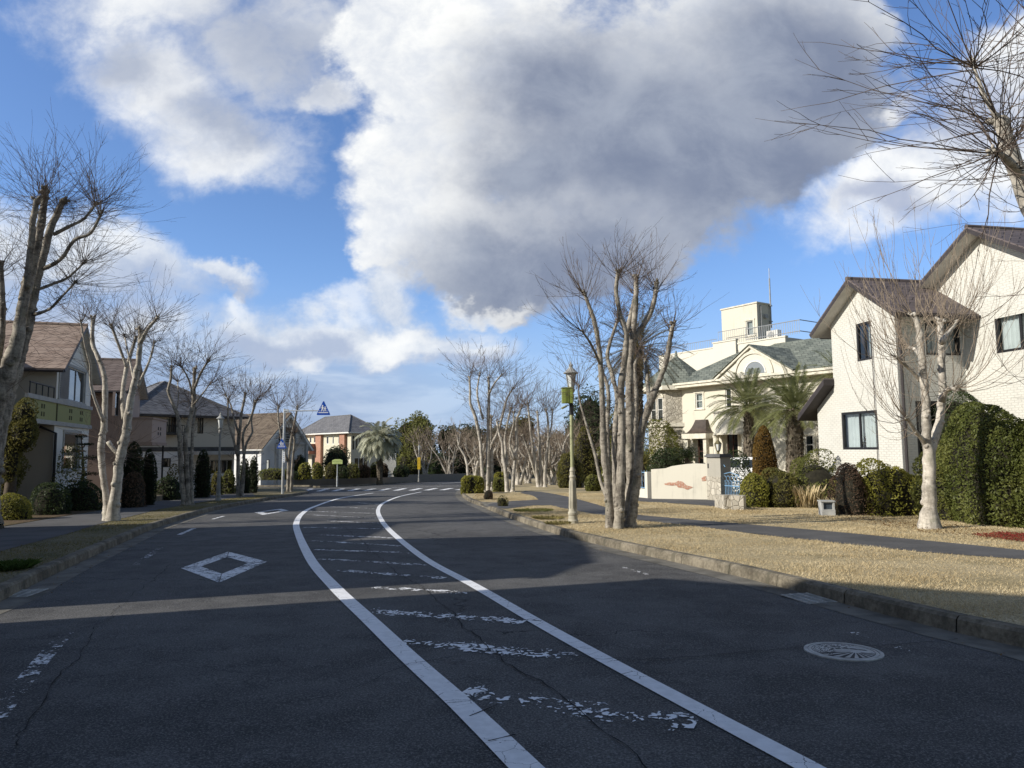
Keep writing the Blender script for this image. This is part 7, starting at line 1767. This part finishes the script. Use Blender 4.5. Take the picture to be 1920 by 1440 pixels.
# ---- mansion street wall, gate post, blue gate
a, b = G(1222, 935, KH), G(1329, 936.5, KH); d = (b - a); d.z = 0; L_ = d.length
MW = thing('mural_wall', 'cream stucco street wall with a wavy top and patches of bare brick', 'wall', a, math.atan2(d.y, d.x))
yz = [P(x, y, a.y + (b.y - a.y) * (x - 1222) / 107).z - a.z for x, y in ((1222, 880), (1238, 879), (1250, 878), (1262, 874), (1275, 872), (1290, 870), (1305, 869), (1318, 869.5), (1329, 870))]
us = [L_ * (x - 1222) / 107 for x in (1222, 1238, 1250, 1262, 1275, 1290, 1305, 1318, 1329)]
mb = MB()
for k in range(8):
    mb.slab([(us[k], 0, -0.5), (us[k + 1], 0, -0.5), (us[k + 1], 0, yz[k + 1]), (us[k], 0, yz[k])], (0, 0.22, 0))
mb.build('stucco_panel', mat_stucco('streaked_cream_stucco', (0.66, 0.625, 0.525), 0.8), MW)
def wp(cx_, cy_):
    x, y = 1180 + cx_ / 3.43, 540 + cy_ / 3.43; u = L_ * (x - 1222) / 107; return (u, P(x, y, a.y + d.y * u / L_).z - a.z)
for pts in ([(228, 1258), (262, 1250), (300, 1252), (322, 1240), (350, 1246), (372, 1268), (417, 1281), (398, 1290), (378, 1299), (350, 1286), (322, 1284), (306, 1268), (280, 1272), (236, 1266)], [(470, 1222), (486, 1212), (499, 1210), (499, 1240), (474, 1243)]):
    mb = MB(); q = [wp(*p) for p in pts]; mb.slab([(u, -0.012, z) for u, z in q], (0, 0.010, 0)); mb.build('bare_brick_patch', M_redbrick, MW)
pa, pb = G(1329.5, 937, KH), G(1356, 938.5, KH); d2 = pb - pa; d2.z = 0; pw = d2.length; pz = P(1342, 851, pa.y).z - pa.z; pm = P(1342, 893, pa.y).z - pa.z
GP = thing('gate_post', 'square gate post, rubble stone below and grey panel above, with a lantern on top', 'gate post', pa, math.atan2(d2.y, d2.x))
mb = MB(); mb.box(0.01, -0.10, -0.5, pw, 0.5, pm); mb.build('stone_foot', M_stone, GP)
mb = MB(); mb.box(0.03, -0.07, pm + .002, pw - 0.02, 0.47, pz - 0.14); mb.build('post_shaft', mat_stucco('grey_weathered_wood', (0.36, 0.34, 0.29), 0.6), GP)
mb = MB(); mb.box(-0.05, -0.15, pz - 0.138, pw + 0.05, 0.55, pz - 0.06); mb.box(0.0, -0.1, pz - 0.059, pw, 0.5, pz); mb.build('post_cap', simple('dark_cap', (0.10, 0.10, 0.10), 0.6), GP)
mb = MB(); mb.box(0.06, -0.076, pm + 0.35, 0.14, -0.0705, pm + 0.55); mb.build('intercom', M_black, GP)
lx = pw / 2; mb = MB(); mb.lathe([(0.05, 0.0), (0.04, 0.08), (0.08, 0.12), (0.085, 0.15)], 8, (lx, 0.2, pz)); mb.lathe([(0.155, 0.42), (0.17, 0.44), (0.06, 0.56), (0.02, 0.60), (0.015, 0.66)], 6, (lx, 0.2, pz))
for k in range(6): a_ = math.pi * (k + .5) / 3; mb.tube([(lx + 0.085 * math.cos(a_), 0.2 + 0.085 * math.sin(a_), pz + 0.15), (lx + 0.15 * math.cos(a_), 0.2 + 0.15 * math.sin(a_), pz + 0.42)], 0.012, 4)
ln_ = mb.build('lantern', simple('brass_lantern', (0.22, 0.19, 0.10), 0.5, metal=0.5), GP)
mb = MB(); mb.lathe([(0.075, 0.15), (0.14, 0.42)], 6, (lx, 0.2, pz)); mb.build('lantern_glass', M_milk, ln_)
ga, gb = G(1353, 938, KH), G(1388, 940, KH); gd = gb - ga; gd.z = 0; gl = gd.length
GT = thing('iron_gate', 'blue wrought iron gate beside the stone gate post', 'gate', ga, math.atan2(gd.y, gd.x)); gh = P(1355, 873, ga.y).z - ga.z
mb = MB()
for x in (0.0, 0.10): mb.tube([(x, 0, 0), (x, 0, gh)], 0.03, 6)
mb.tube([(0, 0, gh), (0.2, 0, gh + 0.05), (0.3, 0, gh - 0.05)], 0.02, 5); mb.build('gate_stile', M_blue, GT)
mb = MB()
for z in (0.12, 0.62): mb.tube([(0.1, 0, z), (gl, 0, z)], 0.022, 5)
for k in range(11): x = 0.18 + (gl - 0.2) * k / 10; mb.tube([(x, 0, 0.08), (x, 0, 0.78 + 0.05 * (k % 2))], 0.012, 4)
for k in range(5):
    x = 0.25 + (gl - 0.3) * k / 4; mb.tube([(x + 0.11 * math.cos(t * 0.5), 0, 0.92 + 0.11 * math.sin(t * 0.5)) for t in range(12)], 0.012, 4)
mb.tube([(0.1, 0, 1.08), (gl * 0.5, 0, 1.18), (gl, 0, 1.06)], 0.018, 5); mb.build('gate_scrollwork', M_blue, GT)
bushpx('russet_shrub', 'orange-leaved climber on the blue iron gate', 'shrub', 1340, 1380, 884, 920, M_lf_red, dens=200, holes=0.4, core=False, prof='egg', size=0.07)
fa, fb = G(1186, 931, KH), G(1219, 934, KH); fd = fb - fa; fd.z = 0; fl_ = fd.length; fh = P(1200, 880, fa.y).z - fa.z
FN = thing('iron_fence', 'low fence panel with blue-grey scrollwork between white posts, left of the mural wall', 'fence', fa, math.atan2(fd.y, fd.x))
mb = MB(); mb.box(fl_ - 0.28, -0.12, -0.3, fl_, 0.12, fh * 0.95); mb.build('post', M_cream2, FN)
mb = MB(); mb.box(0, -0.08, -0.3, fl_ - 0.281, 0.08, 0.45); mb.build('dwarf_wall', M_cream2, FN)
mb = MB()
for z in (0.5, fh * 0.92): mb.tube([(0, 0, z), (fl_ - 0.28, 0, z)], 0.02, 5)
for k in range(7): x = 0.05 + (fl_ - 0.35) * k / 6; mb.tube([(x, 0, 0.45), (x, 0, fh)], 0.012, 4)
mb.build('scrollwork', M_blue, FN)

# ---- white car standing behind the gate post
cY = 39.0; c0 = P(1302, 900, cY); gc = Vector((c0.x, cY, gz(cY, 0.45)))
CAR = thing('parked_car', 'white car parked in the mansion yard, half hidden behind the gate post', 'car', gc, R(-28))
M_carp = simple('white_car_paint', (0.76, 0.77, 0.78), 0.25, 0.03, spec=0.6); M_tyre = simple('tyre_rubber', (0.02, 0.02, 0.02), 0.9, 0.2); M_cglass = mat_glass('car_glass', (0.02, 0.025, 0.03))
prof = [(0.02, 0.32, 1), (0.0, 0.62, 1), (0.10, 0.82, .98), (0.30, 0.92, .97), (1.02, 1.05, .96), (1.25, 1.10, .95), (1.95, 1.58, .80), (2.40, 1.66, .78), (3.30, 1.65, .78), (3.75, 1.52, .80), (4.10, 1.08, .95), (4.22, 0.90, .98), (4.22, 0.40, 1), (3.9, 0.28, 1), (0.3, 0.26, 1)]
mb = MB(); A = [Vector((x, -0.85 * k, z)) for x, z, k in prof]; B = [Vector((x, 0.85 * k, z)) for x, z, k in prof]; n = len(prof)
mb.face(A); mb.face(B[::-1])
for k in range(n): mb.face([A[k], B[k], B[(k + 1) % n], A[(k + 1) % n]])
body = mb.build('body', M_carp, CAR); bv = body.modifiers.new('bevel', 'BEVEL'); bv.width = 0.05; bv.segments = 2
def pane(nm, q): mb = MB(); mb.slab([Vector(p) for p in q], (0, 0, 0.004)); mb.build(nm, M_cglass, CAR)
pane('windscreen', [(1.30, -0.74, 1.145), (1.30, 0.74, 1.145), (1.93, 0.64, 1.578), (1.93, -0.64, 1.578)])
mb = MB()
for s_ in (-1, 1):
    for xa_, xb_ in ((1.55, 2.6), (2.68, 3.65)):
        mb = MB(); f = lambda x, z: (x, s_ * (0.85 * (0.95 - 0.15 * (z - 1.1) / 0.48) + 0.012), z); mb.face([f(xa_, 1.12), f(xb_, 1.12), f(xb_ - 0.08, 1.52), f(xa_ + (0.42 if xa_ < 2 else 0.02), 1.52)]); mb.build('side_window', M_cglass, CAR)
    for x in (0.78, 3.42):
        mb = MB(); mb.tube([(x, s_ * 0.66, 0.31), (x, s_ * 0.868, 0.31)], 0.31, 20); wh = mb.build('wheel', M_tyre, CAR); mb = MB(); mb.tube([(x, s_ * 0.80, 0.31), (x, s_ * 0.876, 0.31)], 0.19, 14); mb.build('rim', M_galv, wh)
    mb = MB(); mb.box(-0.012, s_ * 0.48, 0.66, 0.03, s_ * 0.80, 0.80); mb.build('headlight', M_milk, CAR)
    mb = MB(); mb.box(1.55, s_ * 0.86, 1.08, 1.68, s_ * 0.98, 1.20); mb.build('wing_mirror', M_carp, CAR)
